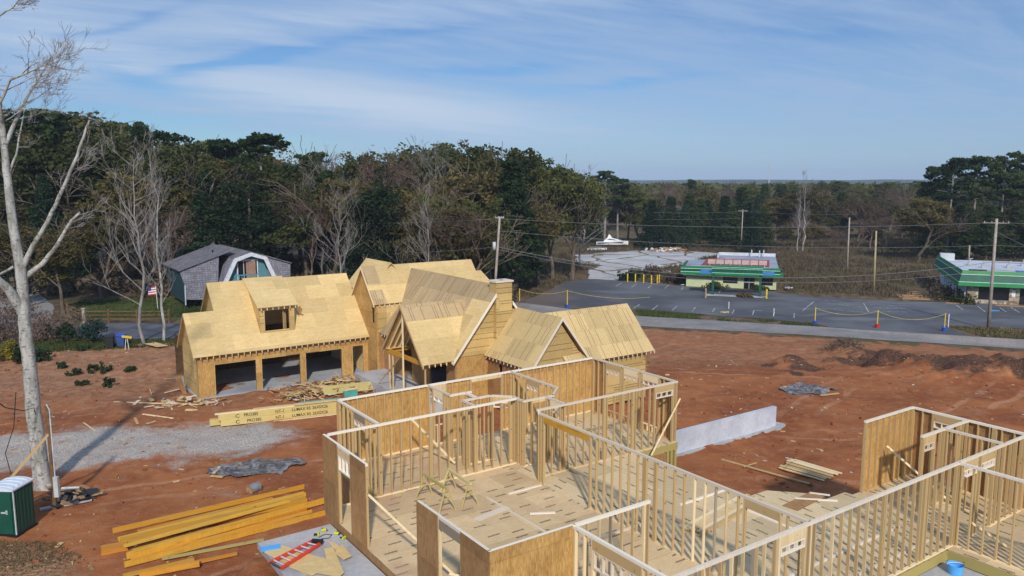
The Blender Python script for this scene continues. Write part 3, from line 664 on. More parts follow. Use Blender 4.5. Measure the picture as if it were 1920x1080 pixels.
m = MB(); m.box(24.3215, 27, 52.405, 52.52, -2.98, .42); hb(m, 'lower_front_wall', 'osb_wall_shaded_brown')
m = MB(); m.box(24.31, 24.33, 52.6, 53.4, .9, 2.4); hb(m, 'dark_inside_sheet', 'black')  # black sheet behind the side window paints the unlit inside
# rear cross gable and small right hand roof
RR = 26.3
m = MB(); ext(m, [(RR, 54.1, 5.3), (RR, 58.6, 5.3), (RR-1.9, 58.6, 3.2), (RR-1.9, 54.1, 3.2)]); ext(m, [(RR, 54.1, 5.3), (RR, 58.6, 5.3), (RR+1.9, 58.6, 3.2), (RR+1.9, 54.1, 3.2)])
hb(m, 'rear_roof', 'osb_roof')
m = MB(); ext(m, [(33.6, 53.0, 3.05), (34.95, 53.0, 3.05), (34.35, 54.1, 4.2), (33.6, 54.1, 4.2)])
hb(m, 'rear_roof', 'osb_roof')
m = MB(); m.prism([(RR, 58.5, 5.25), (RR-1.9, 58.5, 3.1), (RR+1.9, 58.5, 3.1)], (0, .05, 0)); m.box(33.5, 34.8, 53.3, 56, -3, 3.0); hb(m, 'rear_wall', 'osb_gable')
# chimney wing (ridge runs away from viewer) ---------------------------------------------
E1, R1, ZR1, PW = 24.45, 28.0, 4.80, 41.62
s1 = (ZR1-.33)/(R1-E1); z1 = lambda u: .33+s1*(u-E1)
umain = lambda z: 52.2+(z-2.5)/1.19
m = MB()
ext(m, [(E1, PW, .33), (E1, 52.39, .33), (E1+(2.5-.33)/s1, 52.39, 2.5), (R1, umain(ZR1), ZR1), (R1, 42.47, ZR1), (27.61, 42.47, z1(27.61)), (27.61, PW, z1(27.61))], .035)
ext(m, [(28.86, PW, z1(2*R1-28.86)), (28.86, 42.47, z1(2*R1-28.86)), (R1, 42.47, ZR1), (R1, umain(ZR1), ZR1), (31.55, umain(ZR1), .33), (31.55, PW, .33)], .035)
rw = hb(m, 'wing_roof', 'osb_roof_lined')
m = MB(); vz = lambda z: E1+(z-.33)/s1
ext(m, [(E1-.002, PW-.002, .347), (E1-.002, 43.3, .347), (vz(3.75), 43.8, 3.767), (vz(3.75), PW-.002, 3.767)], .014)
hbs(m, 'sheathing_panel', 'osb_roof', rw)
m = MB()
zt = lambda u: ZR1-s1*abs(u-R1)
for ua, ub in ((27.60, E1-.1), (28.87, 2*R1-E1+.1)):
    m = MB(); m.prism([(ua, PW-.04, zt(ua)+.02), (ub, PW-.04, zt(ub)+.02), (ub, PW-.04, zt(ub)-.2), (ua, PW-.04, zt(ua)-.22)], (0, .05, 0)); hbs(m, 'bargeboard', 'pine_sunlit_pale', rw)
m = MB(); m.box(24.75, 24.80, 42.0, 42.03, -2.9, .3)
hbs(m, 'corner_strip', 'pine_sunlit_pale', rw)
tails(rw, [(E1, 47.7+k*.4064, .33) for k in range(12)], (1, 0), s1)
m = MB(); m.prism([(E1+.3, 42.0, .33), (31.4, 42.0, .33), (R1, 42.0, ZR1-.25)], (0, .12, 0)); hb(m, 'gable_wall', 'osb_gable')
hole = [(27.0, 27.6, -1.7, -.5)]
m = MB(); wallrects(m, 'w', 42.0, 24.75, 31.3, -2.98, .34, [], .12, -1); hb(m, 'wing_front_wall', 'osb_wall')
m = MB(); wallrects(m, 'u', 24.75, 42.1205, 52.385, -2.98, .42, [(48.0, 49.5, -2.35, -.15), (43.2, 45.45, -2.3, -.20)], .12, -1); hb(m, 'wing_side_wall', 'osb_wall_shaded_brown')
m = MB(); m.box(31.2, 31.3, 42.2, 52.3, -2.98, .3); m.box(25, 31.2, 50.0, 50.1, -2.9, .3); hb(m, 'wing_back_wall', 'osb_wall_shaded_brown')
m = MB(); m.box(22.35, 33.5, 42.005, 52.38, -3.2, -2.36); hb(m, 'porch_slab', 'concrete')
# chimney
CH = empty('chimney', (0, 0, 0)); CH.parent = HB
m = MB(); m.box(27.62, 28.85, 41.66, 42.46, -2.5, 4.98); hb(m, 'chimney_shaft', 'osb_gable', CH)
m = MB(); m.box(27.55, 28.92, 41.58, 42.56, 4.98, 5.09); hb(m, 'chimney_cap', 'pine_sunlit_pale', CH)
m = MB(); m.box(28.12, 28.38, 41.9, 42.2, 5.09, 5.094); hb(m, 'flue_dark_plate', 'black', CH)  # flat black plate on the cap, painted dark in place of a hole
# porch gable (faces left) ---------------------------------------------------------------
PU, pe, pr, pz = 22.2, 41.6, 44.5, 3.65; sp = (pz-.3)/(pr-pe)
vu = lambda z: E1+(z-.33)/s1
m = MB()
ext(m, [(PU, pe, .3), (E1, pe, .3), (vu(pz), pr, pz), (PU, pr, pz)], .035)
rp = hb(m, 'porch_roof', 'osb_roof')
m = MB(); ext(m, [(PU, 2*pr-pe, .3), (E1, 2*pr-pe, .3), (vu(pz), pr, pz), (PU, pr, pz)], .035); hbs(m, 'roof_slope', 'osb_roof_gold', rp)
m = MB(); w_a = pr-.82
ext(m, [(PU-.002, w_a, pz-.82*sp+.016), (vu(pz-.82*sp), w_a, pz-.82*sp+.016), (vu(pz), pr, pz+.016), (PU-.002, pr, pz+.016)], .013); hbs(m, 'sheathing_panel', 'osb_roof_lined', rp)
m = MB()
for s_ in (1, -1):
    m.prism([(PU-.04, pr, pz-.01), (PU-.04, pr-s_*2.95, .24), (PU-.04, pr-s_*2.95, .04), (PU-.04, pr, pz-.22)], (.045, 0, 0))
hbs(m, 'bargeboard', 'pine', rp)
m = MB()
for k in range(1, 6):
    u = PU+.04+k*.4064
    for s_ in (1, -1): m.prism([(u, pr, pz-.05), (u, pr-s_*2.9, .26), (u, pr-s_*2.9, .08), (u, pr, pz-.25)], (.04, 0, 0))
m.box(PU+.05, 24.6, pr-.02, pr+.02, pz-.32, pz-.05)
hbs(m, 'rafter', 'rafter_brown', rp) if 'rafter_brown' in MATS else hbs(m, 'rafter', 'pine', rp)
tails(rp, [(PU+.05+k*.4064, pe, .3) for k in range(6)], (0, 1), sp)
m = MB(); m.box(22.55, 22.68, 41.95, 47.35, .06, .33); m.box(22.681, 24.74, 47.20, 47.33, .06, .33); m.box(22.681, 24.74, 42.0, 42.13, .06, .33); hb(m, 'porch_beam', 'lvl_yellow')
m = MB(); m.box(22.45, 24.6, 47.0, 47.45, .335, .372); hb(m, 'beam_plate', 'pine')
for (u, w, zt) in ((22.62, 47.1, .06), (22.62, 46.6, .06), (22.30, 44.45, 3.4), (22.62, 42.1, .06)):
    m = MB(); m.box(-.045, .045, -.045, .045, 0, zt+3.0); o = m.build('post', 'pine', HB, loc=(u-OFF[0], w-OFF[1], 0))
m = MB(); m.tube([(22.45, 48.6, -2.4), (22.62, 45.6, .0)], .045, 4); hb(m, 'brace', 'pine')
# right wings ----------------------------------------------------------------------------
E2, R2, Z2, F2 = 26.85, 29.2, 3.28, 36.78; s2 = (Z2-.3)/(R2-E2)
m = MB()
ext(m, [(E2, F2, .3), (E2, 41.99, .3), (R2, 41.99, Z2), (R2, F2, Z2)], .035); ext(m, [(R2, F2, Z2), (R2, 41.99, Z2), (2*R2-E2, 41.99, .3), (2*R2-E2, F2, .3)], .035)
r2 = hb(m, 'small_gable_roof', 'osb_roof_gold')
m = MB()
for s_ in (1, -1):
    e = R2-s_*(R2-E2+.08)
    m.prism([(R2, F2-.03, Z2+.02), (e, F2-.03, .2), (e+s_*.02, F2-.03, .0), (R2, F2-.03, Z2-.2)], (0, .045, 0))
hbs(m, 'bargeboard', 'pine_sunlit_pale', r2)
tails(r2, [(E2, 37.3+k*.4064, .3) for k in range(12)], (1, 0), s2)
m = MB(); m.prism([(E2+.3, 37.1, .3), (2*R2-E2-.3, 37.1, .3), (R2, 37.1, Z2-.3)], (0, .1, 0)); m.box(E2+.3, 36.6, 37.1, 37.22, -2.9, .34); hb(m, 'small_gable_wall', 'osb_gable')
m = MB(); wallrects(m, 'u', 27.15, 37.2205, 41.98, -2.98, .4, [(40.3, 40.7, -.75, -.1)], .1, -1); hb(m, 'small_wing_side', 'osb_wall_shaded_brown')
F3, Z3 = 36.7, 3.2; R3 = 39.08; s3 = (Z3-.3)/(R3-F3)
m = MB()
ext(m, [(R2+.35, F3, .3), (36.95, F3, .3), (36.6, R3, Z3), (R2-.05, R3, Z3), (R2-.05, F3+2.2, .3+2.2*s3)], .035)
ext(m, [(36.6, R3, Z3), (R2, R3, Z3), (R2, 2*R3-F3, .3), (36.95, 2*R3-F3, .3)], .035)
r3 = hb(m, 'right_wing_roof', 'osb_roof_gold')
tails(r3, [(31.75+k*.4064, F3, .3) for k in range(13)], (0, 1), s3)
m = MB(); m.prism([(36.97, F3, .28), (36.62, R3, Z3-.02), (36.62, R3, Z3-.2), (36.97, F3, .1)], (-.04, 0, 0)); hbs(m, 'bargeboard', 'pine', r3)
m = MB(); m.prism([(36.5, 37.1, -2.9), (36.5, 41.1, -2.9), (36.5, 41.1, .3), (36.5, R3, Z3-.3), (36.5, 37.1, .3)], (.1, 0, 0)); m.box(31.2, 36.5, 41.0, 41.1, -2.9, .3); hb(m, 'right_wing_wall', 'osb_wall')
# ---------------------------------------------------------------- open framed house in front
HF = empty('open_frame_house', UW(17, 15, -.3), ANG, 'roofless new house of open pine stud walls on a strand board deck in the foreground', 'house')
FO = (17.0, 15.0, -.3)
T = 2.76
STUDS = []      # (object) every stud, sorted later
def fpart(mb, name, mat, parent=HF):
    o = mb.build(name, mat, None, off=FO); o.parent = parent; return o
sm = MB(); sm.box(-.019, .019, -.0445, .0445, 0, 2.64); STUDM = sm.build('stud', 'pine'); C.objects.unlink(STUDM)
sm = MB(); sm.box(-.019, .019, -.0445, .0445, 0, 2.64); STUDM2 = sm.build('stud', 'pine_grey'); C.objects.unlink(STUDM2)
def wall(p0, p1, ops=(), sheath=0, sp=.4064, extra=(), zt=T, sheath_mat='osb_wall', header_mat='pine', panels=None, name='wall_frame'):
    """p0,p1 (u,w) plate centre line. ops: (a,b,head_z,header_h,cripple_h,sill_z) along the wall; sheath +1 left / -1 right side; panels limits the boards"""
    a = Vector(p0); b = Vector(p1); L = (b-a).length; ang = math.atan2((b-a).y, (b-a).x)
    W = empty(name, (p0[0]-FO[0], p0[1]-FO[1], 0-FO[2]), ang); W.parent = HF
    m = MB(); m.box(-.045, L+.045, -.045, .045, zt-.08, zt-.041); m.box(-.045+.09*(len(extra) % 2), L+.045, -.046, .046, zt-.040, zt)
    m.build('top_plate', 'pine_sunlit_pale', W)
    m = MB(); x = 0
    for o in sorted(ops):
        if o[5] is None and o[0] > x: m.box(x, o[0], -.045, .045, 0, .04)
        if o[5] is None: x = o[1]
    m.box(x, L, -.045, .045, 0, .04); m.build('bottom_plate', 'pine', W)
    for o in ops:
        h = o[2]; hd = MB(); hd.box(o[0]-.04, o[1]+.04, -.044, .044, zt-.081-o[3], zt-.081); hd.build('header', o[6] if len(o) > 6 else header_mat, W)
        if o[4]:
            c = MB(); zb = zt-.081-o[3]; n = max(2, int((o[1]-o[0])/.28)); c.box(o[0], o[1], -.043, .043, zb-.04, zb-.002); c.box(o[0], o[1], -.043, .043, zb-o[4]-.04, zb-o[4])
            for k in range(n+1): q = o[0]+.02+(o[1]-o[0]-.04)*k/n; c.box(q-.018, q+.018, -.042, .042, zb-o[4], zb-.04)
            c.build('cripple_frame', 'pine_sunlit_pale', W)
        if o[5]:
            c = MB(); c.box(o[0], o[1], -.043, .043, o[5]-.04, o[5]); n = max(2, int((o[1]-o[0])/.3))
            for k in range(n+1): q = o[0]+.02+(o[1]-o[0]-.04)*k/n; c.box(q-.018, q+.018, -.042, .042, .04, o[5]-.04)
            c.build('sill', 'pine', W)
    xs = [0, .06, L]; n = int(L/sp)
    xs += [k*sp for k in range(1, n+1)]
    for o in ops: xs += [o[0]-.02, o[0]-.06, o[1]+.02, o[1]+.06]
    for e in extra: xs += [e-.045, e, e+.045]
    out = []
    for x in sorted(xs):
        if any(o[0] < x < o[1] for o in ops) or x > L: continue
        if out and x-out[-1] < .036: continue
        out.append(x)
    for x in out:
        s_ = (STUDM2 if random.random() < .07 else STUDM).copy(); C.objects.link(s_); s_.parent = W; s_.location = (x, random.uniform(-.002, .002), .04)
        s_.scale = (1, 1, (zt-.12)/2.64)
        pw = UW(*(a+(b-a)*(x/L)))
        STUDS.append((pw.length, s_, W))
    if sheath:
        y0 = .0465*sheath; y1 = .060*sheath; y0, y1 = sorted((y0, y1))
        for (x0, x1, z0, z1_) in (panels or [(-.05, L+.05, -.3, zt)]): m = MB(); m.box(x0, x1, y0, y1, z0, z1_); m.build('sheathing', sheath_mat, W)
    return W
# (ops: a, b, head_z, header height, cripple height, sill)
# left side of the house
wall((9.65, 21.92), (9.65, 25.40), [(1.20, 2.16, 0, .25, .50, None)], 1, sheath_mat='osb_wall_shaded_brown', panels=[(-.05, 1.14, -.02, T), (2.22, 3.53, -.02, T)])
wall((9.74, 25.40), (17.85, 25.40), [], 0, extra=(2.0, 4.1, 6.1))
wall((11.75, 25.46), (11.75, 29.22), [(1.15, 2.15, 0, .28, .22, None, 'pine_grey')], 0)
wall((11.75, 29.28), (25.15, 29.28), [(4.15, 4.95, 0, .25, .2, .9), (6.3, 7.9, 0, .14, 0, None)], 1, panels=[(-.05, 4.12, -.02, T), (4.99, 6.28, -.02, T), (7.95, 13.4, -.02, T)], extra=(8.45,))
wall((25.15, 29.22), (25.15, 23.66), [(1.05, 2.0, 0, .27, .2, .36), (2.28, 3.25, 0, .27, .2, .36), (3.55, 4.55, 0, .27, .2, .36)], 1, sheath_mat='osb_wall_shaded_brown', panels=[(.0, 1.0, -.02, T), (4.6, 5.56, -.02, T)])
wall((25.15, 23.60), (17.55, 23.60), [(.25, 1.28, 0, .27, .22, None)], 0, extra=(2.6, 4.2))
wall((17.50, 23.52), (17.35, 23.24), [], 0, sp=9)
wall((17.35, 23.15), (17.35, 11.56), [(.25, 2.88, 0, .24, 0, None, 'lvl_yellow'), (9.62, 10.7, 0, .25, .0, None)], 0, extra=(5.6, 6.1))
# inner rooms
wall((15.85, 29.22), (15.85, 27.37), [(.5, 1.3, 0, .25, .2, None)], 0)
wall((15.85, 27.32), (16.80, 27.32), [], 0)
wall((16.55, 27.27), (16.55, 26.42), [], 0)
wall((15.85, 26.37), (17.20, 26.37), [], 0)
wall((17.20, 26.37), (17.84, 25.72), [(.12, .80, 0, .2, .2, None)], 0, sp=.3)
wall((17.85, 25.66), (17.85, 25.46), [], 0, sp=9)
wall((15.85, 26.30), (15.85, 25.46), [], 0)
wall((17.81, 25.30), (17.81, 24.97), [], 0, sp=.2)
wall((17.81, 24.91), (19.30, 24.91), [(.45, 1.2, 0, .1, 0, None)], 0)
wall((19.30, 24.91), (20.16, 25.72), [], 0, sp=.3)
wall((20.20, 25.80), (20.20, 29.22), [(1.3, 2.15, 0, .25, .2, None)], 0)
wall((18.93, 24.85), (18.93, 23.66), [(.3, 1.0, 0, .25, .2, None)], 0)
# near left block
wall((9.65, 14.92), (9.65, 18.43), [(1.26, 2.34, 0, .27, 0, None, 'pine_grey')], 1, sheath_mat='osb_wall_shaded_brown', panels=[(-.13, 1.22, -2.0, T), (2.38, 3.56, -2.0, T)])
wall((9.65, 14.86), (12.20, 14.86), [], -1, panels=[(-.05, 2.5, -2.0, T)])
wall((12.26, 14.86), (14.86, 14.86), [], 0)
wall((12.20, 14.80), (12.20, 4.0), [(.78, 2.42, 0, .27, .45, .85)], 0, extra=(3.3,))
# long right hand wall and what lies beyond
wall((12.26, 11.50), (34.0, 11.50), [(3.85, 4.85, 0, .27, .22, None), (12.95, 13.9, 0, .27, .22, None), (14.2, 15.1, 0, .27, .22, None), (17.4, 18.6, 0, .27, .22, None)], 0, extra=(1.0, 2.9, 5.1, 8.6, 10.8, 12.75, 15.8))
wall((26.57, 15.57), (29.74, 15.57), [], 1, panels=[(-.02, 3.2, -.02, T)])
wall((29.80, 15.57), (29.80, 6.0), [(.85, 1.72, 0, .28, .22, None), (3.0, 3.001, 0, .02, 0, None)], 1, sheath_mat='osb_wall_shaded_brown', panels=[(-.05, .83, -.02, T), (.84, 1.73, 1.6, T), (1.74, 9.5, -.02, T)])
wall((26.60, 13.50), (29.74, 13.50), [(.12, .80, 0, .27, .22, None)], 0, extra=(1.5, 2.6))
wall((28.10, 13.44), (28.10, 11.56), [], 0)
wall((25.0, 11.44), (25.0, 4.0), [], 0)
# nearest hundred studs stay parts of their own, the rest become one part
STUDS.sort(key=lambda t: t[0])
def in_view(o):
    u = o.parent.location.x+FO[0]+math.cos(o.parent.rotation_euler.z)*o.location.x; w = o.parent.location.y+FO[1]+math.sin(o.parent.rotation_euler.z)*o.location.x
    p = UW(u, w); return p.y > 3 and abs(p.x/p.y) < .72 and p.y > 9, u, w
keep = 0; rest = MB()
for d, o, Wl in STUDS:
    vis, u, w = in_view(o)
    if vis and keep < 100: keep += 1; continue
    n = len(rest.v); rz = Wl.rotation_euler.z; cc, ss_ = math.cos(rz), math.sin(rz); hzs = .04
    for z in (.04, .04+2.64*o.scale.z):
        for y in (-.0445, .0445):
            for x in (-.019, .019): rest.v.append((u+cc*x-ss_*y, w+ss_*x+cc*y, z))
    for q in ((0, 2, 3, 1), (4, 5, 7, 6), (0, 1, 5, 4), (2, 6, 7, 3), (0, 4, 6, 2), (1, 3, 7, 5)): rest.f.append(tuple(n+i for i in q)); rest.m.append(0)
    bpy.data.objects.remove(o)
tag(fpart(rest, 'stud', 'pine'), kind='stuff')
# deck
m = MB(); m.prism([(9.6, 11.46, -.03), (17.349, 11.46, -.03), (17.349, 29.35, -.03), (11.68, 29.35, -.03), (11.68, 25.47, -.03), (9.6, 25.47, -.03)], (0, 0, .03)); fpart(m, 'floor_deck', 'osb_floor')
m = MB(); m.prism([(17.351, 11.46, -.03), (24.6, 11.46, -.03), (24.6, 4, -.03), (29.88, 4, -.03), (29.88, 15.65, -.03), (26.13, 15.65, -.03), (26.1, 15.95, -.03), (24.86, 15.96, -.03), (24.83, 16.73, -.03), (23.86, 17.71, -.03), (22.81, 17.74, -.03), (22.81, 23.52, -.03), (25.22, 23.52, -.03), (25.22, 29.35, -.03), (17.351, 29.35, -.03)], (0, 0, .03)); fpart(m, 'floor_deck', 'osb_floor_cross')
def rim(pts, closed, z0, z1, name, mat, th=.04):
    m = MB()
    for i in range(len(pts)-(0 if closed else 1)):
        a = Vector((*pts[i], 0)); b = Vector((*pts[(i+1) % len(pts)], 0)); d = (b-a).normalized(); n = Vector((d.y, -d.x, 0))*th
        q = [(a.x, a.y, z0), (b.x, b.y, z0), (b.x, b.y, z1), (a.x, a.y, z1)]; m.prism(q, (-n.x, -n.y, 0))
    return fpart(m, name, mat)
rim([(9.62, 25.45), (9.62, 14.9)], False, -.32, -.031, 'rim_board', 'osb_wall_shaded_brown')
rim([(24.59, 4), (24.59, 11.45), (12.2, 11.45)], False, -.34, -.031, 'rim_board', 'pine_treated')
rim([(29.87, 4), (29.87, 15.64), (26.12, 15.64), (26.1, 15.94), (24.85, 15.95), (24.82, 16.72), (23.86, 17.70), (22.80, 17.73), (22.80, 23.5), (25.21, 23.5), (25.21, 29.34), (11.69, 29.34), (11.69, 25.46)], False, -.34, -.031, 'rim_board', 'pine_treated')
m = MB()
for (u, w) in ((25.1, 23.55), (24.86, 23.55), (24.62, 23.55), (25.1, 26.5), (25.1, 29.2)): m.box(u-.06, u+.06, w-.06, w+.06, -3.1, -.34)
fpart(m, 'post', 'pine_treated')
m = MB(); m.prism([(9.75, 11.6, -3.2), (22.6, 11.6, -3.2), (22.6, 23.4, -3.2), (24.4, 23.4, -3.2), (24.4, 29.2, -3.2), (11.8, 29.2, -3.2), (11.8, 25.3, -3.2), (9.75, 25.3, -3.2)], (0, 0, 2.86)); m.prism([(22.6, 4, -3.2), (29.7, 4, -3.2), (29.7, 15.5, -3.2), (22.6, 15.5, -3.2)], (0, 0, 2.78)); fpart(m, 'foundation', 'osb_wall_shaded_brown')
m = MB(); m.box(19, 24.55, 6, 11.42, -.5, -.36); fpart(m, 'porch_slab', 'concrete')
m = MB(); m.box(7.08, 9.61, 17.5, 24.98, -.55, -.35); fpart(m, 'porch_slab', 'concrete')
# braces
for a, b in (((9.7, 21.95, 1.75), (10.9, 17.6, .03)), ((25.3, 23.5, 1.95), (23.0, 22.9, -.02)), ((14.0, 27.4, 2.1), (15.6, 26.6, .1)), ((17.9, 25.5, 2.2), (19.5, 27.4, .1)), ((27.8, 15.4, 1.6), (28.2, 13.2, .1)), ((9.75, 17.0, 1.2), (12.8, 16.1, .04)), ((25.6, 11.3, .7), (26.2, 10.4, .04))):
    m = MB(); m.tube([a, b], .05, 4); fpart(m, 'brace', 'pine')
# sole plates of walls not yet raised
m = MB()
for a, b in (((14.9, 18.3), (18.0, 18.2)), ((14.9, 18.9), (14.86, 23.1)), ((15.1, 14.9), (17.2, 14.9)), ((15.7, 22.9), (17.2, 22.9)), ((20.2, 18.6), (22.6, 18.6)), ((19.2, 12.1), (24.9, 12.1)), ((19.0, 13.2), (25.0, 13.2)), ((21.8, 14.2), (21.8, 17.5))):
    L = (Vector(b)-Vector(a)).length; c = (Vector(a)+Vector(b))/2; m = MB(); m.obox((c.x, c.y, .021), (L, .09, .04), math.atan2(b[1]-a[1], b[0]-a[0])); fpart(m, 'sole_plate', 'pine_sunlit_pale')
# lettering on the yellow header: printed characters as marks on its face
def text_obj(body, size, mat, parent, loc, rot, name='lettering', sx=1.0):
    cu = bpy.data.curves.new(name, 'FONT'); cu.body = body; cu.size = size; cu.extrude = .001; cu.offset = .004
    t = bpy.data.objects.new(name, cu); C.objects.link(t); dg = bpy.context.evaluated_depsgraph_get(); dg.update()
    me = bpy.data.meshes.new_from_object(t.evaluated_get(dg)); bpy.data.objects.remove(t); bpy.data.curves.remove(cu)
    me.materials.clear(); me.materials.append(MATS[mat]); o = bpy.data.objects.new(name, me); C.objects.link(o)
    o.parent = parent; o.location = loc; o.rotation_euler = rot; o.scale = (sx, 1, 1); return o
# ---------------------------------------------------------------- materials lying on the site
def single(mb, name, mats, loc, rz, label, cat, group=None, smooth=False):
    o = mb.build(name, mats, None, loc, rz, smooth); return tag(o, label, cat, group)
def span(p, q, z, wd, th, name, mat, label, cat, group=None, parts=None, flat=True):
    """a beam between two sight points at height z (its underside)"""
    a = at(*p, z); b = at(*q, z); d = b-a; L = d.length; m = MB(); m.box(0, L, -wd/2, wd/2, 0, th)
    o = m.build(name, mat, None, (a.x, a.y, z), math.atan2(d.y, d.x)); return tag(o, label, cat, group)
G0 = -3.05
yz = lambda x, y: (180+x/3.556, 880+y/3.556)
YB = [ # left end, right end, height, width, thickness, material, label
 ((112, 425), (1388, 128), 0, .10, .20, 'lvl_yellow', 'yellow beam at the far edge of the yellow pile, running past the grey barrel'),
 ((278, 418), (1180, 196), 0, .24, .05, 'lvl_orange', 'short flat yellow board tucked just behind the far beam of the yellow pile'),
 ((150, 482), (1393, 172), .02, .30, .14, 'lvl_yellow', 'broad yellow beam second from the far edge, its right end beside the end of the far beam'),
 ((165, 500), (1400, 214), .0, .42, .20, 'lvl_yellow', 'wide dull yellow beam in the middle of the pile with a scuffed top'),
 ((185, 515), (1290, 215), .21, .26, .05, 'lvl_yellow', 'thin yellow board lying on top of the middle of the pile'),
 ((245, 545), (1385, 240), .21, .24, .05, 'lvl_yellow', 'thin yellow board with dark scuffs on top, nearer than the topmost board'),
 ((205, 598), (1533, 222), .10, .10, .24, 'lvl_yellow', 'long yellow beam on edge that sticks out farthest right toward the stud wall'),
 ((215, 585), (1398, 272), .0, .34, .17, 'lvl_orange', 'orange yellow beam stepped at its right end under the long edge beam'),
 ((230, 610), (1440, 285), .0, .12, .10, 'lvl_orange', 'narrow orange beam at the near side whose right tip shows in front'),
 ((190, 652), (1542, 300), .0, .12, .20, 'lvl_yellow', 'nearest long yellow beam of the pile, its right end close to the concrete slab'),
 ((35, 555), (210, 520), .0, .62, .16, 'lvl_orange', 'short wide orange board jutting out of the left end of the pile'),
 ((180, 716), (655, 606), .0, .26, .06, 'lvl_yellow', 'flat yellow board lying apart in front of the pile at the bottom edge'),
 ((290, 722), (690, 645), .0, .12, .20, 'lvl_orange', 'thick orange beam nearest the bottom edge, apart from the pile'),
 ((655, 630), (942, 568), .0, .14, .09, 'lvl_orange', 'short orange beam end pointing right in front of the pale board'),
 ((440, 600), (1120, 472), .0, .20, .04, 'pine_treated', 'pale green board lying between the yellow pile and the slab')]
for p, q, h, wd, th, mt, lb in YB:
    z = hgt(*at(*yz(800, 400), G0)[:2])*0+G0+.03+h
    span(yz(*p), yz(*q), z, wd, th, 'beam', mt, lb, 'beam', 'yellow beams on the red dirt')
# barrel
B = empty('barrel', at(477, 924, G0), math.radians(-35), 'small grey barrel on its side behind the yellow beams', 'barrel')
m = MB(); m.tube([(0, -.24, .23), (0, -.22, .235), (0, 0, .25), (0, .22, .235), (0, .24, .23)], [.21, .225, .235, .225, .21], 20); m.build('drum', 'steel_post', B, smooth=False)
m = MB(); m.tube([(0, -.26, .23), (0, -.243, .23)], .205, 20); m.build('lid', 'hose_teal', B)
m = MB(); m.tube([(0, -.27, .23), (0, -.235, .23)], [.235, .235], 20); m.tube([(0, .225, .235), (0, .25, .235)], [.238, .238], 20); m.build('rim', 'rot_board', B)
# pale printed beam stack
pz_ = lambda x, y: (380+x/6, 700+y/6)
LST = [((205, 598), (1500, 452), 0, .34, .36, 'lvl_pale', 'pale printed beam at the bottom front of the stack before the garage'),
       ((180, 522), (1515, 385), .365, .36, .34, 'lvl_pale', 'pale printed beam on top of the front beam before the garage'),
       ((110, 600), (205, 598), 0, .0, .36, None, '')]
STK = []
for p, q, h, wd, th, mt, lb in LST[:2]:
    a = at(*pz_(205, 598), G0+.02); b = at(*pz_(1500, 452), G0+.02); d = b-a; L = d.length; rz = math.atan2(d.y, d.x)
    E_ = empty('printed_beam', (a.x, a.y, G0+.02+h), rz, lb, 'beam', 'printed beams stacked before the garage'); STK.append(E_)
    m = MB(); m.box(0 if not h else -.12, L+.1, 0, .30, 0, th); m.build('beam_body', 'lvl_pale', E_)
    s_ = L/8.0
    for tx, x in (('PRO385', 1.75 if not h else 1.55), ('NT-1', 3.7), ('LUMAX RS', 4.85), ('26X0X26', 6.3)):
        text_obj(tx, .27, 'ink', E_, (x*s_, -.003, .09), (math.pi/2, 0, 0), sx=.9)
    text_obj('C', .30, 'ink', E_, (.98*s_, -.003, .07), (math.pi/2, 0, 0), sx=1.2)
a = at(*pz_(205, 598), G0+.02); rz = STK[0].rotation_euler.z; L = 8.0
def onstk(x, y, z): return Vector((a.x, a.y, G0+.02+z))+Vector((math.cos(rz)*x-math.sin(rz)*y, math.sin(rz)*x+math.cos(rz)*y, 0))
m = MB(); m.box(0, 8.4, 0, .34, 0, .35); single(m, 'timber', 'lvl_pale', onstk(-.6, .34, 0), rz, 'short pale beam behind the front printed beam, its left end sticking out', 'beam')
m = MB(); m.box(0, 4.6, 0, .28, 0, .04); single(m, 'board', 'pine', onstk(-.3, .05, .71), rz+.012, 'pale board on the left half of the printed beam stack', 'board')
m = MB(); m.box(0, 6.6, 0, .32, 0, .04); single(m, 'board', 'pine', onstk(1.9, .10, .755), rz+.02, 'long pale board overhanging the front of the printed beam stack', 'board')
m = MB(); m.box(0, 5.2, 0, .14, 0, .05); single(m, 'board', 'pine', onstk(3.0, -.35, 0), rz+.01, 'narrow pale board on the dirt along the foot of the printed beam stack', 'board')
span(pz_(1080, 342), pz_(1560, 290), G0+.6, .45, .05, 'insulation_sheet', 'teal_sheet', 'long thin teal sheet behind the printed beams before the stud wall', 'sheet')
m = MB(); m.box(0, .9, 0, .5, 0, .35); p = at(646, 746, G0); single(m, 'insulation_block', 'teal_sheet', p, rz, 'teal foam block beside the green board near the open frame corner', 'block')
m = MB(); m.obox((0, 0, .38), (3.9, .04, .75), 0, 0, math.radians(-52)); p = at(660, 737, G0); single(m, 'board_sheet', 'pine_treated', p, rz+.02, 'yellow green board leaning low in front of the porch rubbish', 'board')
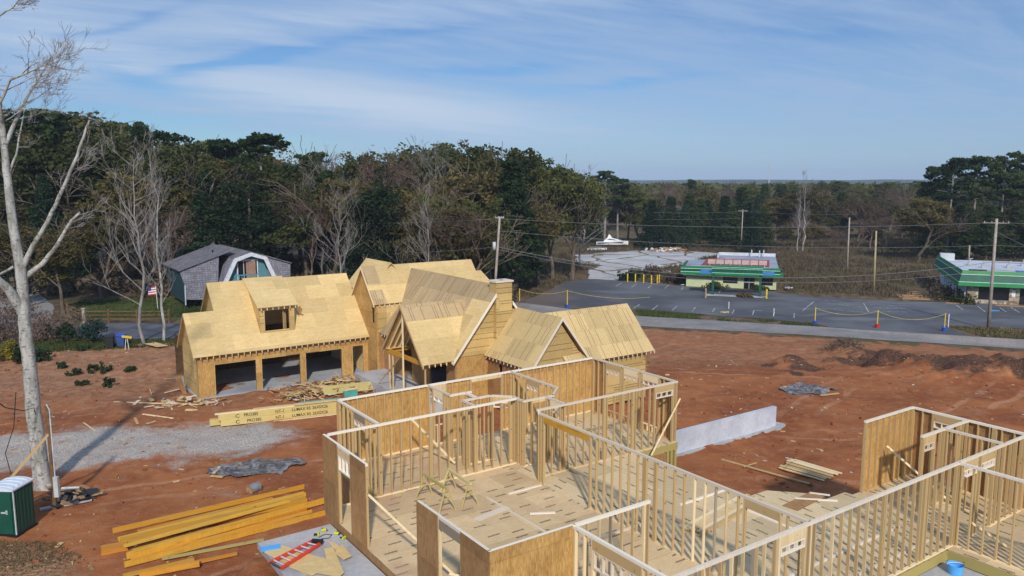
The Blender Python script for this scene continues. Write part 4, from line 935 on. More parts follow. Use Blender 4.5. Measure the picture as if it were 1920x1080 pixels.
# waste wood by the garage (uncountable)
def scraps(name, px_list, n, spread, mats, label, sz=(.3, 1.3), hgt0=.25, cat='wood scraps'):
    m = MB(); rr = random.Random(len(name)+n)
    for i in range(n):
        c = px_list[rr.randrange(len(px_list))]; p = at(*c, G0); x = p.x+rr.gauss(0, spread[0]); y = p.y+rr.gauss(0, spread[1]); m.mi = rr.randrange(len(mats))
        L = rr.uniform(*sz); m.obox((x, y, hgt(x, y)+.03+rr.random()**2*hgt0), (L, rr.choice((.05, .09, .14, .3)), rr.choice((.012, .04))), rr.uniform(0, 3.14), rr.gauss(0, .12), rr.gauss(0, .18))
    o = m.build(name, mats); return tag(o, label, cat, None, 'stuff')
scraps('wood_scraps', [(560, 742), (590, 732), (610, 726), (640, 722), (655, 716), (690, 722), (700, 730), (575, 738), (625, 730), (540, 745)], 330, (.9, .9), ['pine', 'osb_roof', 'osb_wall_shaded_brown', 'rot_board', 'pine_sunlit_pale'], 'heap of offcuts and splintered boards before the right hand garage bay', hgt0=.5)
scraps('wood_scraps', [(345, 757), (365, 756), (390, 758), (325, 760), (300, 757)], 70, (.8, .5), ['pine', 'pine_sunlit_pale', 'osb_roof'], 'pale offcuts strewn by the left garage corner', sz=(.15, .8))
for i, (p, q, wd, lb) in enumerate([((214, 754), (372, 759), .16, 'long pale board lying left of the garage corner'), ((268, 777), (325, 785), .12, 'pale board on the dirt between gravel and garage'), ((308, 711), (345, 708), .1, 'upper thin board on the red dirt left of the garage wall'),
    ((309, 737), (336, 730), .1, 'lower thin board on the red dirt left of the garage wall'), ((253, 784), (258, 795), .14, 'short stub of board at the gravel edge'), ((155, 792), (178, 808), .08, 'forked stick lying at the upper gravel edge'), ((275, 795), (292, 790), .12, 'small pale stub beside the gravel right of the pole shadow'),
    ((335, 748), (368, 742), .14, 'board end against the garage corner footing'), ((281, 730), (284, 740), .06, 'tiny upright offcut on the dirt left of the garage')]):
    span(p, q, G0+.05, wd, .04, 'board', 'pine', lb, 'board')
m = MB(); m.obox((0, 0, .55), (.30, .05, 1.5), 0, 0, math.radians(-28)); single(m, 'board', 'osb_wall_shaded_brown', at(342, 738, G0), ANG+.4, 'brown plank leaning on the garage side wall', 'board')
# tarps
def tarp(name, pts, z, label, hh=.16, seed=1):
    c = Vector((0, 0, 0)); P = [at(x, y, z) for x, y in pts]
    for q in P: c += q/len(P)
    cen = np.array([[q.x-c.x, q.y-c.y] for q in P]); x0, x1 = cen[:, 0].min(), cen[:, 0].max(); y0, y1 = cen[:, 1].min(), cen[:, 1].max()
    nx, ny = 46, 26; X, Y = np.meshgrid(np.linspace(x0, x1, nx), np.linspace(y0, y1, ny)); d = sdist([tuple(v) for v in cen], X, Y)+fbm(X+seed*9, Y, 1.1, 3)*.5
    Zt = fbm(X*1.0+seed*5, Y*2, 1.2, 4)*hh+.07; G_ = hz(X+c.x, Y+c.y); Zt = np.maximum(Zt, .015)+G_-z
    m = MB(); m.v = [(float(a), float(b), float(e)) for a, b, e in zip(X.ravel(), Y.ravel(), Zt.ravel())]
    for j in range(ny-1):
        for i in range(nx-1):
            if d[j:j+2, i:i+2].max() < .12: k = j*nx+i; m.f.append((k, k+1, k+nx+1, k+nx)); m.m.append(0)
    return single(m, name, 'tarp', (c.x, c.y, z), 0, label, 'tarp', smooth=True)
tarp('tarp', [(385, 890), (396, 880), (433, 868), (500, 862), (560, 858), (571, 873), (520, 888), (457, 897), (420, 895)], G0, 'crumpled grey plastic tarp on the dirt below the gravel strip', .24, 1)
tarp('tarp', [(1461, 732), (1480, 725), (1510, 723), (1572, 733), (1540, 741), (1490, 741)], G0, 'crumpled grey tarp far out on the red dirt to the right', .22, 2)
for i, (p, q, lb) in enumerate([((396, 893), (418, 895), 'pale board holding down the left corner of the near tarp'), ((400, 889), (412, 876), 'brown plank end on the left rim of the near tarp'), ((1460, 729), (1476, 725), 'board on the left corner of the far tarp'), ((1538, 742), (1572, 738), 'board on the near right corner of the far tarp')]):
    span(p, q, G0+.06, .16, .05, 'board', 'pine', lb, 'board')
# boards right
for i in range(9):
    a0 = at(1487, 862, -3.0); b0 = at(1575, 888, -3.0); a1 = at(1463, 878, -3.0); b1 = at(1548, 903, -3.0); t = i/8
    p, q = a0.lerp(a1, t), b0.lerp(b1, t); d = q-p; sh = random.uniform(-.12, .12); m = MB(); m.box(sh, d.length+sh, -.065, .065, 0, .045 if i < 8 else .04)
    pos_ = ('farthest', 'second farthest', 'third farthest', 'fourth farthest', 'middle', 'fourth nearest', 'third nearest', 'second nearest', 'nearest')[i]
    single(m, 'plank', 'pine', (p.x, p.y, -2.99+.05*(1-abs(t-.5)*2 > .3)+.045*(i % 2)), math.atan2(d.y, d.x), f'{pos_} plank of the loose bundle on red dirt beside the deck', 'plank', 'bundle of planks on the dirt')
span((1353, 862), (1517, 908), -3.0, .12, .05, 'plank', 'pine', 'single long plank on the dirt between concrete wall and plank bundle', 'plank')
span((1395, 876), (1418, 868), -2.93, .08, .03, 'plank', 'pine', 'short thin offcut lying across the single long plank', 'plank')
# low concrete wall
W1 = empty('concrete_wall', UW(30.5, 28.35, -3.1), ANG, 'low free standing pale concrete foundation wall on the red dirt', 'wall')
a = UW(30.2, 28.6); b = UW(38.7, 28.25)
m = MB(); m.box(-.5, 8.1, -.12, .12, 0, 1.33); m.build('wall_face', 'concrete_wall', W1)
m = MB()
for i in range(26): m.obox((-.4+i*.35, -.22+random.uniform(-.05, .08), .06), (.4, random.uniform(.15, .45), .14), random.uniform(-.3, .3), 0, random.uniform(-.1, .1))
m.obox((8.25, -.05, .08), (1.2, .6, .15), .2); m.build('footing', 'concrete', W1)
# sawhorses
def sawhorse(c, rz, lb, L=1.75):
    H_ = empty('sawhorse', UW(*c, 0), ANG+rz, lb, 'sawhorse', 'wooden sawhorses on the deck')
    m = MB(); m.box(-L/2, L/2, -.045, .045, .80, .89); m.build('top_rail', 'pine_treated', H_)
    for sx in (-1, 1):
        for sy in (-1, 1):
            m = MB(); m.tube([(sx*(L/2-.12), sy*.03, .86), (sx*(L/2-.02), sy*.34, 0)], .03, 4); m.build('leg', 'pine_treated', H_)
    for sx in (-1, 1): m = MB(); m.box(sx*(L/2-.09)-.015, sx*(L/2-.09)+.015, -.17, .17, .44, .50); m.build('crosspiece', 'pine_treated', H_)
sawhorse((13.05, 23.65), math.pi/2, 'left wooden sawhorse on the deck, nearer the outer wall')
sawhorse((14.0, 23.6), math.pi/2-.05, 'right wooden sawhorse on the deck, nearer the inner stud wall')
# timber stacked on deck seen through the studs
for i in range(10):
    m = MB(); m.box(0, 3.9, 0, .13, 0, .042); k = i % 5
    single(m, 'plank', 'pine', UW(18.95+random.uniform(-.15, .15), 16.45+k*.16, .005+.045*(i//5)), ANG+.17, f'{("front","second","third","fourth","back")[k]} plank, {("lower","upper")[i//5]} layer, of timber stacked on the deck behind the studs', 'plank', 'planks stacked on the deck')
m = MB(); m.box(0, 1.5, 0, .28, 0, .02); single(m, 'board', 'pine_sunlit_pale', UW(13.55, 21.55, .005), ANG+.18, 'white board lying flat on the deck right of the sawhorses', 'board')
for i, (u, w, L, r, lb) in enumerate([(10.4, 16.2, 1.9, .3, 'long brown board on the deck inside the near left doorway'), (15.3, 21.0, .9, -.5, 'short thin offcut in the middle of the deck'), (24.0, 16.6, 1.5, -.75, 'pale stick lying on the deck bay above the dirt'), (24.9, 16.6, .7, -.95, 'short white offcut on the deck bay'), (23.2, 15.9, 1.9, .1, 'brown board sheet lying across the deck bay')]):
    m = MB(); m.box(0, L, 0, .11 if i < 4 else .6, 0, .03 if i < 4 else .012); single(m, 'board', 'osb_wall_shaded_brown' if i in (0, 4) else 'pine_sunlit_pale', UW(u, w, .004), ANG+r, lb, 'board')
for k in range(5):
    m = MB(); m.box(0, 1.6, 0, .1, 0, .03); single(m, 'strip', 'paper', UW(10.9+k*.02, 15.2+k*.13, .004+.002*k), ANG+.12, f'{("first","second","third","fourth","fifth")[k]} white white strip lying in the near left room, counted from the front wall', 'strip', 'white strips on the deck')
# orange ladder on slab
LD = empty('ladder', at(*yz(1230, 668), -.33), 0, 'red orange folding ladder lying on plywood on the slab', 'ladder')
pa = at(*yz(1232, 668), -.30); pb = at(*yz(1500, 500), -.30); pc = at(*yz(1160, 630), -.26); pd = at(*yz(1440, 488), -.26); o0 = LD.location.copy()
for k, (a, b) in enumerate(((pa, pb), (pc, pd))):
    d = b-a; m = MB(); m.box(0, d.length, -.04, .04, 0, .09); m.build('rail', 'orange_red', LD, a-o0, math.atan2(d.y, d.x))
m = MB()
for k in range(6):
    t = .08+k*.16; a = pa.lerp(pb, t)-o0; b = pc.lerp(pd, t)-o0; a.z += .07; b.z += .07; m2 = MB(); m2.tube([a, b], .03, 4); m2.build('step', 'grey_metal', LD)
m = MB(); d = pb-pd; m.box(0, d.length+.06, -.07, .07, 0, .11); m.build('cap', 'black', LD, pd-o0, math.atan2(d.y, d.x))
m = MB(); a = pc-o0; b = pa-o0; m.tube([a+Vector((0, 0, .05)), b+Vector((0, 0, .05))], .035, 6); m.build('foot', 'dark_metal', LD)
# plywood on the slab
for i, (pts, lb) in enumerate([([(1120, 555), (1210, 500), (1600, 620), (1400, 705)], 'largest plywood sheet under the ladder on the slab'), ([(1540, 480), (1590, 490), (1700, 570), (1640, 590)], 'narrow plywood piece right of the ladder nearest the stud wall'),
    ([(1290, 655), (1520, 590), (1585, 640), (1440, 711)], 'plywood offcut lying on the large sheet at the bottom edge'), ([(1520, 530), (1580, 520), (1655, 690), (1560, 700)], 'long plywood strip crossing the sheets right of the ladder'), ([(1590, 560), (1640, 500), (1705, 580), (1650, 605)], 'small square plywood piece at the right of the slab heap'), ([(1460, 690), (1600, 630), (1655, 690), (1620, 720)], 'plywood offcut at the very front of the slab heap')]):
    zz = -.345+.016*i; q = [at(*yz(x, y), zz) for x, y in pts]; c = sum(q, Vector())/4; m = MB(); m.prism([(v-c) for v in q], (0, 0, .013)); single(m, 'plywood_sheet', 'osb_roof', c, 0, lb, 'plywood')
def nailer(px, rz, lb):
    N = empty('nail_gun', at(*px, -.34), rz, lb, 'nail gun', 'nail guns on the slab'); N.scale = (.72, .72, .72); m = MB(); m.box(-.13, .10, -.04, .04, .03, .12); m.build('body', 'hi_vis', N)
    m = MB(); m.box(-.06, -.01, .04, .20, .04, .09); m.build('handle', 'black', N); m = MB(); m.box(.10, .15, -.10, .16, .02, .06); m.build('magazine', 'dark_metal', N)
nailer(yz(1520, 412), .5, 'yellow nail gun farthest back on the slab'); nailer(yz(1480, 440), 2.0, 'yellow nail gun with black handle left on the slab'); nailer(yz(1605, 434), -.2, 'yellow nail gun next to the wall base on the slab'); nailer(yz(1655, 465), 1.2, 'small yellow nail gun nearest the wall base')
m = MB(); m.tube([(0, 0, .01), (.25, .05, .01), (.3, .3, .01), (.05, .35, .01), (-.1, .1, .01)], .012, 5); single(m, 'air_hose', 'black', at(*yz(1500, 465), -.34), 0, 'short loop of black hose among the nail guns', 'hose')
m = MB(); m.obox((0, 0, .01), (.62, .35, .02), .4); single(m, 'plastic_scrap', 'blue_sky_plastic', at(*yz(1165, 525), -.34), 0, 'light blue plastic scrap at the left corner of the slab', 'scrap')
# blue bucket lower right
BK = empty('bucket', at(1790, 1075, -.36), 0, 'light blue open bucket on the porch slab by the rim board, bottom right', 'bucket')
m = MB(); n = 24; m.tube([(0, 0, 0), (0, 0, .30)], [.20, .24], n, cap=False); m.tube([(0, 0, .30), (0, 0, .02)], [.225, .18], n, cap=False); m.poly([(.185*math.cos(i*2*math.pi/n), .185*math.sin(i*2*math.pi/n), .02) for i in range(n)]); m.build('pail', 'blue_sky_plastic', BK)
m = MB(); m.tube([(math.cos(i*math.pi/8)*.25, math.sin(i*math.pi/8)*.1-.0, .30+.0*i) for i in range(9)], .008, 5); m.build('handle', 'white_paint', BK)
# portable toilet
PT = empty('portable_toilet', (-22.4, 31.2, G0), math.radians(-4), 'dark green portable toilet with white domed roof at the left edge', 'portable toilet')
pw, pd_, ph = 1.15, 1.2, 2.05
m = MB(); m.box(-pw, 1.15+.05, -.05, pd_+.05, 0, .14); 
PT.location = (-21.5, 30.7, G0)
m = MB(); m.box(-.04, pw+.04, -.04, pd_+.04, 0, .12); m.build('base', 'black', PT)
m = MB(); m.box(0, pw, .03, pd_, .12, ph); 
for k in range(5): m.box(pw, pw+.022, .14+k*.21, .22+k*.21, .25, ph-.12)
m.build('cabin', 'potty_green', PT)
m = MB(); m.box(.10, pw-.10, -.012, .028, .16, ph-.08); m.prism([(.16, -.03, .35), (pw-.16, -.03, .8), (pw-.16, -.03, .9), (.16, -.03, .45)], (0, .015, 0)); m.prism([(.16, -.03, 1.35), (pw-.16, -.03, .95), (pw-.16, -.03, 1.05), (.16, -.03, 1.45)], (0, .015, 0)); dd = m.build('door', 'potty_green', PT)
m = MB(); m.box(.62, .88, -.06, -.031, 1.05, 1.11); m.box(.82, .90, -.06, -.031, 1.02, 1.18); m.build('handle', 'galvanised', dd)
m = MB(); prof = [(x, .10*math.sin(math.pi*(x+.05)/(pw+.1))) for x in np.linspace(-.05, pw+.05, 13)]
m.prism([(x, -.06, ph+z) for x, z in prof]+[(pw+.05, -.06, ph-.06), (-.05, -.06, ph-.06)], (0, pd_+.12, 0))
for k in range(4): y = .1+k*.3; m.prism([(x, y, ph+z+.025) for x, z in prof[1:-1]]+[(prof[-2][0], y, ph), (prof[1][0], y, ph)], (0, .1, 0))
m.build('roof', 'potty_roof', PT)
m = MB(); m.box(pw-.01, pw+.03, -.005, .045, .12, ph); m.build('corner_post', 'galvanised', PT)
# temporary power post
PP = empty('power_post', (-20.35, 33.4, G0), 0, 'rough timber power post with conduit between toilet and pale tree', 'post')
m = MB(); m.box(-.07, .07, -.05, .05, 0, 4.75); m.build('timber', 'fence_and_shade_brown', PP)
m = MB(); m.tube([(.12, -.03, .8), (.11, -.03, 4.6), (.0, -.03, 4.85)], .03, 8); m.build('conduit', 'galvanised', PP)
m = MB(); m.box(.06, .26, -.12, .04, .62, 1.55); m.build('meter_box', 'galvanised', PP)
m = MB(); m.tube([(.35, 0, 1.0), (1.1, .1, 1.0)], .06, 6); m.build('side_box', 'grey_metal', PP)
m = MB(); m.tube([(-.02, 0, 3.5), (-1.9, -1.6, .9)], .07, 4); m.build('brace', 'pine', PP)
c1 = atY(44, 770, 33.4); c0 = atY(-30, 735, 30)
m = MB(); m.tube([c0, c0.lerp(c1, .5)-Vector((0, 0, .25)), c1, c1+Vector((.4, .1, .1)), c1+Vector((.45, .1, -.2))], .022, 5); single(m, 'power_cable', 'black', (0, 0, 0), 0, 'black cable sagging to the timber power post from the left', 'cable')
m = MB(); m.tube([atY(30, 735, 34), atY(26, 800, 34), atY(10, 850, 34), atY(24, 900, 34)], .018, 5); single(m, 'loose_cable', 'black', (0, 0, 0), 0, 'thin dark cable hanging loose left of the pale trunk', 'cable')
m = MB()
for i in range(46):
    x, y = random.gauss(-20.2, .7), random.gauss(34.6, .5); m.mi = i % 2; m.obox((x, y, hgt(x, y)+random.uniform(.02, .28)), (random.uniform(.2, .7), random.uniform(.06, .4), .05), random.uniform(0, 3), random.gauss(0, .3), random.gauss(0, .3))
tag(m.build('debris_heap', ['bin_black', 'rot_board']), 'heap of black plastic and rotten boards at the foot of the pale tree', 'debris', kind='stuff')
span((75, 957), (172, 938), G0+.05, .2, .08, 'plank', 'concrete', 'grey weathered plank in front of the heap at the pale tree', 'plank')
# wheelie bins
def bin_(px, mat, lid, lb, rz):
    p = at(*px, -2.5); B_ = empty('wheelie_bin', (p.x, p.y, hgt(p.x, p.y)), rz, lb, 'bin')
    m = MB(); b0, t0 = (.25, .28), (.32, .38)
    v = [(-b0[0], -b0[1], .06), (b0[0], -b0[1], .06), (b0[0], b0[1], .06), (-b0[0], b0[1], .06), (-t0[0], -t0[1], 1.0), (t0[0], -t0[1], 1.0), (t0[0], t0[1], 1.0), (-t0[0], t0[1], 1.0)]
    m.v = v; m.f = [(3, 2, 1, 0), (4, 5, 6, 7), (0, 1, 5, 4), (1, 2, 6, 5), (2, 3, 7, 6), (3, 0, 4, 7)]; m.m = [0]*6; m.build('tub', mat, B_)
    m = MB(); m.prism([(-.36, -.42, 1.0), (.36, -.42, 1.0), (.36, .42, 1.03), (-.36, .42, 1.03)], (0, 0, .06)); m.build('lid', lid, B_)
    for s_ in (-1, 1): m = MB(); m.tube([(s_*.26, .30, .12), (s_*.33, .30, .12)], .12, 12); m.build('wheel', 'black', B_)
    m = MB(); m.tube([(-.28, .46, 1.0), (.28, .46, 1.0)], .02, 6); m.build('handle', 'black', B_)
bin_((207, 652), 'bin_black', 'bin_black', 'black wheelie bin left of the blue lidded one', .3); bin_((228, 649), 'bin_blue', 'blue_plastic', 'dark wheelie bin with bright blue lid by the slim grey tree', .2)
SN = empty('garden_statue', at(239, 656, -2.5), .5, 'small prop with yellow top and white legs beside the blue lidded bin', 'prop')
for s_ in (-.18, .12): m = MB(); m.tube([(s_, 0, 0), (s_*.3, 0, 1.0)], .025, 5); m.build('leg', 'white_paint', SN)
m = MB(); m.obox((0, 0, 1.1), (.7, .3, .16), .2, .25); m.build('top', 'yellow_paint', SN)
m = MB(); m.prism([(0, 0, 0), (.9, 0, .0), (1.6, -2.0, .05), (.8, -2.1, .05)], (0, 0, .05)); single(m, 'board', 'osb_roof', at(272, 645, -2.45), .5, 'bent tan board on the ground beside the slim twin tree', 'board')
# small litter on the dirt (uncountable)
m = MB(); rr = random.Random(5); mats = ['pine', 'rot_board', 'paper', 'osb_wall_shaded_brown', 'concrete']
for i in range(1500):
    y = rr.uniform(27, 72)**1.0; x = rr.uniform(-.68, .68)*y
    u, w = toUW(x, y)
    if (9 < u < 31 and 3 < w < 30) or (11 < u < 38 and 37 < w < 62): continue
    if x > -9 and y < 45 and u < 9.6 and w < 26 and w > 16: continue
    z = hgt(x, y); m.mi = rr.choices(range(5), (4, 6, .12, 3, 1.5))[0]; L = rr.choice((.04, .06, .09, .14, .3))*rr.uniform(.6, 1.2)
    m.obox((x, y, z+.02), (L, L*rr.uniform(.12, .5) if L > .12 else L, .03), rr.uniform(0, 3.2), rr.gauss(0, .1), rr.gauss(0, .2))
tag(m.build('litter', mats), 'twigs, chips and scraps scattered over the red dirt', 'litter', kind='stuff')
m = MB(); rr = random.Random(15)
for i in range(1500):
    y = rr.uniform(27, 70); x = rr.uniform(-.66, .68)*y; u, w = toUW(x, y)
    if (6.5 < u < 31 and 3 < w < 30) or (11 < u < 38 and 37 < w < 62): continue
    if float(sdist(GRAVEL, np.array([x]), np.array([y]))[0]) < 1: continue
    s_ = rr.choice((.05, .07, .10, .15))*rr.uniform(.6, 1.2); m.obox((x, y, hgt(x, y)+s_*.15), (s_*1.3, s_, s_*.7), rr.uniform(0, 3), rr.uniform(-.5, .5), rr.uniform(-.5, .5))
tag(m.build('clods', 'clod'), 'clods of red clay scattered over the site', 'clods', kind='stuff')
# root and brush pile
m = MB(); rr = random.Random(9)
for i in range(260):
    c = Vector((32.0+rr.gauss(0, .9), 74.0+rr.gauss(0, .5), 0)); c.z = hgt(c.x, c.y)+rr.uniform(0, .5); d = Vector((rr.gauss(0, 1), rr.gauss(0, 1), rr.gauss(0, .5))).normalized()*rr.uniform(.3, .9)
    m.tube([c, c+d*.6+Vector((0, 0, .05)), c+d], [.03, .02, .008], 4, cap=False)
tag(m.build('brush_pile', 'bark_brown'), 'tangle of roots and branches on a mound by the road', 'brush pile', kind='stuff')
# ---------------------------------------------------------------- poles and wires
def pole(px_top, px_base, zg, r0, r1, mat, label, arms=(), name='utility_pole', group='utility poles', lean=True):
    b = at(*px_base, zg); t = atY(*px_top, b.y); d = t-b
    P_ = empty(name, b, 0, label, 'utility pole' if 'utility' in name else 'post', group)
    m = MB(); m.tube([(0, 0, 0), d], [r0, r1], 10); m.build('shaft', mat, P_, smooth=True)
    for (f, half, ang) in arms:
        c = d*f; v = Vector((math.cos(ang), math.sin(ang), 0))*half; m = MB(); m.tube([c-v, c+v], .07, 4); a = m.build('crossarm', 'pole_wood', P_)
        for s_ in (-.9, -.35, .5, .9): m = MB(); q = c+v*s_; m.tube([q, q+Vector((0, 0, .22))], [.05, .03], 6); m.build('insulator', 'galvanised', a)
    return b, t, P_
pA = pole((937, 406), (924, 600), -4.6, .17, .12, 'pole_wood', 'pale leaning utility pole rising behind the chimney', [(.985, .5, -.2)])
pD = pole((1869, 410), (1853, 618), -5, .20, .13, 'pole_wood', 'tall leaning grey utility pole in front of the right hand green building', [(.96, 1.3, -.25)])
pC = pole((1643, 433), (1638, 549), -5, .16, .12, 'pole_tan', 'tan utility pole with yellowish foot at the edge of the lot')
pB = pole((1593, 408), (1588, 512), -5, .16, .12, 'pole_wood', 'bare grey utility pole left of the tan one in the brush')
pE = pole((1393, 393), (1389, 470), -5, .15, .11, 'pole_wood', 'far utility pole with a crossarm against the dark pines', [(.965, 1.1, .1)])
pF = pole((1818, 460), (1816, 500), -5, .16, .14, 'pole_wood', 'short pole standing just behind the right hand flat roof')
m = MB(); m.tube([(.2, -.1, 8.2), (.2, -.1, 9.1)], .2, 10); m.build('transformer', 'galvanised', pA[2], smooth=True)
m = MB(); m.tube([(0, 0, 10.9), (3.3, -.5, 9.2)], .02, 4); m.build('guy_wire', 'wire', pD[2])
def wire(a, b, sag, label, r=.017, extend=0):
    P_ = []; 
    for i in range(25):
        t = i/24; p = a.lerp(b, t); p.z -= 4*sag*t*(1-t); P_.append(p)
    c = a; m = MB(); m.tube([p-c for p in P_], r, 4, cap=False); return single(m, 'power_line', 'wire', c, 0, label, 'power line', 'wires along the road')
def onp(P_, y_px, x_px): return atY(x_px, y_px, P_[0].y)
A_ = [onp(pA, y, x) for y, x in ((410, 937), (433, 936), (463, 934), (468, 934))]; D_ = [onp(pD, y, x) for y, x in ((417, 1868), (460, 1865), (491, 1862), (506, 1861))]
nm = ('topmost wire', 'second wire from the top', 'thick third wire', 'lowest wire')
for i in range(4):
    wire(A_[i], D_[i], (.75, .9, 2.6, 2.5)[i], f'{nm[i]} between the chimney pole and the pole at the right', (.018, .016, .026, .020)[i])
    wire(D_[i], D_[i]+Vector((60, -20, .3)), .6, f'{nm[i]} leaving the right pole out of the picture', (.018, .016, .026, .020)[i])
wire(A_[0], A_[0]+Vector((-60, 26, 0)), 1.2, 'upper wire running left from the chimney pole into the trees'); wire(A_[2], A_[2]+Vector((-60, 26, -1.5)), 1.5, 'lower wire running left from the chimney pole into the trees')
E0 = atY(1393, 396, pE[0].y); wire(E0, atY(1225, 398, pE[0].y), .3, 'thin far wire running left from the far pole'); wire(E0-Vector((0, 0, 1.6)), atY(1225, 411, pE[0].y), .2, 'second far wire running left from the far pole'); wire(E0, atY(1600, 402, pE[0].y), .3, 'thin far wire running right from the far pole')
# yellow bollards
def bollard(px, lb, h=1.15, r=.10, mat='yellow_paint'):
    p = at(*px, -4.95); m = MB(); m.tube([(0, 0, 0), (0, 0, h-.05), (0, 0, h)], [r, r, r*.6], 10); return single(m, 'bollard', mat, p, 0, lb, 'bollard', 'yellow bollards')
BP = [(770, 527), (783, 510), (822, 530), (877, 533), (929, 540), (968, 537), (981, 534)]
BN = ('first yellow bollard from the left beside the lot weeds', 'yellow bollard just behind the first one', 'third yellow bollard from the left', 'fourth yellow bollard from the left', 'fifth yellow bollard from the left', 'left one of the last close pair of yellow bollards', 'right one of the last close pair of yellow bollards')
for p, n in zip(BP, BN): bollard(z4(*p), n, 1.35)
bollard(z7(493, 800), 'rust stained yellow bollard by the left canopy post', 1.35, .11, 'pole_tan'); bollard(z7(1262, 808), 'bright yellow bollard by the right canopy post', 1.3, .13)
# rope barrier posts in buckets
def ropepost(px, mat, lb, h=1.55):
    p = at(*px, -4.95); R_ = empty('barrier_post', p, 0, lb, 'barrier post', 'rope barrier posts'); m = MB(); m.tube([(0, 0, 0), (0, 0, .42)], [.22, .27], 14); m.build('bucket', mat, R_)
    m = MB(); m.tube([(0, 0, .42), (0, 0, h+.45)], .055, 8); m.build('pole', 'yellow_paint', R_); return p+Vector((0, 0, h+.35))
q1 = ropepost(z5(345, 886), 'blue_plastic', 'yellow barrier post in a blue bucket, left of the red bucket'); q2 = ropepost(z5(660, 903), 'red_plastic', 'yellow barrier post standing in a red bucket'); q3 = ropepost(z5(1000, 920), 'blue_plastic', 'yellow barrier post in a blue bucket nearest the tall right pole')
q4 = ropepost(z4(368, 702), 'blue_plastic', 'yellow barrier post in a blue bucket left of the gable roof', 1.9); q5 = ropepost(z4(50, 690), 'rot_board', 'yellow barrier post beside the chimney', 1.9)
def rope(a, b, sag, lb):
    m = MB(); m.tube([a.lerp(b, i/16)-Vector((0, 0, 4*sag*(i/16)*(1-i/16)))-a for i in range(17)], .03, 4, cap=False); single(m, 'rope', 'rope', a, 0, lb, 'rope', 'ropes of the lot barrier')
rope(q1, q2, .6, 'sagging rope between blue and red bucket posts'); rope(q2, q3, .8, 'sagging rope between red bucket post and the right blue bucket post'); rope(q5, q4, .5, 'rope from the post by the chimney to the next bucket post'); rope(q4, q4+Vector((10.5, -1.5, -.6)), .5, 'rope running right from the bucket post above the roof ridge')
for px, lb in ((z5(1020, 900), 'thin white marker stake right of the blue bucket'), (z5(137, 842), 'small white stake at the lot edge'), (z7(786, 938), 'grey stake on the grass strip before the cream building')):
    m = MB(); m.tube([(0, 0, 0), (0, 0, 1.5 if '10' in str(px) or 'thin' in lb else .9)], .05, 6); single(m, 'stake', 'white_paint', at(*px, -4.95), 0, lb, 'stake')
# ---------------------------------------------------------------- drive-in restaurant, cream and green
DI = empty('drive_in_restaurant', (27.3, 122.3, -5), math.radians(-17.1), 'closed cream walled restaurant with green canopy fascia on two green posts', 'restaurant')
def dp(m, name, mat, par=None): return m.build(name, mat, par or DI)
m = MB(); wx = [(5.6, 8.15), (9.25, 11.35)]
cols = [(0, 4.4, 0, 2.6), (4.4, 5.6, 0, 2.6), (8.15, 8.6, 0, 2.6)]
def wl(m, segs, y0, y1):
    for a, b, c, d in segs: m.box(a, b, y0, y1, c, d)
wl(m, [(0, 5.55, 0, 2.6), (5.55, 7.75, 0, .75), (7.75, 8.6, 0, 2.6), (10.3, 11.1, 0, 2.6), (11.1, 12.9, 0, .6), (12.9, 13.4, 0, 2.6), (5.55, 7.75, 2.35, 2.6), (8.6, 10.3, 2.2, 2.6), (11.1, 12.9, 2.35, 2.6)], 0, .2)
m.box(0, .2, .2, 10, 0, 2.6); m.box(13.2, 13.4, .2, 19, 0, 2.6); m.box(4.2, 4.4, 10, 19, 0, 2.7); m.box(.2, 4.2, 9.8, 10, 0, 2.6); m.box(4.2, 13.4, 19, 19.2, 0, 2.7)
dp(m, 'wall', 'cream_wall')
m = MB(); m.box(.0, 4.4, -.02, -.003, 1.5, 2.45); dp(m, 'wall_band', 'cream_dark')
for k, (a, b, c, d) in enumerate(((5.55, 7.75, .75, 2.35), (11.1, 12.9, .6, 2.35))): m = MB(); m.box(a, b, .08, .1, c, d); dp(m, 'window', 'glass_dark')
m = MB(); m.box(8.6, 10.3, .08, .1, 0, 2.2); D0 = dp(m, 'door', 'glass_dark')
m = MB()
for a, b, c, d in ((8.6, 8.68, 0, 2.2), (9.41, 9.49, 0, 2.2), (10.22, 10.3, 0, 2.2)): m.box(a, b, .04, .079, c, d)
m.box(8.68, 9.41, .045, .078, .95, 1.05); m.box(9.49, 10.22, .045, .078, .95, 1.05); m.box(8.68, 9.41, .045, .078, 2.1, 2.2); m.box(9.49, 10.22, .045, .078, 2.1, 2.2); dp(m, 'door_frame', 'grey_metal', D0)
m = MB(); m.box(3.9, 4.3, -.15, -.021, .9, 1.9); dp(m, 'meter_box', 'galvanised')
m = MB(); m.box(-.2, 13.6, 0, 9.5, 3.25, 3.38); m.box(4.0, 13.6, 9.5, 19.4, 3.2, 3.34); dp(m, 'roof', 'roof_grey')
m = MB(); m.box(4.0, 13.6, 18.9, 19.1, 3.34, 3.85); m.box(4.0, 4.2, 14, 18.9, 3.34, 3.7); dp(m, 'parapet', 'white_wall')
for k, (x, y) in enumerate(((9.6, 18), (10.9, 17.2), (11.6, 18))): m = MB(); m.tube([(x, y, 3.34), (x, y, 4.5)], .1, 8); dp(m, 'roof_vent', 'white_wall')
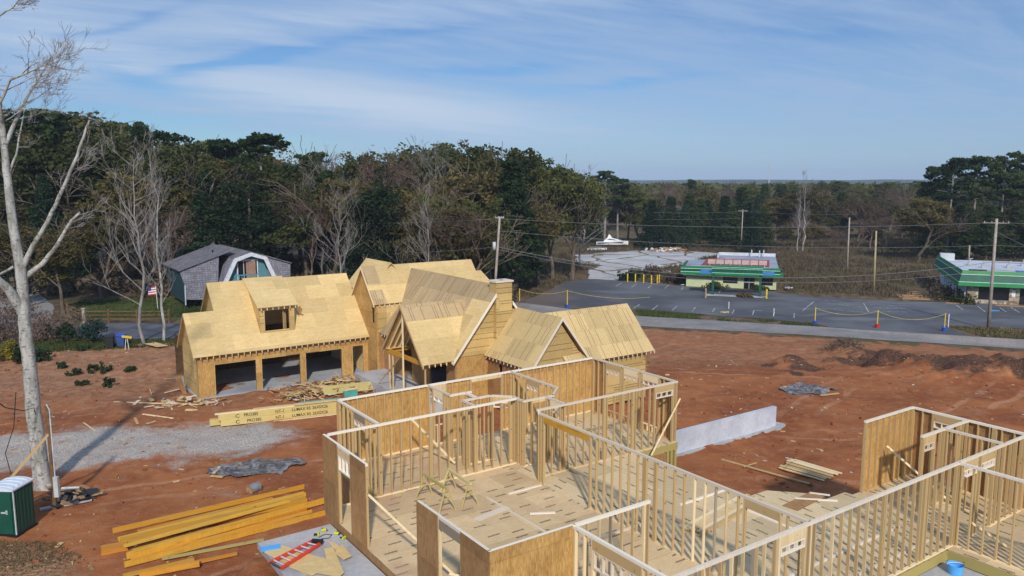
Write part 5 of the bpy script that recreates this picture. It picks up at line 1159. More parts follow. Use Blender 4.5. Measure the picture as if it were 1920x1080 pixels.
# fascia round the eaves
def fasc(m_, x0, x1, y, z0, z1, th=.12): m_.box(x0, x1, y-th, y, z0, z1)
fy = -1.0
m = MB(); fasc(m, -.75, 13.8, fy, 2.05, 3.25); m.box(13.5, 13.8, fy, 6, 2.05, 3.2); m.box(-.75, -.45, fy, 9.0, 2.05, 3.2); dp(m, 'fascia', 'green_fascia')
m = MB(); fasc(m, -.78, 13.85, fy-.13, 2.05, 2.45, .05); fasc(m, -.78, 13.85, fy-.13, 3.05, 3.30, .05); m.box(-.7, 14.1, fy, -.1, 3.2, 3.24); m.box(13.81, 14.3, fy-.1, 1.5, 2.05, 2.45); dp(m, 'fascia_band', 'green_bright')
m = MB(); fasc(m, -.79, 13.86, fy-.19, 2.46, 2.54, .02); fasc(m, -.79, 13.86, fy-.19, 2.96, 3.04, .02); dp(m, 'fascia_stripe', 'mint_line')
# canopy on two posts
cy0 = -8.9
m = MB(); m.box(4.35, 11.2, cy0, -6.0, 3.1, 3.2); dp(m, 'canopy_roof', 'green_bright')
m = MB(); m.box(4.3, 11.25, cy0-.12, cy0, 3.1, 4.35); dp(m, 'canopy_fascia', 'green_fascia')
m = MB(); m.box(4.28, 11.27, cy0-.16, cy0-.12, 4.2, 4.35); m.box(4.28, 11.27, cy0-.16, cy0-.12, 3.1, 3.3); m.box(4.35, 11.2, cy0, cy0+1.3, 4.3, 4.35); dp(m, 'canopy_band', 'green_bright')
m = MB(); 
for z in (3.32, 3.92, 4.12): m.box(4.27, 11.28, cy0-.18, cy0-.161, z, z+.06)
dp(m, 'canopy_stripe', 'mint_line')
for a, b in ((2.6, 4.28), (11.26, 12.9)):
    m = MB(); m.prism([(a, cy0+.3, 3.05), (b, cy0+.3, 3.05), (b, cy0+.3, 3.5), (b, -2.5, 3.6), (a+.1, -2.5, 3.6)], (0, 0, .04)) if False else m.prism([(a, cy0+.2, 3.15), (b, cy0+.2, 3.15), (b, -6.0, 3.30), (a, -6.0, 3.30)], (0, 0, .12)); dp(m, 'canopy_wing', 'blue_panel')
for x in (4.5, 11.0):
    m = MB(); m.box(x-.16, x+.16, cy0+.1, cy0+.42, 0, 3.1); dp(m, 'canopy_post', 'green_bright' if False else 'green_fascia')
m = MB(); m.box(3.6, 11.9, cy0-.6, cy0+.8, 0, .12); dp(m, 'kerb', 'concrete')
# roof sign board, red frame with faded pink panels
SG = empty('roof_sign', (0, 0, 0)); SG.parent = DI
m = MB(); m.prism([(2.2, .2, 3.42), (12.3, .2, 3.42), (12.3, 1.5, 4.35), (3.0, 1.5, 4.35)], (0, .06, -.05)); m.build('sign_frame', 'red_frame', SG)
xs = np.linspace(3.1, 12.0, 8)
for i in range(7): m = MB(); m.prism([(xs[i]+.06, .42, 3.62), (xs[i+1]-.06, .42, 3.62), (xs[i+1]-.06, 1.3, 4.25), (xs[i]+.06, 1.3, 4.25)], (0, -.03, .03)); m.build('sign_panel', 'pink_panel', SG)
m = MB()
for x in (3.5, 5.1, 6.6, 8.0, 9.7, 11.6): m.tube([(x, .1, 3.35), (x, .1, 3.85)], .05, 5)
m.build('sign_lamp', 'galvanised', SG)
# ---------------------------------------------------------------- right hand green building
RB = empty('green_fascia_store', (61.4, 105.6, -5), math.radians(-21), 'flat roofed store with green fascia, stone pillars and white side wall at the right', 'store')
def rp_(m, name, mat, par=None): return m.build(name, mat, par or RB)
rot72 = math.radians(90)
m = MB(); m.box(0, .25, .3, 22.5, 0, 2.7); rp_(m, 'side_wall', 'white_wall')
m = MB()
for y in (9, 16, 18.2): m.box(-.03, 0, y, y+.12, .6, 2.5)
rp_(m, 'side_joint', 'bluewood')
for a, b in ((0.3, 1.6), (5.2, 6.4), (9.6, 10.7), (16, 17)): m = MB(); m.box(a, b, 0, .35, 0, 2.8); rp_(m, 'stone_pillar', 'field_stone')
for a, b in ((1.6, 5.2), (10.7, 16)): m = MB(); m.box(a, b, .05, .3, 0, .55); rp_(m, 'stone_wall', 'field_stone')
for a, b in ((1.6, 5.2), (10.7, 16)): m = MB(); m.box(a, b, .2, .24, .55, 2.8); rp_(m, 'window', 'glass_dark')
m = MB(); m.box(6.4, 9.6, .6, .64, 0, 2.8); d0 = rp_(m, 'door', 'black'); m = MB(); m.box(7.9, 8.2, .55, .59, 1.2, 1.6); m.build('notice', 'paper', d0)
m = MB(); m.box(.25, 24, 22.3, 22.5, 0, 2.6); m.box(17, 24, 0, .3, 0, 2.8); rp_(m, 'back_wall', 'white_wall')
m = MB(); m.box(5.5, 5.9, -.02, -.003, 1.15, 2.0); rp_(m, 'notice', 'paper')
m = MB(); m.box(9.85, 10.35, -.02, -.003, 1.3, 1.95); n0 = rp_(m, 'accessibility_sign', 'blue_plastic'); m = MB(); m.tube([(10.1, -.03, 1.45), (10.1, -.03, 1.75)], .05, 6); m.tube([(10.0, -.03, 1.5), (10.22, -.03, 1.42)], .05, 6); m.build('wheelchair_mark', 'paper', n0)
m = MB(); m.box(.3, 24, .4, 22.3, 3.7, 3.85); rp_(m, 'roof', 'concrete_wall')
# mansard fascia: front and left side, leaning back
def mans(z0, z1, o0, o1, mat, name, th=.05):
    m = MB(); m.prism([(-o0, -o0, z0), (24, -o0, z0), (24, -o1, z1), (-o1, -o1, z1)], (0, th, 0)); rp_(m, name, mat)
    m = MB(); m.prism([(-o0, -o0, z0), (-o0, 22.6, z0), (-o1, 22.6, z1), (-o1, -o1, z1)], (th, 0, 0)); rp_(m, name, mat)
mans(2.45, 2.95, 1.05, .97, 'green_ribbed', 'fascia_lower'); mans(3.02, 3.95, .95, .72, 'green_dark_ribbed', 'fascia_middle'); mans(4.02, 4.5, .70, .56, 'green_ribbed', 'fascia_upper')
mans(2.95, 3.02, 1.0, .99, 'mint_line', 'fascia_stripe', .06); mans(3.95, 4.02, .76, .75, 'mint_line', 'fascia_stripe', .06)
m = MB(); m.box(-1.0, 24, -1.0, .3, 2.45, 2.5); m.box(-1.0, .3, .3, 22.5, 2.45, 2.5); rp_(m, 'soffit', 'bluewood')
for k, (x, y) in enumerate(((3.5, 10), (7, 11.5), (9.5, 15), (12.5, 14), (2.5, 14.5))):
    m = MB(); m.box(x, x+.5, y, y+.5, 3.85, 4.35); m.tube([(x+.25, y+.2, 4.35), (x+.25, y+.2, 4.75), (x+.6, y+.2, 4.8)], .09, 6); rp_(m, 'roof_vent', 'grey_metal')
m = MB(); m.box(1.2, 3.4, 5.5, 5.9, 3.85, 4.05); rp_(m, 'roof_beam', 'black')
m = MB(); m.box(-.4, 1.6, 21, 22.5, 3.8, 4.9); rp_(m, 'roof_unit', 'white_wall')
m = MB(); rr = random.Random(3)
for i in range(7): m.obox((7.5+i*1.4, 4.6-i*.1+rr.uniform(-.2, .2), 3.98+rr.uniform(0, .2)), (1.7, .9, .12), rr.uniform(-.3, .3), rr.uniform(-.15, .15), rr.uniform(-.3, .3))
tb = m.build('roof_tarp', 'tarp_blue', None, RB.matrix_basis @ Vector((0, 0, 0)) if False else RB.location, RB.rotation_euler.z); tag(tb, 'crumpled bright blue tarp lying on the flat store roof', 'tarp')
for k, (x0, x1) in enumerate(((-2.4, 1.0), (3.4, 7.0), (10.5, 14.5))):
    m = MB(); m.box(x0, x1, -1.6, -1.35, 0, .16); o = m.build('wheel_stop', 'sand', None, RB.location, RB.rotation_euler.z); tag(o, ('left', 'middle', 'right')[k]+' yellow kerb stop before the stone fronted store', 'kerb stop', 'kerb stops')
# boats
def boat(px, z, L, rz, label, cabin=True):
    p = at(*px, z); B_ = empty('boat', p, rz, label, 'boat')
    n = 12; m = MB(); secs = []
    for i in range(n):
        t = i/(n-1); w = .5*L*.30*(1-(max(0, t-.35)/.65)**2.2); h = .045*L*(1+.9*t); k = .03*L+.10*L*max(0, t-.7)
        secs.append([(t*L, 0, k*.4), (t*L, w*.75, k), (t*L, w, h+.06*L), (t*L, 0, h+.07*L), (t*L, -w, h+.06*L), (t*L, -w*.75, k)])
    for s_ in secs: m.v += s_
    for i in range(n-1):
        for j in range(6): j2 = (j+1) % 6; m.f.append((i*6+j, (i+1)*6+j, (i+1)*6+j2, i*6+j2)); m.m.append(0)
    m.f.append((0, 1, 2, 3, 4, 5)); m.m.append(0); m.build('hull', 'boat_white', B_, smooth=False)
    if cabin:
        m = MB(); m.prism([(L*.22, -L*.10, L*.12), (L*.84, -L*.07, L*.15), (L*.64, -L*.06, L*.20), (L*.46, -L*.07, L*.25), (L*.30, -L*.08, L*.22)], (0, L*.18, 0)); m.build('cabin', 'boat_white', B_)
        m = MB(); m.prism([(L*.34, -L*.09, L*.185), (L*.66, -L*.075, L*.165), (L*.58, -L*.075, L*.195), (L*.40, -L*.085, L*.215)], (0, -.03, 0)); m.build('window', 'boat_navy', B_)
        m = MB(); m.prism([(L*.05, -L*.155, L*.075), (L*.85, -L*.11, L*.105), (L*.85, -L*.11, L*.125), (L*.05, -L*.155, L*.095)], (0, -.04, 0)); m.build('stripe', 'boat_navy', B_)
        m = MB(); m.prism([(L*.33, 0, L*.2), (L*.52, 0, L*.2), (L*.42, 0, L*.35), (L*.38, 0, L*.34)], (0, .1, 0)); m.build('radar_arch', 'boat_white', B_)
    else:
        m = MB(); m.box(L*.1, L*.75, -L*.10, L*.10, L*.175, L*.19); m.build('deck_well', 'roof_grey', B_)
boat((1118, 460), -4.6, 7.9, -.12, 'white motor cruiser with navy stripe parked at the edge of the wood'); boat((1101, 470), -4.9, 4.6, -.05, 'small low white skiff on the grass below the cruiser', False)
m = MB(); m.tube([(0, 0, 0), (0, 0, 1.4)], .35, 12); single(m, 'drum', 'blue_plastic', at(1238, 456, -4.9), 0, 'blue drum at the far edge of the field by the trees', 'drum')
m = MB(); rr = random.Random(4)
for i in range(60): m.mi = rr.randrange(3); m.obox((rr.gauss(0, 1.6), rr.gauss(0, 1.0), rr.uniform(.1, .7)), (rr.uniform(.3, 1.1), rr.uniform(.2, .7), rr.uniform(.05, .3)), rr.uniform(0, 3), rr.gauss(0, .4), rr.gauss(0, .4))
o = m.build('rubbish_heap', ['paper', 'rot_board', 'sand'], None, at(1256, 471, -4.95)); tag(o, 'heap of white and brown rubbish at the end of the concrete pad', 'rubbish heap', kind='stuff')
for px, lb, s_ in (((1243, 511), 'pile of white rubbish in the weeds left of the cream restaurant', 1.0), ((1236, 499), 'white block on the edge of the concrete pad', .6), ((1354, 587), 'broken concrete lump on the grass strip by the road', .7), ((1474, 541), 'pale slab in the weeds right of the cream restaurant', .8), ((1278, 535), 'white lump at the left foot of the cream restaurant', .5)):
    m = MB(); 
    for i in range(4): m.obox((i*.35*s_, random.uniform(-.2, .2), .15*s_), (.6*s_, .45*s_, .25*s_), random.uniform(0, 2), random.gauss(0, .2), random.gauss(0, .2))
    single(m, 'rubble', 'stone' if 'strip' in lb else 'concrete_wall', at(*px, -4.95), 0, lb, 'rubble')
for k in range(7):
    p = at(*z5(770+k*14, 705+k*9), -4.9); m = MB(); m.obox((0, 0, .05), (3.6, .5, .12), random.uniform(-.12, .02)-.15); single(m, 'old_plank', 'sand', p, 0, f'{("farthest","second farthest","third farthest","middle","third nearest","second nearest","nearest")[k]} weathered plank in the weeds left of the white store wall', 'plank', 'weathered planks in the weeds')
# cell tower
p = Vector(((1442-960)*1100/1489, 1100, -6)); CT = empty('radio_mast', p, 0, 'thin radio mast on the horizon', 'mast'); m = MB(); m.tube([(0, 0, 0), (0, 0, 38)], [1.1, .45], 5); m.build('mast', 'galvanised', CT)
m = MB()
for k in range(3): m.tube([(-1.6, 0, 33+k*1.5), (1.6, 0, 33+k*1.5)], .35, 4)
m.build('antenna', 'galvanised', CT)
# ---------------------------------------------------------------- old shingled gambrel house
gh_ = lambda x, y: (300+x/7.385, 440+y/7.385)
def pw_(x, y, w):
    d = ray(*gh_(x, y)); du, dw = toUW(d.x, d.y); t = w/dw; return Vector((du*t, w, CAMH+d.z*t))
GH = empty('gambrel_house', UW(26.2, 88.8, -2.6), ANG, 'old grey shingled gambrel house with teal gable behind the garage roof', 'house'); GO = (26.2, 88.8, -2.6)
def gp(m, name, mat, par=None): o = m.build(name, mat, None, off=GO); o.parent = par or GH; return o
WF = 88.8; oc = [pw_(x, y, WF) for x, y in ((840, 740), (1025, 335), (1260, 250), (1480, 310), (1665, 700))]; zb = -2.6
ic = [pw_(x, y, WF) for x, y in ((905, 740), (1065, 375), (1262, 298), (1440, 345), (1600, 700))]
dpt = Vector((0, 13, 0))
m = MB(); m.prism([oc[1], oc[2], oc[2]+dpt, oc[1]+dpt], (0, 0, .1)); m.prism([oc[2], oc[3], oc[3]+dpt, oc[2]+dpt], (0, 0, .1)); gp(m, 'roof', 'roof_shingle')
m = MB(); m.prism([oc[0], oc[1], oc[1]+dpt, oc[0]+dpt], (.08, 0, 0)); m.prism([oc[3], oc[4], oc[4]+dpt, oc[3]+dpt], (-.08, 0, 0)); gp(m, 'steep_roof', 'shake_wall')
m = MB()
for i in range(4): m.prism([oc[i]+Vector((0, -.05, .02)), oc[i+1]+Vector((0, -.05, .02)), ic[i+1]+Vector((0, -.05, 0)), ic[i]+Vector((0, -.05, 0))], (0, .12, 0))
gp(m, 'gable_trim', 'trim')
m = MB(); m.prism([p+Vector((0, .7, 0)) for p in ic]+[Vector((ic[4].x, WF+.7, zb)), Vector((ic[0].x, WF+.7, zb))], (0, .1, 0)); gp(m, 'gable_wall', 'teal_siding')
a, b = pw_(1075, 370, WF+.6), pw_(1350, 620, WF+.6); m = MB(); m.box(a.x, b.x, WF+.62, WF+.69, b.z, a.z); wn = gp(m, 'window', 'glass_dark')
m = MB(); m.box(a.x-.1, b.x+.12, WF+.56, WF+.61, a.z, a.z+.16); m.box(a.x-.12, a.x, WF+.56, WF+.61, b.z, a.z); m.box(b.x, b.x+.12, WF+.56, WF+.61, b.z, a.z); m.box(a.x+.6, a.x+.66, WF+.57, WF+.61, b.z, a.z); m.build('x', 'trim').name = 'tmp'; bpy.data.objects.remove(bpy.data.objects['tmp']); gp(m, 'window_frame', 'trim', wn)
m = MB(); m.box(a.x+.9, b.x-.15, WF+.595, WF+.615, b.z, a.z-.05); gp(m, 'curtain', 'curtain', wn)
a, b = pw_(1030, 560, WF-.3), pw_(1480, 700, WF-.3); m = MB(); m.box(a.x, b.x, WF-.32, WF-.26, a.z-.12, a.z); m.box(a.x, b.x, WF-.32, WF-.26, a.z-.75, a.z-.65)
for k in range(14): x = a.x+(b.x-a.x)*k/13; m.box(x-.04, x+.04, WF-.31, WF-.27, a.z-.66, a.z-.11)
gp(m, 'balcony_rail', 'teal_siding')
m = MB(); m.box(a.x, b.x, WF-.35, WF+.7, a.z-.9, a.z-.76); gp(m, 'balcony', 'teal_siding')
wb = WF+1.6
L_ = [pw_(x, y, wb) for x, y in ((275, 520), (345, 700), (350, 900), (800, 900), (815, 300))]; m = MB(); m.prism(L_, (0, .15, 0)); gp(m, 'side_wing_wall', 'shake_wall')
Rr = [pw_(x, y, wb) for x, y in ((1400, 290), (1490, 312), (1806, 405), (1806, 900), (1400, 900))]; m = MB(); m.prism(Rr, (0, .15, 0)); gp(m, 'side_wing_wall', 'shake_wall')
ra, rb = pw_(262, 512, wb-.2), pw_(1022, 215, wb-.2); dp2 = Vector((0, 9, 0)); m = MB(); m.prism([ra, rb, rb+dp2, ra+dp2], (0, 0, .12)); gp(m, 'side_wing_roof', 'roof_shingle')
rc, rd = pw_(1400, 283, wb-.2), pw_(1825, 402, wb-.2); m = MB(); m.prism([rc, rd, rd+dp2, rc+dp2], (0, 0, .12)); gp(m, 'side_wing_roof', 'roof_shingle')
m = MB(); m.prism([L_[0]+Vector((.1, .2, 0)), L_[0]+Vector((.1, 8.6, 0)), L_[2]+Vector((.3, 8.6, -.5)), L_[2]+Vector((.1, .2, -.5))], (.1, 0, 0)); gp(m, 'end_wall', 'teal_shaded')  # darker copy of the teal siding, shade of the end wall put into colour
p = pw_(730, 265, wb+3); m = MB(); m.tube([(p.x, p.y, p.z-.3), (p.x, p.y, p.z+.45)], .09, 8); gp(m, 'vent_pipe', 'black')
m = MB(); m.tube([L_[1]+Vector((0, -.1, 0)), L_[2]+Vector((0, -.1, -.6))], .07, 6); gp(m, 'downpipe', 'trim')
# flag
fp = atY(166/1*1+127, 530, 86); FL = empty('flag', (fp.x, 86, -2.6), 0, 'striped flag on a short pole beside the gambrel house', 'flag'); m = MB(); m.tube([(0, 0, 0), (-.1, 0, 2.6)], .03, 5); m.build('pole', 'white_paint', FL)
fl = MB()
for k in range(7):
    fl.mi = k % 2; zt_ = 2.5-.13*k; fl.prism([(-.1, 0, zt_), (-1.0, .1, zt_-.12), (-1.0, .1, zt_-.25), (-.1, 0, zt_-.13)], (0, .02, 0))
fl.build('cloth', ['flag_red', 'paper'], FL); m = MB(); m.prism([(-.62, -.01, 2.47), (-1.0, .06, 2.4), (-1.0, .06, 2.0), (-.62, -.01, 2.05)], (0, -.02, 0)); m.build('canton', 'flag_blue', FL)
# split rail fence
FE = empty('rail_fence', (-46.2, 80.7, -2.5), 0, 'brown split rail fence along the driveway lawn', 'fence')
fpts = [Vector((-46.2, 80.7, 0)), Vector((-42.6, 76.9, 0)), Vector((-40, 76.9, 0)), Vector((-37.2, 76.9, 0)), Vector((-34, 76.9, 0))]; f0 = Vector((-46.2, 80.7, 0))
for p in fpts: m = MB(); q = p-f0; m.tube([(q.x, q.y, -.1), (q.x, q.y, 1.35)], .11, 8); m.build('post', 'fence_and_shade_brown', FE)
for i in range(len(fpts)-1):
    for z in (.35, .75, 1.12): m = MB(); q, r = fpts[i]-f0, fpts[i+1]-f0; m.tube([(q.x, q.y, z), (r.x, r.y, z)], .06, 6); m.build('rail', 'fence_and_shade_brown', FE)
GP = empty('gate_post', (-40.6, 73.6, -2.5), 0, 'grey gate post at the driveway side of the fence', 'post'); m = MB(); m.box(-.12, .12, -.12, .12, 0, 1.9); m.build('shaft', 'pole_wood', GP); m = MB(); m.box(-.17, .17, -.17, .17, 1.9, 2.0); m.build('cap', 'pole_wood', GP)
# ---------------------------------------------------------------- trees
def leafmesh(name, centers, radii, per, size, mat, seed, flat=1.0, stretch=1.0, core=.35):
    """many leaf-spray faces spread through clumps"""
    r = np.random.RandomState(seed); n = len(centers)*per
    c = np.repeat(np.array(centers), per, 0); R = np.repeat(np.array(radii), per)
    d = r.normal(size=(n, 3)); d /= np.linalg.norm(d, axis=1)[:, None]; rad = R*(core+(1-core)*r.rand(n)**.5)
    p = c+d*rad[:, None]*np.array([1, 1, flat]); 
    nr = d*.6+r.normal(size=(n, 3))*.7+np.array([0, 0, .25]); nr /= np.linalg.norm(nr, axis=1)[:, None]
    t = np.cross(nr, r.normal(size=(n, 3))); t /= np.linalg.norm(t, axis=1)[:, None]; b = np.cross(nr, t)
    s = size*(.55+.9*r.rand(n))[:, None]; s2 = s*stretch
    V = np.stack([p-t*s2-b*s*.35, p-t*s2*.2+b*s*.6, p+t*s2+b*s*.25, p+t*s2*.25-b*s*.6], 1).reshape(-1, 3)
    me = bpy.data.meshes.new(name); me.vertices.add(4*n); me.vertices.foreach_set('co', V.ravel()); me.loops.add(4*n); me.loops.foreach_set('vertex_index', np.arange(4*n))
    me.polygons.add(n); me.polygons.foreach_set('loop_start', np.arange(0, 4*n, 4)); me.polygons.foreach_set('loop_total', np.full(n, 4)); me.update(); me.materials.append(MATS[mat]); return me
def mobj(name, me, parent=None):
    o = bpy.data.objects.new(name, me); C.objects.link(o); o.parent = parent; return o
def branchy(m, p, d, L, r, depth, rr, spread=.5, up=.15, kids=3, tips=None, minr=.018):
    n = 4; path = [p]; q = p.copy(); dd = d.copy()
    for i in range(n):
        dd = (dd+Vector((rr.gauss(0, .13), rr.gauss(0, .13), rr.gauss(0, .08)+up*.25))).normalized(); q = q+dd*L/n; path.append(q.copy())
    m.tube(path, [max(minr, r*(1-.6*i/n)) for i in range(n+1)], 7 if r > .12 else (5 if r > .05 else 3), cap=False)
    if tips is not None: tips.append(path[-1]); tips.append(path[-2])
    if depth == 0: return
    for k in range(kids):
        t = rr.uniform(.35, 1.0); i = min(n-1, int(t*n)); b = path[i].lerp(path[i+1], t*n-i); a = rr.uniform(0, 2*math.pi); s = rr.uniform(.5, 1.2)*spread
        e = dd.orthogonal().normalized(); f = dd.cross(e); nd = (dd+(e*math.cos(a)+f*math.sin(a))*s*1.5+Vector((0, 0, up))).normalized()
        branchy(m, b, nd, L*rr.uniform(.5, .75), r*(1-.55*t)*rr.uniform(.5, .7), depth-1, rr, spread, up, kids, tips, minr)
PROTO = {}
def proto(kind, seed):
    key = (kind, seed)
    if key in PROTO: return PROTO[key]
    rr = random.Random(seed*31+hash_(kind)); root = empty(kind, (0, 0, 0)); H = 20.0
    def ellip(n, cx, cz, rx, rz, rad, lowbias=0):
        out, R = [], []
        for i in range(n):
            while True:
                v = Vector((rr.uniform(-1, 1), rr.uniform(-1, 1), rr.uniform(-1, 1)))
                if .25 < v.length < 1: break
            v = v*(.35+.65*rr.random()**.4)/1.0; k = rr.uniform(.6, 1.25)
            out.append((cx[0]+v.x*rx, cx[1]+v.y*rx, cz+v.z*rz)); R.append(rad*k)
        return out, R
    m = MB()
    if kind in ('oak_tree', 'olive_oak_tree'):
        lobes = [((0, 0), 12.5, 3.8, 5.2)]+[((rr.uniform(-3.6, 3.6), rr.uniform(-3, 3)), rr.uniform(8, 15.5), rr.uniform(1.9, 3.0), rr.uniform(1.8, 3.2)) for _ in range(7)]
        cs, Rs = [], []
        for c, z, rx, rz in lobes: a, b = ellip(int(11*rx), c, z, rx, rz, .95); cs += a; Rs += b
        me = leafmesh('crown', cs, Rs, 42, .21, 'leaf_oak' if kind == 'oak_tree' else 'leaf_olive', seed+3, .75)
        branchy(m, Vector((0, 0, -.3)), Vector((.02, .02, 1)), 10, .33, 3, rr, .6, .2, 4, None, .04); mobj('trunk', m.build('trunk', 'bark_brown').data, root); bpy.data.objects.remove(bpy.data.objects[-1]) if False else None
    elif kind == 'tall_pine':
        cs, Rs = [], []
        for i in range(26):
            z = rr.uniform(11.5, 19.4); rad = (20.2-z)*.22+1.4*rr.random()+.4; a = rr.uniform(0, 6.28); x, y = math.cos(a)*rad, math.sin(a)*rad
            for j in range(6): cs.append((x+rr.gauss(0, .55), y+rr.gauss(0, .55), z+rr.gauss(0, .22))); Rs.append(rr.uniform(.5, .85))
        me = leafmesh('crown', cs, Rs, 24, .22, 'leaf_pine', seed+5, .45, 1.5)
        m.tube([(0, 0, -.3), (.1, 0, 7), (0, .1, 14), (0, 0, 19)], [.27, .22, .15, .05], 8, cap=False)
        for i in range(26): z = rr.uniform(10.5, 18.5); a = rr.uniform(0, 6.28); L = (20.5-z)*.25+1; m.tube([(0, 0, z), (math.cos(a)*L, math.sin(a)*L, z+.5)], [.06, .02], 4, cap=False)
    elif kind == 'pine_tree':
        cs, Rs = [], []
        for i in range(60):
            z = 3.0+16.5*(i/60); rad = (20.6-z)*.21+.3; 
            for j in range(5): a = rr.uniform(0, 6.28); q = rad*rr.uniform(.4, 1.05); cs.append((math.cos(a)*q, math.sin(a)*q, z+rr.gauss(0, .3))); Rs.append(rr.uniform(.6, 1.0))
        me = leafmesh('crown', cs, Rs, 30, .21, 'leaf_pine', seed+7, .5, 1.3); m.tube([(0, 0, -.3), (0, 0, 19)], [.28, .05], 8, cap=False)
    elif kind == 'magnolia_tree':
        cs, Rs = [], []
        for c, z, rx, rz in [((0, 0), 9, 4.2, 9.0), ((1.5, 0), 13, 2.6, 5), ((-2, 1), 8, 3.2, 6), ((1, -2), 6, 3.4, 5)]: a, b = ellip(int(24*rx), c, z, rx, rz, 1.0); cs += a; Rs += b
        me = leafmesh('crown', cs, Rs, 30, .20, 'leaf_dark', seed+9, .8); m.tube([(0, 0, -.3), (0, 0, 14)], [.35, .1], 8, cap=False)
    elif kind == 'cedar_tree':
        cs, Rs = [], []
        for i in range(70):
            z = .8+18.4*(i/70); rad = (20-z)*.24; a = rr.uniform(0, 6.28); 
            for j in range(3): a = rr.uniform(0, 6.28); cs.append((math.cos(a)*rad*rr.uniform(.5, 1), math.sin(a)*rad*rr.uniform(.5, 1), z)); Rs.append(.5+rad*.22)
        me = leafmesh('crown', cs, Rs, 36, .20, 'leaf_cedar', seed+11, .8, 1.3); m.tube([(0, 0, -.3), (0, 0, 17)], [.3, .05], 6, cap=False)
    elif kind in ('bare_tree', 'bare_poplar'):
        tips = []; tw = MB(); thin = kind == 'bare_poplar'
        path = [Vector((0, 0, -.3))]; 
        for i in range(1, 11): path.append(Vector((rr.gauss(0, .16)+(.1*i if not thin else 0), rr.gauss(0, .16), i*1.85)))
        m.tube(path, [.19*(1-.085*i) for i in range(11)], 9, cap=False)
        for i in range(3, 11):
            for k in range(3 if not thin else 3):
                a = rr.uniform(0, 6.28); s = 1.0 if not thin else .55; dd = Vector((math.cos(a)*s, math.sin(a)*s, rr.uniform(.5, 1.1))).normalized()
                branchy(tw, path[i].lerp(path[i-1], rr.random()), dd, (7.6-.45*i)*rr.uniform(.6, 1.0)*(1 if not thin else .6), .075*(1-.05*i), 3, rr, .42, .22, 3 if k else 2, tips, .0095)
        me = tw.build('branches', 'twig_grey').data; bpy.data.objects.remove([o for o in bpy.data.objects if o.data == me][0])
    elif kind == 'rust_tree':
        tips = []; branchy(m, Vector((0, 0, -.3)), Vector((0, 0, 1)), 9, .22, 4, rr, .5, .3, 4, tips, .02)
        cs = [(t.x*1.25, t.y*1.25, t.z*1.1) for t in tips]; me = leafmesh('crown', cs, [1.0]*len(cs), 5, .075, 'leaf_rust', seed+13, 1, 3.0)
    tm = {'bare_tree': 'bark_grey', 'bare_poplar': 'bark_pale', 'rust_tree': 'twig_red', 'tall_pine': 'bark_grey'}.get(kind, 'bark_brown')
    if kind in ('oak_tree', 'olive_oak_tree'):
        for ch in list(root.children): bpy.data.objects.remove(ch)
        for o in [o for o in bpy.data.objects if o.name.startswith('trunk') and o.parent is None]: bpy.data.objects.remove(o)
    if me is None and kind.startswith('bare'):
        t = m.build('trunk', tm, root); 
    else:
        t = m.build('trunk', tm, root)
        if me is not None: mobj('crown' if not kind.startswith('bare') else 'branches', me, root)
    PROTO[key] = root; root['_p'] = 1; return root
def hash_(s): return sum(ord(c)*(i+1) for i, c in enumerate(s))
USED = set(); NT = 0; TOPS = {}; ROWS = []
def tree(kind, xpx, D, ytop, label, group=None, seed=0, wide=1.0, cat='tree', zg=None, y=None):
    """kind at the bearing of photo column xpx, D metres out, crown top reaching sight row ytop"""
    global NT; NT += 1
    x = (xpx-960)*D/1489.0; z0 = hgt(x, D) if zg is None else zg; ztop = CAMH-(ytop-338)/1475.0*D; h = max(1.5, ztop-z0)
    pr = proto(kind, seed)
    if (kind, seed) not in TOPS: TOPS[(kind, seed)] = max(np.percentile([v.co.z for v in ch.data.vertices], 99.7) for ch in pr.children)
    r = pr if (kind, seed) not in USED else copy_tree(pr)
    USED.add((kind, seed)); s = h/TOPS[(kind, seed)]; r.location = (x, D, z0-.1); r.scale = (s*wide, s*wide, s); r.rotation_euler = (0, 0, (NT*2.399) % 6.28)
    if '_p' in r: del r['_p']
    tag(r, label, cat, group); return r
def top(x):
    P_ = [(-80, 205), (0, 205), (130, 213), (200, 225), (260, 228), (330, 247), (380, 262), (470, 258), (520, 262), (560, 288), (620, 290), (690, 292), (740, 285), (800, 264), (850, 262), (900, 270), (960, 279), (1000, 287), (1060, 315), (1100, 332), (1200, 338), (1960, 340)]
    return float(np.interp(x, [a for a, _ in P_], [b for _, b in P_]))
rt = random.Random(21); BG = 'olive and brown trees of the wood behind the houses'
LBK = {'oak_tree': 'brown olive broadleaf tree within the dense wood at the back left', 'olive_oak_tree': 'green olive broadleaf tree within the dense wood at the back left', 'pine_tree': 'dark green bushy pine within the dense wood at the back left', 'tall_pine': 'tall bare stemmed pine within the dense wood at the back left', 'rust_tree': 'thin reddish leafless tree within the dense wood at the back left', 'cedar_tree': 'dark conical evergreen within the dense wood at the back left', 'bare_tree': 'grey leafless tree within the dense wood at the back left', 'magnolia_tree': 'very dark round evergreen within the dense wood'}
def bgtree(kind, x, D, yt, seed, wide=1.0, row='back'):
    o = tree(kind, x, D, yt, 'x', row+' row '+kind.replace('_', ' ')+'s of the left wood', seed, wide); ROWS.append((x, kind, row+' row of the left wood', o)); return o
x = -70
while x < 1095:
    k = rt.choice(['olive_oak_tree', 'oak_tree', 'olive_oak_tree', 'olive_oak_tree', 'oak_tree']) if x > 350 else rt.choice(['pine_tree', 'olive_oak_tree', 'oak_tree', 'olive_oak_tree'])
    bgtree(k, x, rt.uniform(128, 150), top(x)+rt.uniform(-3, 10), rt.randrange(3), rt.uniform(.95, 1.2)); x += rt.uniform(34, 50)
x = -60
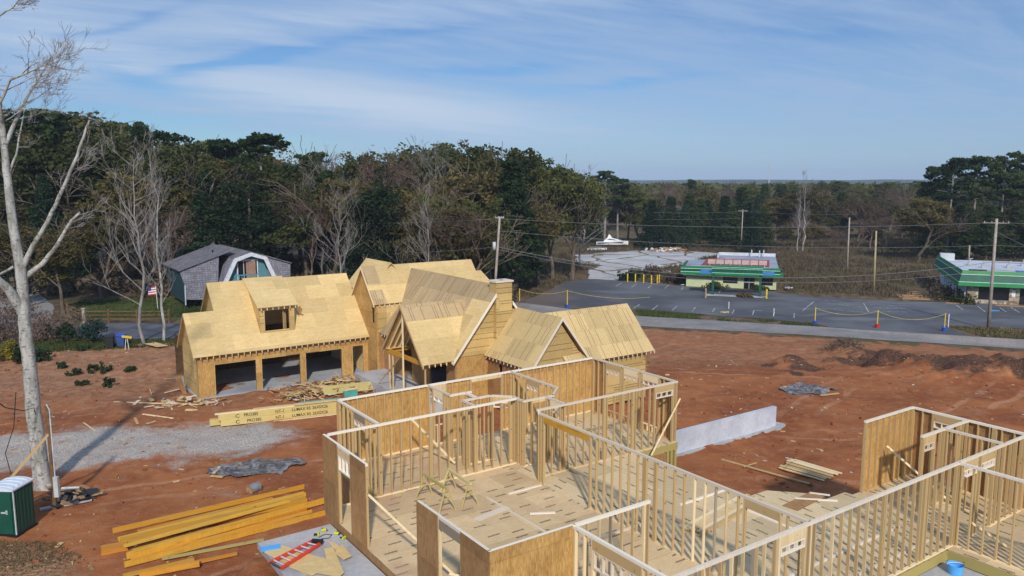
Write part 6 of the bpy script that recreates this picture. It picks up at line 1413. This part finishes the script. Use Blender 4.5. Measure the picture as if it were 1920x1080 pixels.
while x < 1040:
    k = rt.choice(['oak_tree', 'olive_oak_tree', 'oak_tree', 'olive_oak_tree', 'oak_tree', 'pine_tree', 'olive_oak_tree'])
    bgtree(k, x, rt.uniform(108, 122), top(x)+rt.uniform(14, 50), rt.randrange(3), rt.uniform(1.0, 1.3), 'middle'); x += rt.uniform(42, 60)
x = -60
while x < 930:
    if not (395 < x < 540 or 640 < x < 765):
        k = rt.choice(['oak_tree', 'rust_tree', 'olive_oak_tree', 'oak_tree', 'olive_oak_tree', 'cedar_tree'])
        bgtree(k, x, rt.uniform(101, 108) if 300 < x < 600 else rt.uniform(94, 106), 330+rt.uniform(-10, 75), rt.randrange(3), rt.uniform(1.0, 1.4), 'front')
    x += rt.uniform(36, 55)
# landmark trees of that wood
tree('tall_pine', 490, 118, 252, 'tall pine with rounded crown top above the dark magnolia', seed=0, wide=1.3); tree('tall_pine', 585, 122, 285, 'pine poking up right of the tall rounded one', seed=1, wide=1.1)
tree('tall_pine', 95, 112, 208, 'highest dark pine at the top left of the wood', seed=1, wide=1.3); tree('tall_pine', 330, 120, 248, 'open crowned pine against the sky left of centre wood', seed=2, wide=1.2); tree('tall_pine', 425, 124, 262, 'open pine on the skyline between the left pines and the rounded one', seed=0, wide=1.1)
tree('magnolia_tree', 465, 100, 336, 'huge near black evergreen left of the grey bare tree behind the garage ridge', seed=0, wide=1.25); tree('magnolia_tree', 700, 98, 342, 'huge near black evergreen right of the grey bare tree behind the roof', seed=1, wide=1.2)
tree('bare_tree', 632, 84, 332, 'pale leafless tree between the two dark evergreens', seed=0, wide=1.0, cat='bare tree'); tree('bare_tree', 806, 92, 345, 'pale leafless tree right of the dark evergreens', seed=1, cat='bare tree'); tree('rust_tree', 895, 95, 372, 'slender leafless tree left of the pale utility pole', seed=1, cat='bare tree')
tree('bare_tree', 620, 112, 272, 'greyish leafless top showing on the skyline above the dark evergreens', seed=2); tree('bare_tree', 815, 118, 258, 'leafless grey crown forming the high point of the central skyline', seed=0, wide=1.2); tree('bare_tree', 1092, 150, 308, 'grey leafless tree where the wood drops toward the field', seed=1, wide=1.3)
tree('rust_tree', 575, 99, 345, 'reddish twiggy tree standing right of the dark evergreen', seed=0); tree('rust_tree', 672, 118, 283, 'reddish leafless crown on the skyline', seed=2)
# yard trees left
tree('bare_tree', 252, 67, 235, 'leafless pale tree with many low side branches left of the bins', seed=1, wide=.9, cat='bare tree'); tree('bare_poplar', 288, 67.8, 262, 'slim pale tree beside the drive with few branches', seed=0, wide=.8, cat='bare tree')
tree('oak_tree', 100, 82, 395, 'small olive tree with stout pale stem on the drive verge', seed=2, wide=1.25); tree('oak_tree', 20, 86, 400, 'yellowing olive tree at the left edge beyond the drive', seed=1, wide=1.3); tree('oak_tree', 175, 92, 380, 'brown olive tree behind the rail fence', seed=0, wide=1.2)
# right hand tree belt
RG = 'trees of the belt beyond the field'
def rtree(kind, x, D, yt, seed, wide=1.0):
    lb = {'pine_tree': 'dense green pine in the belt beyond the field', 'oak_tree': 'brown broadleaf tree in the belt beyond the field', 'olive_oak_tree': 'olive broadleaf tree in the belt beyond the field', 'rust_tree': 'reddish leafless tree in the belt beyond the field', 'tall_pine': 'tall pine in the belt beyond the field', 'cedar_tree': 'conical evergreen in the belt beyond the field', 'bare_tree': 'grey leafless tree in the belt beyond the field'}[kind]
    row = 'nearest' if D < 203 else ('middle' if D < 230 else 'farthest'); o = tree(kind, x, D, yt, 'x', kind.replace('_', ' ')+'s of the belt beyond the field', seed, wide); ROWS.append((x, kind, row+' row of the far belt', o)); return o
x = 1110
while x < 1960:
    if 1215 < x < 1430: k = rt.choice(['pine_tree', 'cedar_tree', 'pine_tree'])
    elif x < 1215: k = rt.choice(['tall_pine', 'rust_tree', 'olive_oak_tree', 'pine_tree'])
    else: k = rt.choice(['rust_tree', 'oak_tree', 'olive_oak_tree', 'olive_oak_tree', 'pine_tree', 'pine_tree'])
    rtree(k, x, rt.uniform(205, 225), 352+rt.uniform(-6, 22), rt.randrange(3), rt.uniform(1.2, 1.6)); x += rt.uniform(24, 36)
x = 1100
while x < 1980:
    k = rt.choice(['pine_tree', 'oak_tree', 'olive_oak_tree', 'rust_tree', 'bare_tree', 'olive_oak_tree', 'pine_tree']); rtree(k, x, rt.uniform(250, 300), 340+rt.uniform(-4, 9), rt.randrange(3), rt.uniform(1.2, 1.7)); x += rt.uniform(22, 34)
x = 1225
while x < 1450: rtree('cedar_tree' if rt.random() < .5 else 'pine_tree', x, rt.uniform(188, 200), 365+rt.uniform(0, 30), rt.randrange(2), rt.uniform(1.2, 1.6)); x += rt.uniform(22, 32)
x = 1450
while x < 1780: rtree('rust_tree' if rt.random() < .7 else 'oak_tree', x, rt.uniform(180, 200), 395+rt.uniform(0, 35), rt.randrange(3), rt.uniform(1.4, 2.0)); x += rt.uniform(24, 34)
tree('cedar_tree', 1415, 178, 405, 'cone shaped green conifer standing forward of the right belt', seed=0, wide=1.5)
tree('rust_tree', 1640, 190, 362, 'broad bare brown crown above the tan utility pole', seed=0, wide=1.6); tree('rust_tree', 1730, 230, 346, 'rusty leaved crown left of the tall pines', seed=1, wide=1.5)
tree('bare_poplar', 1512, 186, 318, 'tall pale leafless tree standing above the right belt', seed=0, wide=1.0, cat='bare tree'); tree('bare_poplar', 1502, 184, 352, 'shorter pale leafless tree leaning left of the tall one', seed=1, wide=.9, cat='bare tree')
tree('tall_pine', 1135, 207, 320, 'dark pine at the left end of the field behind the white boat', seed=1, wide=1.3); tree('tall_pine', 1160, 210, 334, 'lower dark pine next to the one behind the white boat', seed=2, wide=1.4); tree('pine_tree', 1105, 208, 352, 'bushy pine left of the white boat', seed=1, wide=1.3)
PN = [(1752, 176, 312), (1786, 170, 296), (1800, 182, 300), (1832, 172, 293), (1868, 178, 300), (1884, 168, 286), (1912, 174, 292), (1940, 170, 296), (1765, 190, 330)]
PL = ['leftmost tall pine of the right hand group', 'second tall pine from the left in the right hand group', 'tall pine just behind the second of the right hand group', 'tall pine with pale stem in the middle of the right hand group', 'tall pine left of the leaning utility pole top', 'highest tall pine right of the leaning pole', 'tall pine near the right edge of the picture', 'tall pine cut by the right edge', 'low pine behind the leftmost of the right hand group', 'low pine behind the middle of the right hand group', 'low pine behind the highest of the right hand group']
for i, ((a, D, yt), lb) in enumerate(zip(PN, PL)): tree('tall_pine', a, D, yt, lb, 'tall pines of the right hand group', i % 3, .95)
for i in range(13): k = 'pine_tree' if i % 3 else 'oak_tree'; o = tree(k, 1735+i*18, 160+(i*7) % 16, 372+(i*13) % 40, 'x', 'bushy trees below the tall pines', i % 3, 1.5); ROWS.append((1735+i*18, k, 'growth under the right pines', o))
DSC = {'oak_tree': 'brown broadleaf tree', 'olive_oak_tree': 'olive broadleaf tree', 'pine_tree': 'dark bushy pine', 'tall_pine': 'tall open pine', 'rust_tree': 'reddish leafless tree', 'cedar_tree': 'conical evergreen', 'bare_tree': 'grey leafless tree', 'magnolia_tree': 'near black evergreen'}
ORD = ['leftmost', 'second', 'third', 'fourth', 'fifth', 'sixth', 'seventh', 'eighth', 'ninth', 'tenth', 'eleventh', 'twelfth', 'thirteenth', 'fourteenth', 'fifteenth', 'sixteenth', 'seventeenth', 'eighteenth', 'nineteenth', 'twentieth', 'twenty first', 'twenty second']
CNT = {}
for x_, k, row, o in sorted(ROWS, key=lambda t: t[0]):
    n = CNT.get((k, row), 0); CNT[(k, row)] = n+1; o['label'] = f"{ORD[min(n, 21)]} {DSC[k]}{' from the left' if n else ''} in the {row}"
# wood beyond, reading as one mass
cs, Rs = [], []
for i in range(1100):
    D = 300+650*rt.random()**1.3; x_ = rt.uniform(-.2, .78)*D; z = hgt(x_, D)
    ht = min(17, (CAMH-1.5-.004*D)-z); cs.append((x_, D, z+ht-3)); Rs.append(rt.uniform(4, 7))
me = leafmesh('distant_wood', cs, Rs, 46, 1.5, 'leaf_olive', 77, .7, 1, .6); o = mobj('distant_wood', me); tag(o, 'far off wood filling the land up to the horizon', 'wood', kind='stuff')
# undergrowth below the left wood
cs, Rs = [], []
for i in range(900):
    D = rt.uniform(92, 130); x_ = rt.uniform(-.7, .0)*D; z = hgt(x_, D); cs.append((x_, D, z+rt.uniform(.3, 1.6))); Rs.append(rt.uniform(.8, 1.8))
me = leafmesh('undergrowth', cs, Rs, 26, .3, 'brush', 78, .8); o = mobj('undergrowth', me); tag(o, 'dark tangled undergrowth beneath the wood', 'undergrowth', kind='stuff')
# shrubs and weeds
def shrub(px, z, h, wd, mat, label, seed, n=16, per=40, sz=.09, name='shrub', group=None):
    rr = random.Random(seed); p = at(*px, z); cs = [(rr.gauss(0, wd*.32), rr.gauss(0, wd*.32), h*(.2+.7*rr.random())*(1-.35*rr.random())) for _ in range(n)]
    me = leafmesh('foliage', cs, [wd*.24]*n, per, sz, mat, seed, 1, 1.3, .2); R_ = empty(name, (p.x, p.y, hgt(p.x, p.y)), 0, label, name, group); mobj('foliage', me, R_)
    m = MB()
    for k in range(5): c = cs[k % n]; m.tube([(0, 0, 0), (c[0]*.5, c[1]*.5, c[2]*.5), c], [.03, .02, .008], 4, cap=False)
    m.build('stem', 'bark_brown', R_)
shrub((170, 643), -2.5, 2.0, 1.6, 'leaf_bluegreen', 'blue green young pine shrub left of the black bin', 1, 26); shrub((128, 640), -2.5, 1.9, 1.4, 'leaf_shrub', 'dark green shrub left of the blue green one', 2, 22)
shrub((15, 672), -2.6, 1.6, 1.6, 'leaf_gold', 'bright yellow green bush at the left edge', 3, 22); shrub((38, 676), -2.6, 1.4, 1.5, 'leaf_shrub', 'dark low bush between the yellow bush and the pale trunk', 4, 18); shrub((5, 640), -2.6, 2.2, 2.6, 'leaf_rust', 'dark brown leafless bush at the left edge above the yellow one', 5, 24)
shrub((85, 636), -2.6, 2.0, 4.2, 'leaf_rust', 'wide dark brown hedge mass right of the pale trunk', 6, 46, 50); shrub((78, 674), -2.6, 1.0, 1.3, 'leaf_shrub', 'small dark bush touching the pale trunk', 7, 14); shrub((20, 600), -2.5, 2.6, 3, 'leaf_rust', 'purplish bare bush beside the street', 8, 30)
for i, (a, b, h, lb) in enumerate([(115, 692, .6, 'smallest weed clump nearest the pale trunk'), (172, 698, .9, 'tallest green weed clump in the brown dirt'), (140, 700, .55, 'low green weed clump left of the tallest'), (155, 718, .5, 'green weed clump below the tallest'), (200, 700, 1.0, 'dark bushy weed clump right of the tallest'), (203, 722, .8, 'dark dry weed clump below the bushy one'), (242, 700, .5, 'small weed clump beside the red mound'), (154, 664, .5, 'low round weed near the bins')]):
    shrub((a, b), -2.9, h*.8, .7, 'leaf_shrub', lb, 20+i, 10, 34, .07, 'weed_clump', 'green weeds in the dirt')
for i, (a, b, h, wd, mt, lb) in enumerate([(1178, 526, 1.7, 2.2, 'leaf_shrub', 'green bush behind the first yellow bollard'), (1196, 520, 1.6, 3.0, 'leaf_olive', 'olive weeds behind the middle yellow bollards'), (1222, 520, 1.8, 3.4, 'brush', 'brown weeds behind the right yellow bollards'), (1270, 530, 1.8, 2.6, 'brush', 'dark brush against the left wall of the cream restaurant'),
    (1775, 560, 1.5, 4, 'brush', 'dark tangled brush against the white store wall'), (1795, 566, 1.4, 3.0, 'leaf_olive', 'olive brush at the front corner of the white store wall'), (1340, 540, .7, 2.6, 'leaf_olive', 'low weeds before the left wall of the cream restaurant'), (1400, 557, .5, 1.3, 'dry_grass', 'grass tuft on the canopy kerb'), (1425, 542, .7, 1.6, 'leaf_olive', 'weeds at the right wall of the cream restaurant')]):
    shrub((a, b), -4.95, h, wd, mt, lb, 40+i, 22, 40, .14, 'weed_clump')
# dry brush over the field and grass on the verges: too many blades to count
def blades(name, poly, n, h, mat, label, seed, sz=1.0, flat_=-5.0, clump=.5):
    r = np.random.RandomState(seed); P_ = np.array(poly); x0, y0 = P_.min(0); x1, y1 = P_.max(0); k = 0; X, Y = [], []
    while k < n:
        a = r.uniform(x0, x1, n*2); b = r.uniform(y0, y1, n*2); ok = (sdist(poly, a, b) < 0) & (fbm(a+seed, b, .22, 3) > -clump*r.rand(n*2)*.6)
        for ex in (LOT, ROADP, PAD, DRIVE, ROADL): ok &= sdist(ex, a, b) > .15
        X.append(a[ok]); Y.append(b[ok]); k += int(ok.sum())
    X = np.concatenate(X)[:n]; Y = np.concatenate(Y)[:n]; Z = hz(X, Y); m_ = len(X); a = r.uniform(0, 6.28, m_); L = h*(.4+r.rand(m_)); wd = sz*(.5+r.rand(m_)); lx, ly = r.normal(0, .3, m_)*L, r.normal(0, .3, m_)*L
    dx, dy = np.cos(a)*wd, np.sin(a)*wd
    V = np.stack([np.stack([X-dx, Y-dy, Z-.05], 1), np.stack([X+dx, Y+dy, Z-.05], 1), np.stack([X+dx*.5+lx, Y+dy*.5+ly, Z+L], 1), np.stack([X-dx*.2+lx*1.2, Y-dy*.2+ly, Z+L*.85], 1)], 1).reshape(-1, 3)
    me = bpy.data.meshes.new(name); me.vertices.add(4*m_); me.vertices.foreach_set('co', V.ravel()); me.loops.add(4*m_); me.loops.foreach_set('vertex_index', np.arange(4*m_)); me.polygons.add(m_); me.polygons.foreach_set('loop_start', np.arange(0, 4*m_, 4)); me.polygons.foreach_set('loop_total', np.full(m_, 4)); me.update(); me.materials.append(MATS[mat])
    return tag(mobj(name, me), label, 'grass', kind='stuff')
FIELD = [(8, 125), (2, 108), (-6, 112), (-2, 200), (60, 235), (190, 235), (150, 120), (95, 97), (68, 106), (60, 130), (58, 108), (42, 114), (40, 140), (28, 140), (26, 124)]
blades('dry_brush', FIELD, 60000, .55, 'brush', 'brown dry brush covering the abandoned field', 1, .085)
blades('dry_grass', FIELD, 22000, .45, 'dry_grass', 'pale dry grass tufts in the abandoned field', 2, .06, clump=.25)
blades('dry_brush', FIELD, 16000, .5, 'leaf_olive', 'olive green weeds among the dry brush of the field', 12, .08, clump=.12)
blades('verge_grass', [(15.8, 99.5), (35, 90), (35, 86.8), (31, 84.9), (15.6, 94)], 6000, .20, 'lawn', 'grass strip between the left part of the lot and the road', 3, .07)
blades('verge_grass', [(49.6, 88), (57.4, 86.3), (84, 79.8), (84, 66), (72, 70), (50, 81.8)], 14000, .22, 'dry_grass', 'rough grass around the foot of the right utility pole', 4, .04)
blades('verge_grass', [(49.6, 88), (57.4, 86.3), (84, 79.8), (84, 66), (72, 70), (50, 81.8)], 7000, .22, 'lawn', 'green grass around the foot of the right utility pole', 6, .07)
blades('lawn', YARD, 7000, .14, 'lawn', 'green lawn behind the rail fence', 5, .06)
blades('verge_grass', [tuple(at(x, y, -2.5)[:2]) for x, y in ((60, 660), (340, 648), (340, 636), (60, 640))], 4000, .16, 'lawn', 'thin grass along the near side of the drive', 7, .06)
blades('straw', STRAW, 5000, .06, 'dry_grass', 'matted straw on the dirt below the portable toilet', 8, .05)
# ---------------------------------------------------------------- big pale tree in front at the left
def big_tree():
    Y0 = 36.0; base = at(82, 915, G0); R_ = empty('pale_bark_tree', (base.x, base.y, G0), 0, 'large pale barked leafless tree in the left foreground', 'bare tree'); o = Vector((base.x, base.y, G0)); m = MB(); tw = MB(); rr = random.Random(14)
    def P_(x, y, dy=0): return atY(x, y, base.y+dy)-o
    def limb(pts, r0, r1, n=10):
        path = [P_(*p) for p in pts]; sub = []
        for i in range(len(path)-1):
            for k in range(4): 
                t = k/4; a = path[i].lerp(path[i+1], t); sub.append(a+Vector((rr.gauss(0, .012), rr.gauss(0, .02), 0)))
        sub.append(path[-1]); K = len(sub)-1; m.tube(sub, [r0+(r1-r0)*(i/K)**.85 for i in range(K+1)], n, cap=False); return sub
    tr = limb([(84, 925), (76, 880), (66, 800), (58, 720), (50, 640), (44, 570), (38, 500), (26, 430), (18, 370), (10, 300), (4, 240), (-2, 200)], .41, .10, 14)
    m.tube([P_(86, 930), P_(82, 905)], [.62, .44], 14, cap=False)
    l1 = limb([(40, 505), (62, 460), (90, 415), (120, 350), (145, 290), (160, 245), (168, 225)], .13, .04, 8)
    l2 = limb([(46, 520, .2), (80, 495, .4), (105, 462, .6), (130, 418, .8), (150, 398, 1)], .14, .05, 8)
    l3 = limb([(42, 585), (20, 548, -.5), (-10, 520, -1), (-60, 470, -1.5)], .24, .15, 8)
    l4 = limb([(26, 500, .3), (0, 515, .6), (-30, 530, 1)], .07, .05, 6)
    l5 = limb([(8, 275), (30, 225, .5), (48, 185, .8), (75, 145, 1.0), (95, 112, 1.2)], .11, .02, 7)
    l6 = limb([(4, 235), (0, 190, -.5), (20, 150, -.8), (60, 132, -1.0), (95, 118, -1.2)], .09, .02, 6)
    l7 = limb([(-6, 60, 0), (-2, 30), (25, 12), (40, -6)], .06, .02, 6); limb([(-4, 215), (-8, 120), (-12, 40), (-10, -40)], .13, .07, 7)
    l8 = limb([(14, 330), (30, 290, .3), (40, 235, .6), (52, 180, .9)], .07, .015, 6)
    def fuzz(sub, k, L, r, depth=3, up=.12, dirx=1):
        for i in range(k):
            t = rr.uniform(.35, 1); q = sub[int(t*(len(sub)-1))]; a = rr.uniform(-1, 1); d = Vector((dirx*abs(rr.gauss(.8, .5)), rr.gauss(0, .6), rr.uniform(-.15, .8))).normalized()
            branchy(tw, q, d, L*rr.uniform(.5, 1), r, depth, rr, .5, up, 3, None, .0065)
    fuzz(l5, 8, 1.6, .028); fuzz(l6, 8, 1.7, .028); fuzz(l6, 4, 1.2, .02, 3, .1, -1); fuzz(l8, 4, 1.3, .02); fuzz(l1, 8, 1.5, .022, 2); fuzz(l2, 5, 1.1, .02, 2); fuzz(l7, 8, .9, .018); fuzz(tr[-12:], 4, 2.0, .03)
    m.build('trunk', 'bark_pale', R_, smooth=True); tw.build('branches', 'twig_grey', R_)
big_tree()
# ---------------------------------------------------------------- air
def haze():
    m = MB(); m.box(-3790, 3790, -55, 3880, -40, 60); o = m.build('haze', 'sand'); mt = bpy.data.materials.new('haze'); mt.use_nodes = True; nt = mt.node_tree; nt.nodes.clear()
    out = nt.nodes.new('ShaderNodeOutputMaterial'); v = nt.nodes.new('ShaderNodeVolumePrincipled'); v.inputs['Color'].default_value = (.60, .74, .92, 1); v.inputs['Density'].default_value = HAZE; v.inputs['Anisotropy'].default_value = -.15
    nt.links.new(v.outputs[0], out.inputs['Volume']); o.data.materials.clear(); o.data.materials.append(mt); tag(o, kind='stuff'); o['label'] = 'thin bluish haze over the land'
HAZE = .0002
haze()
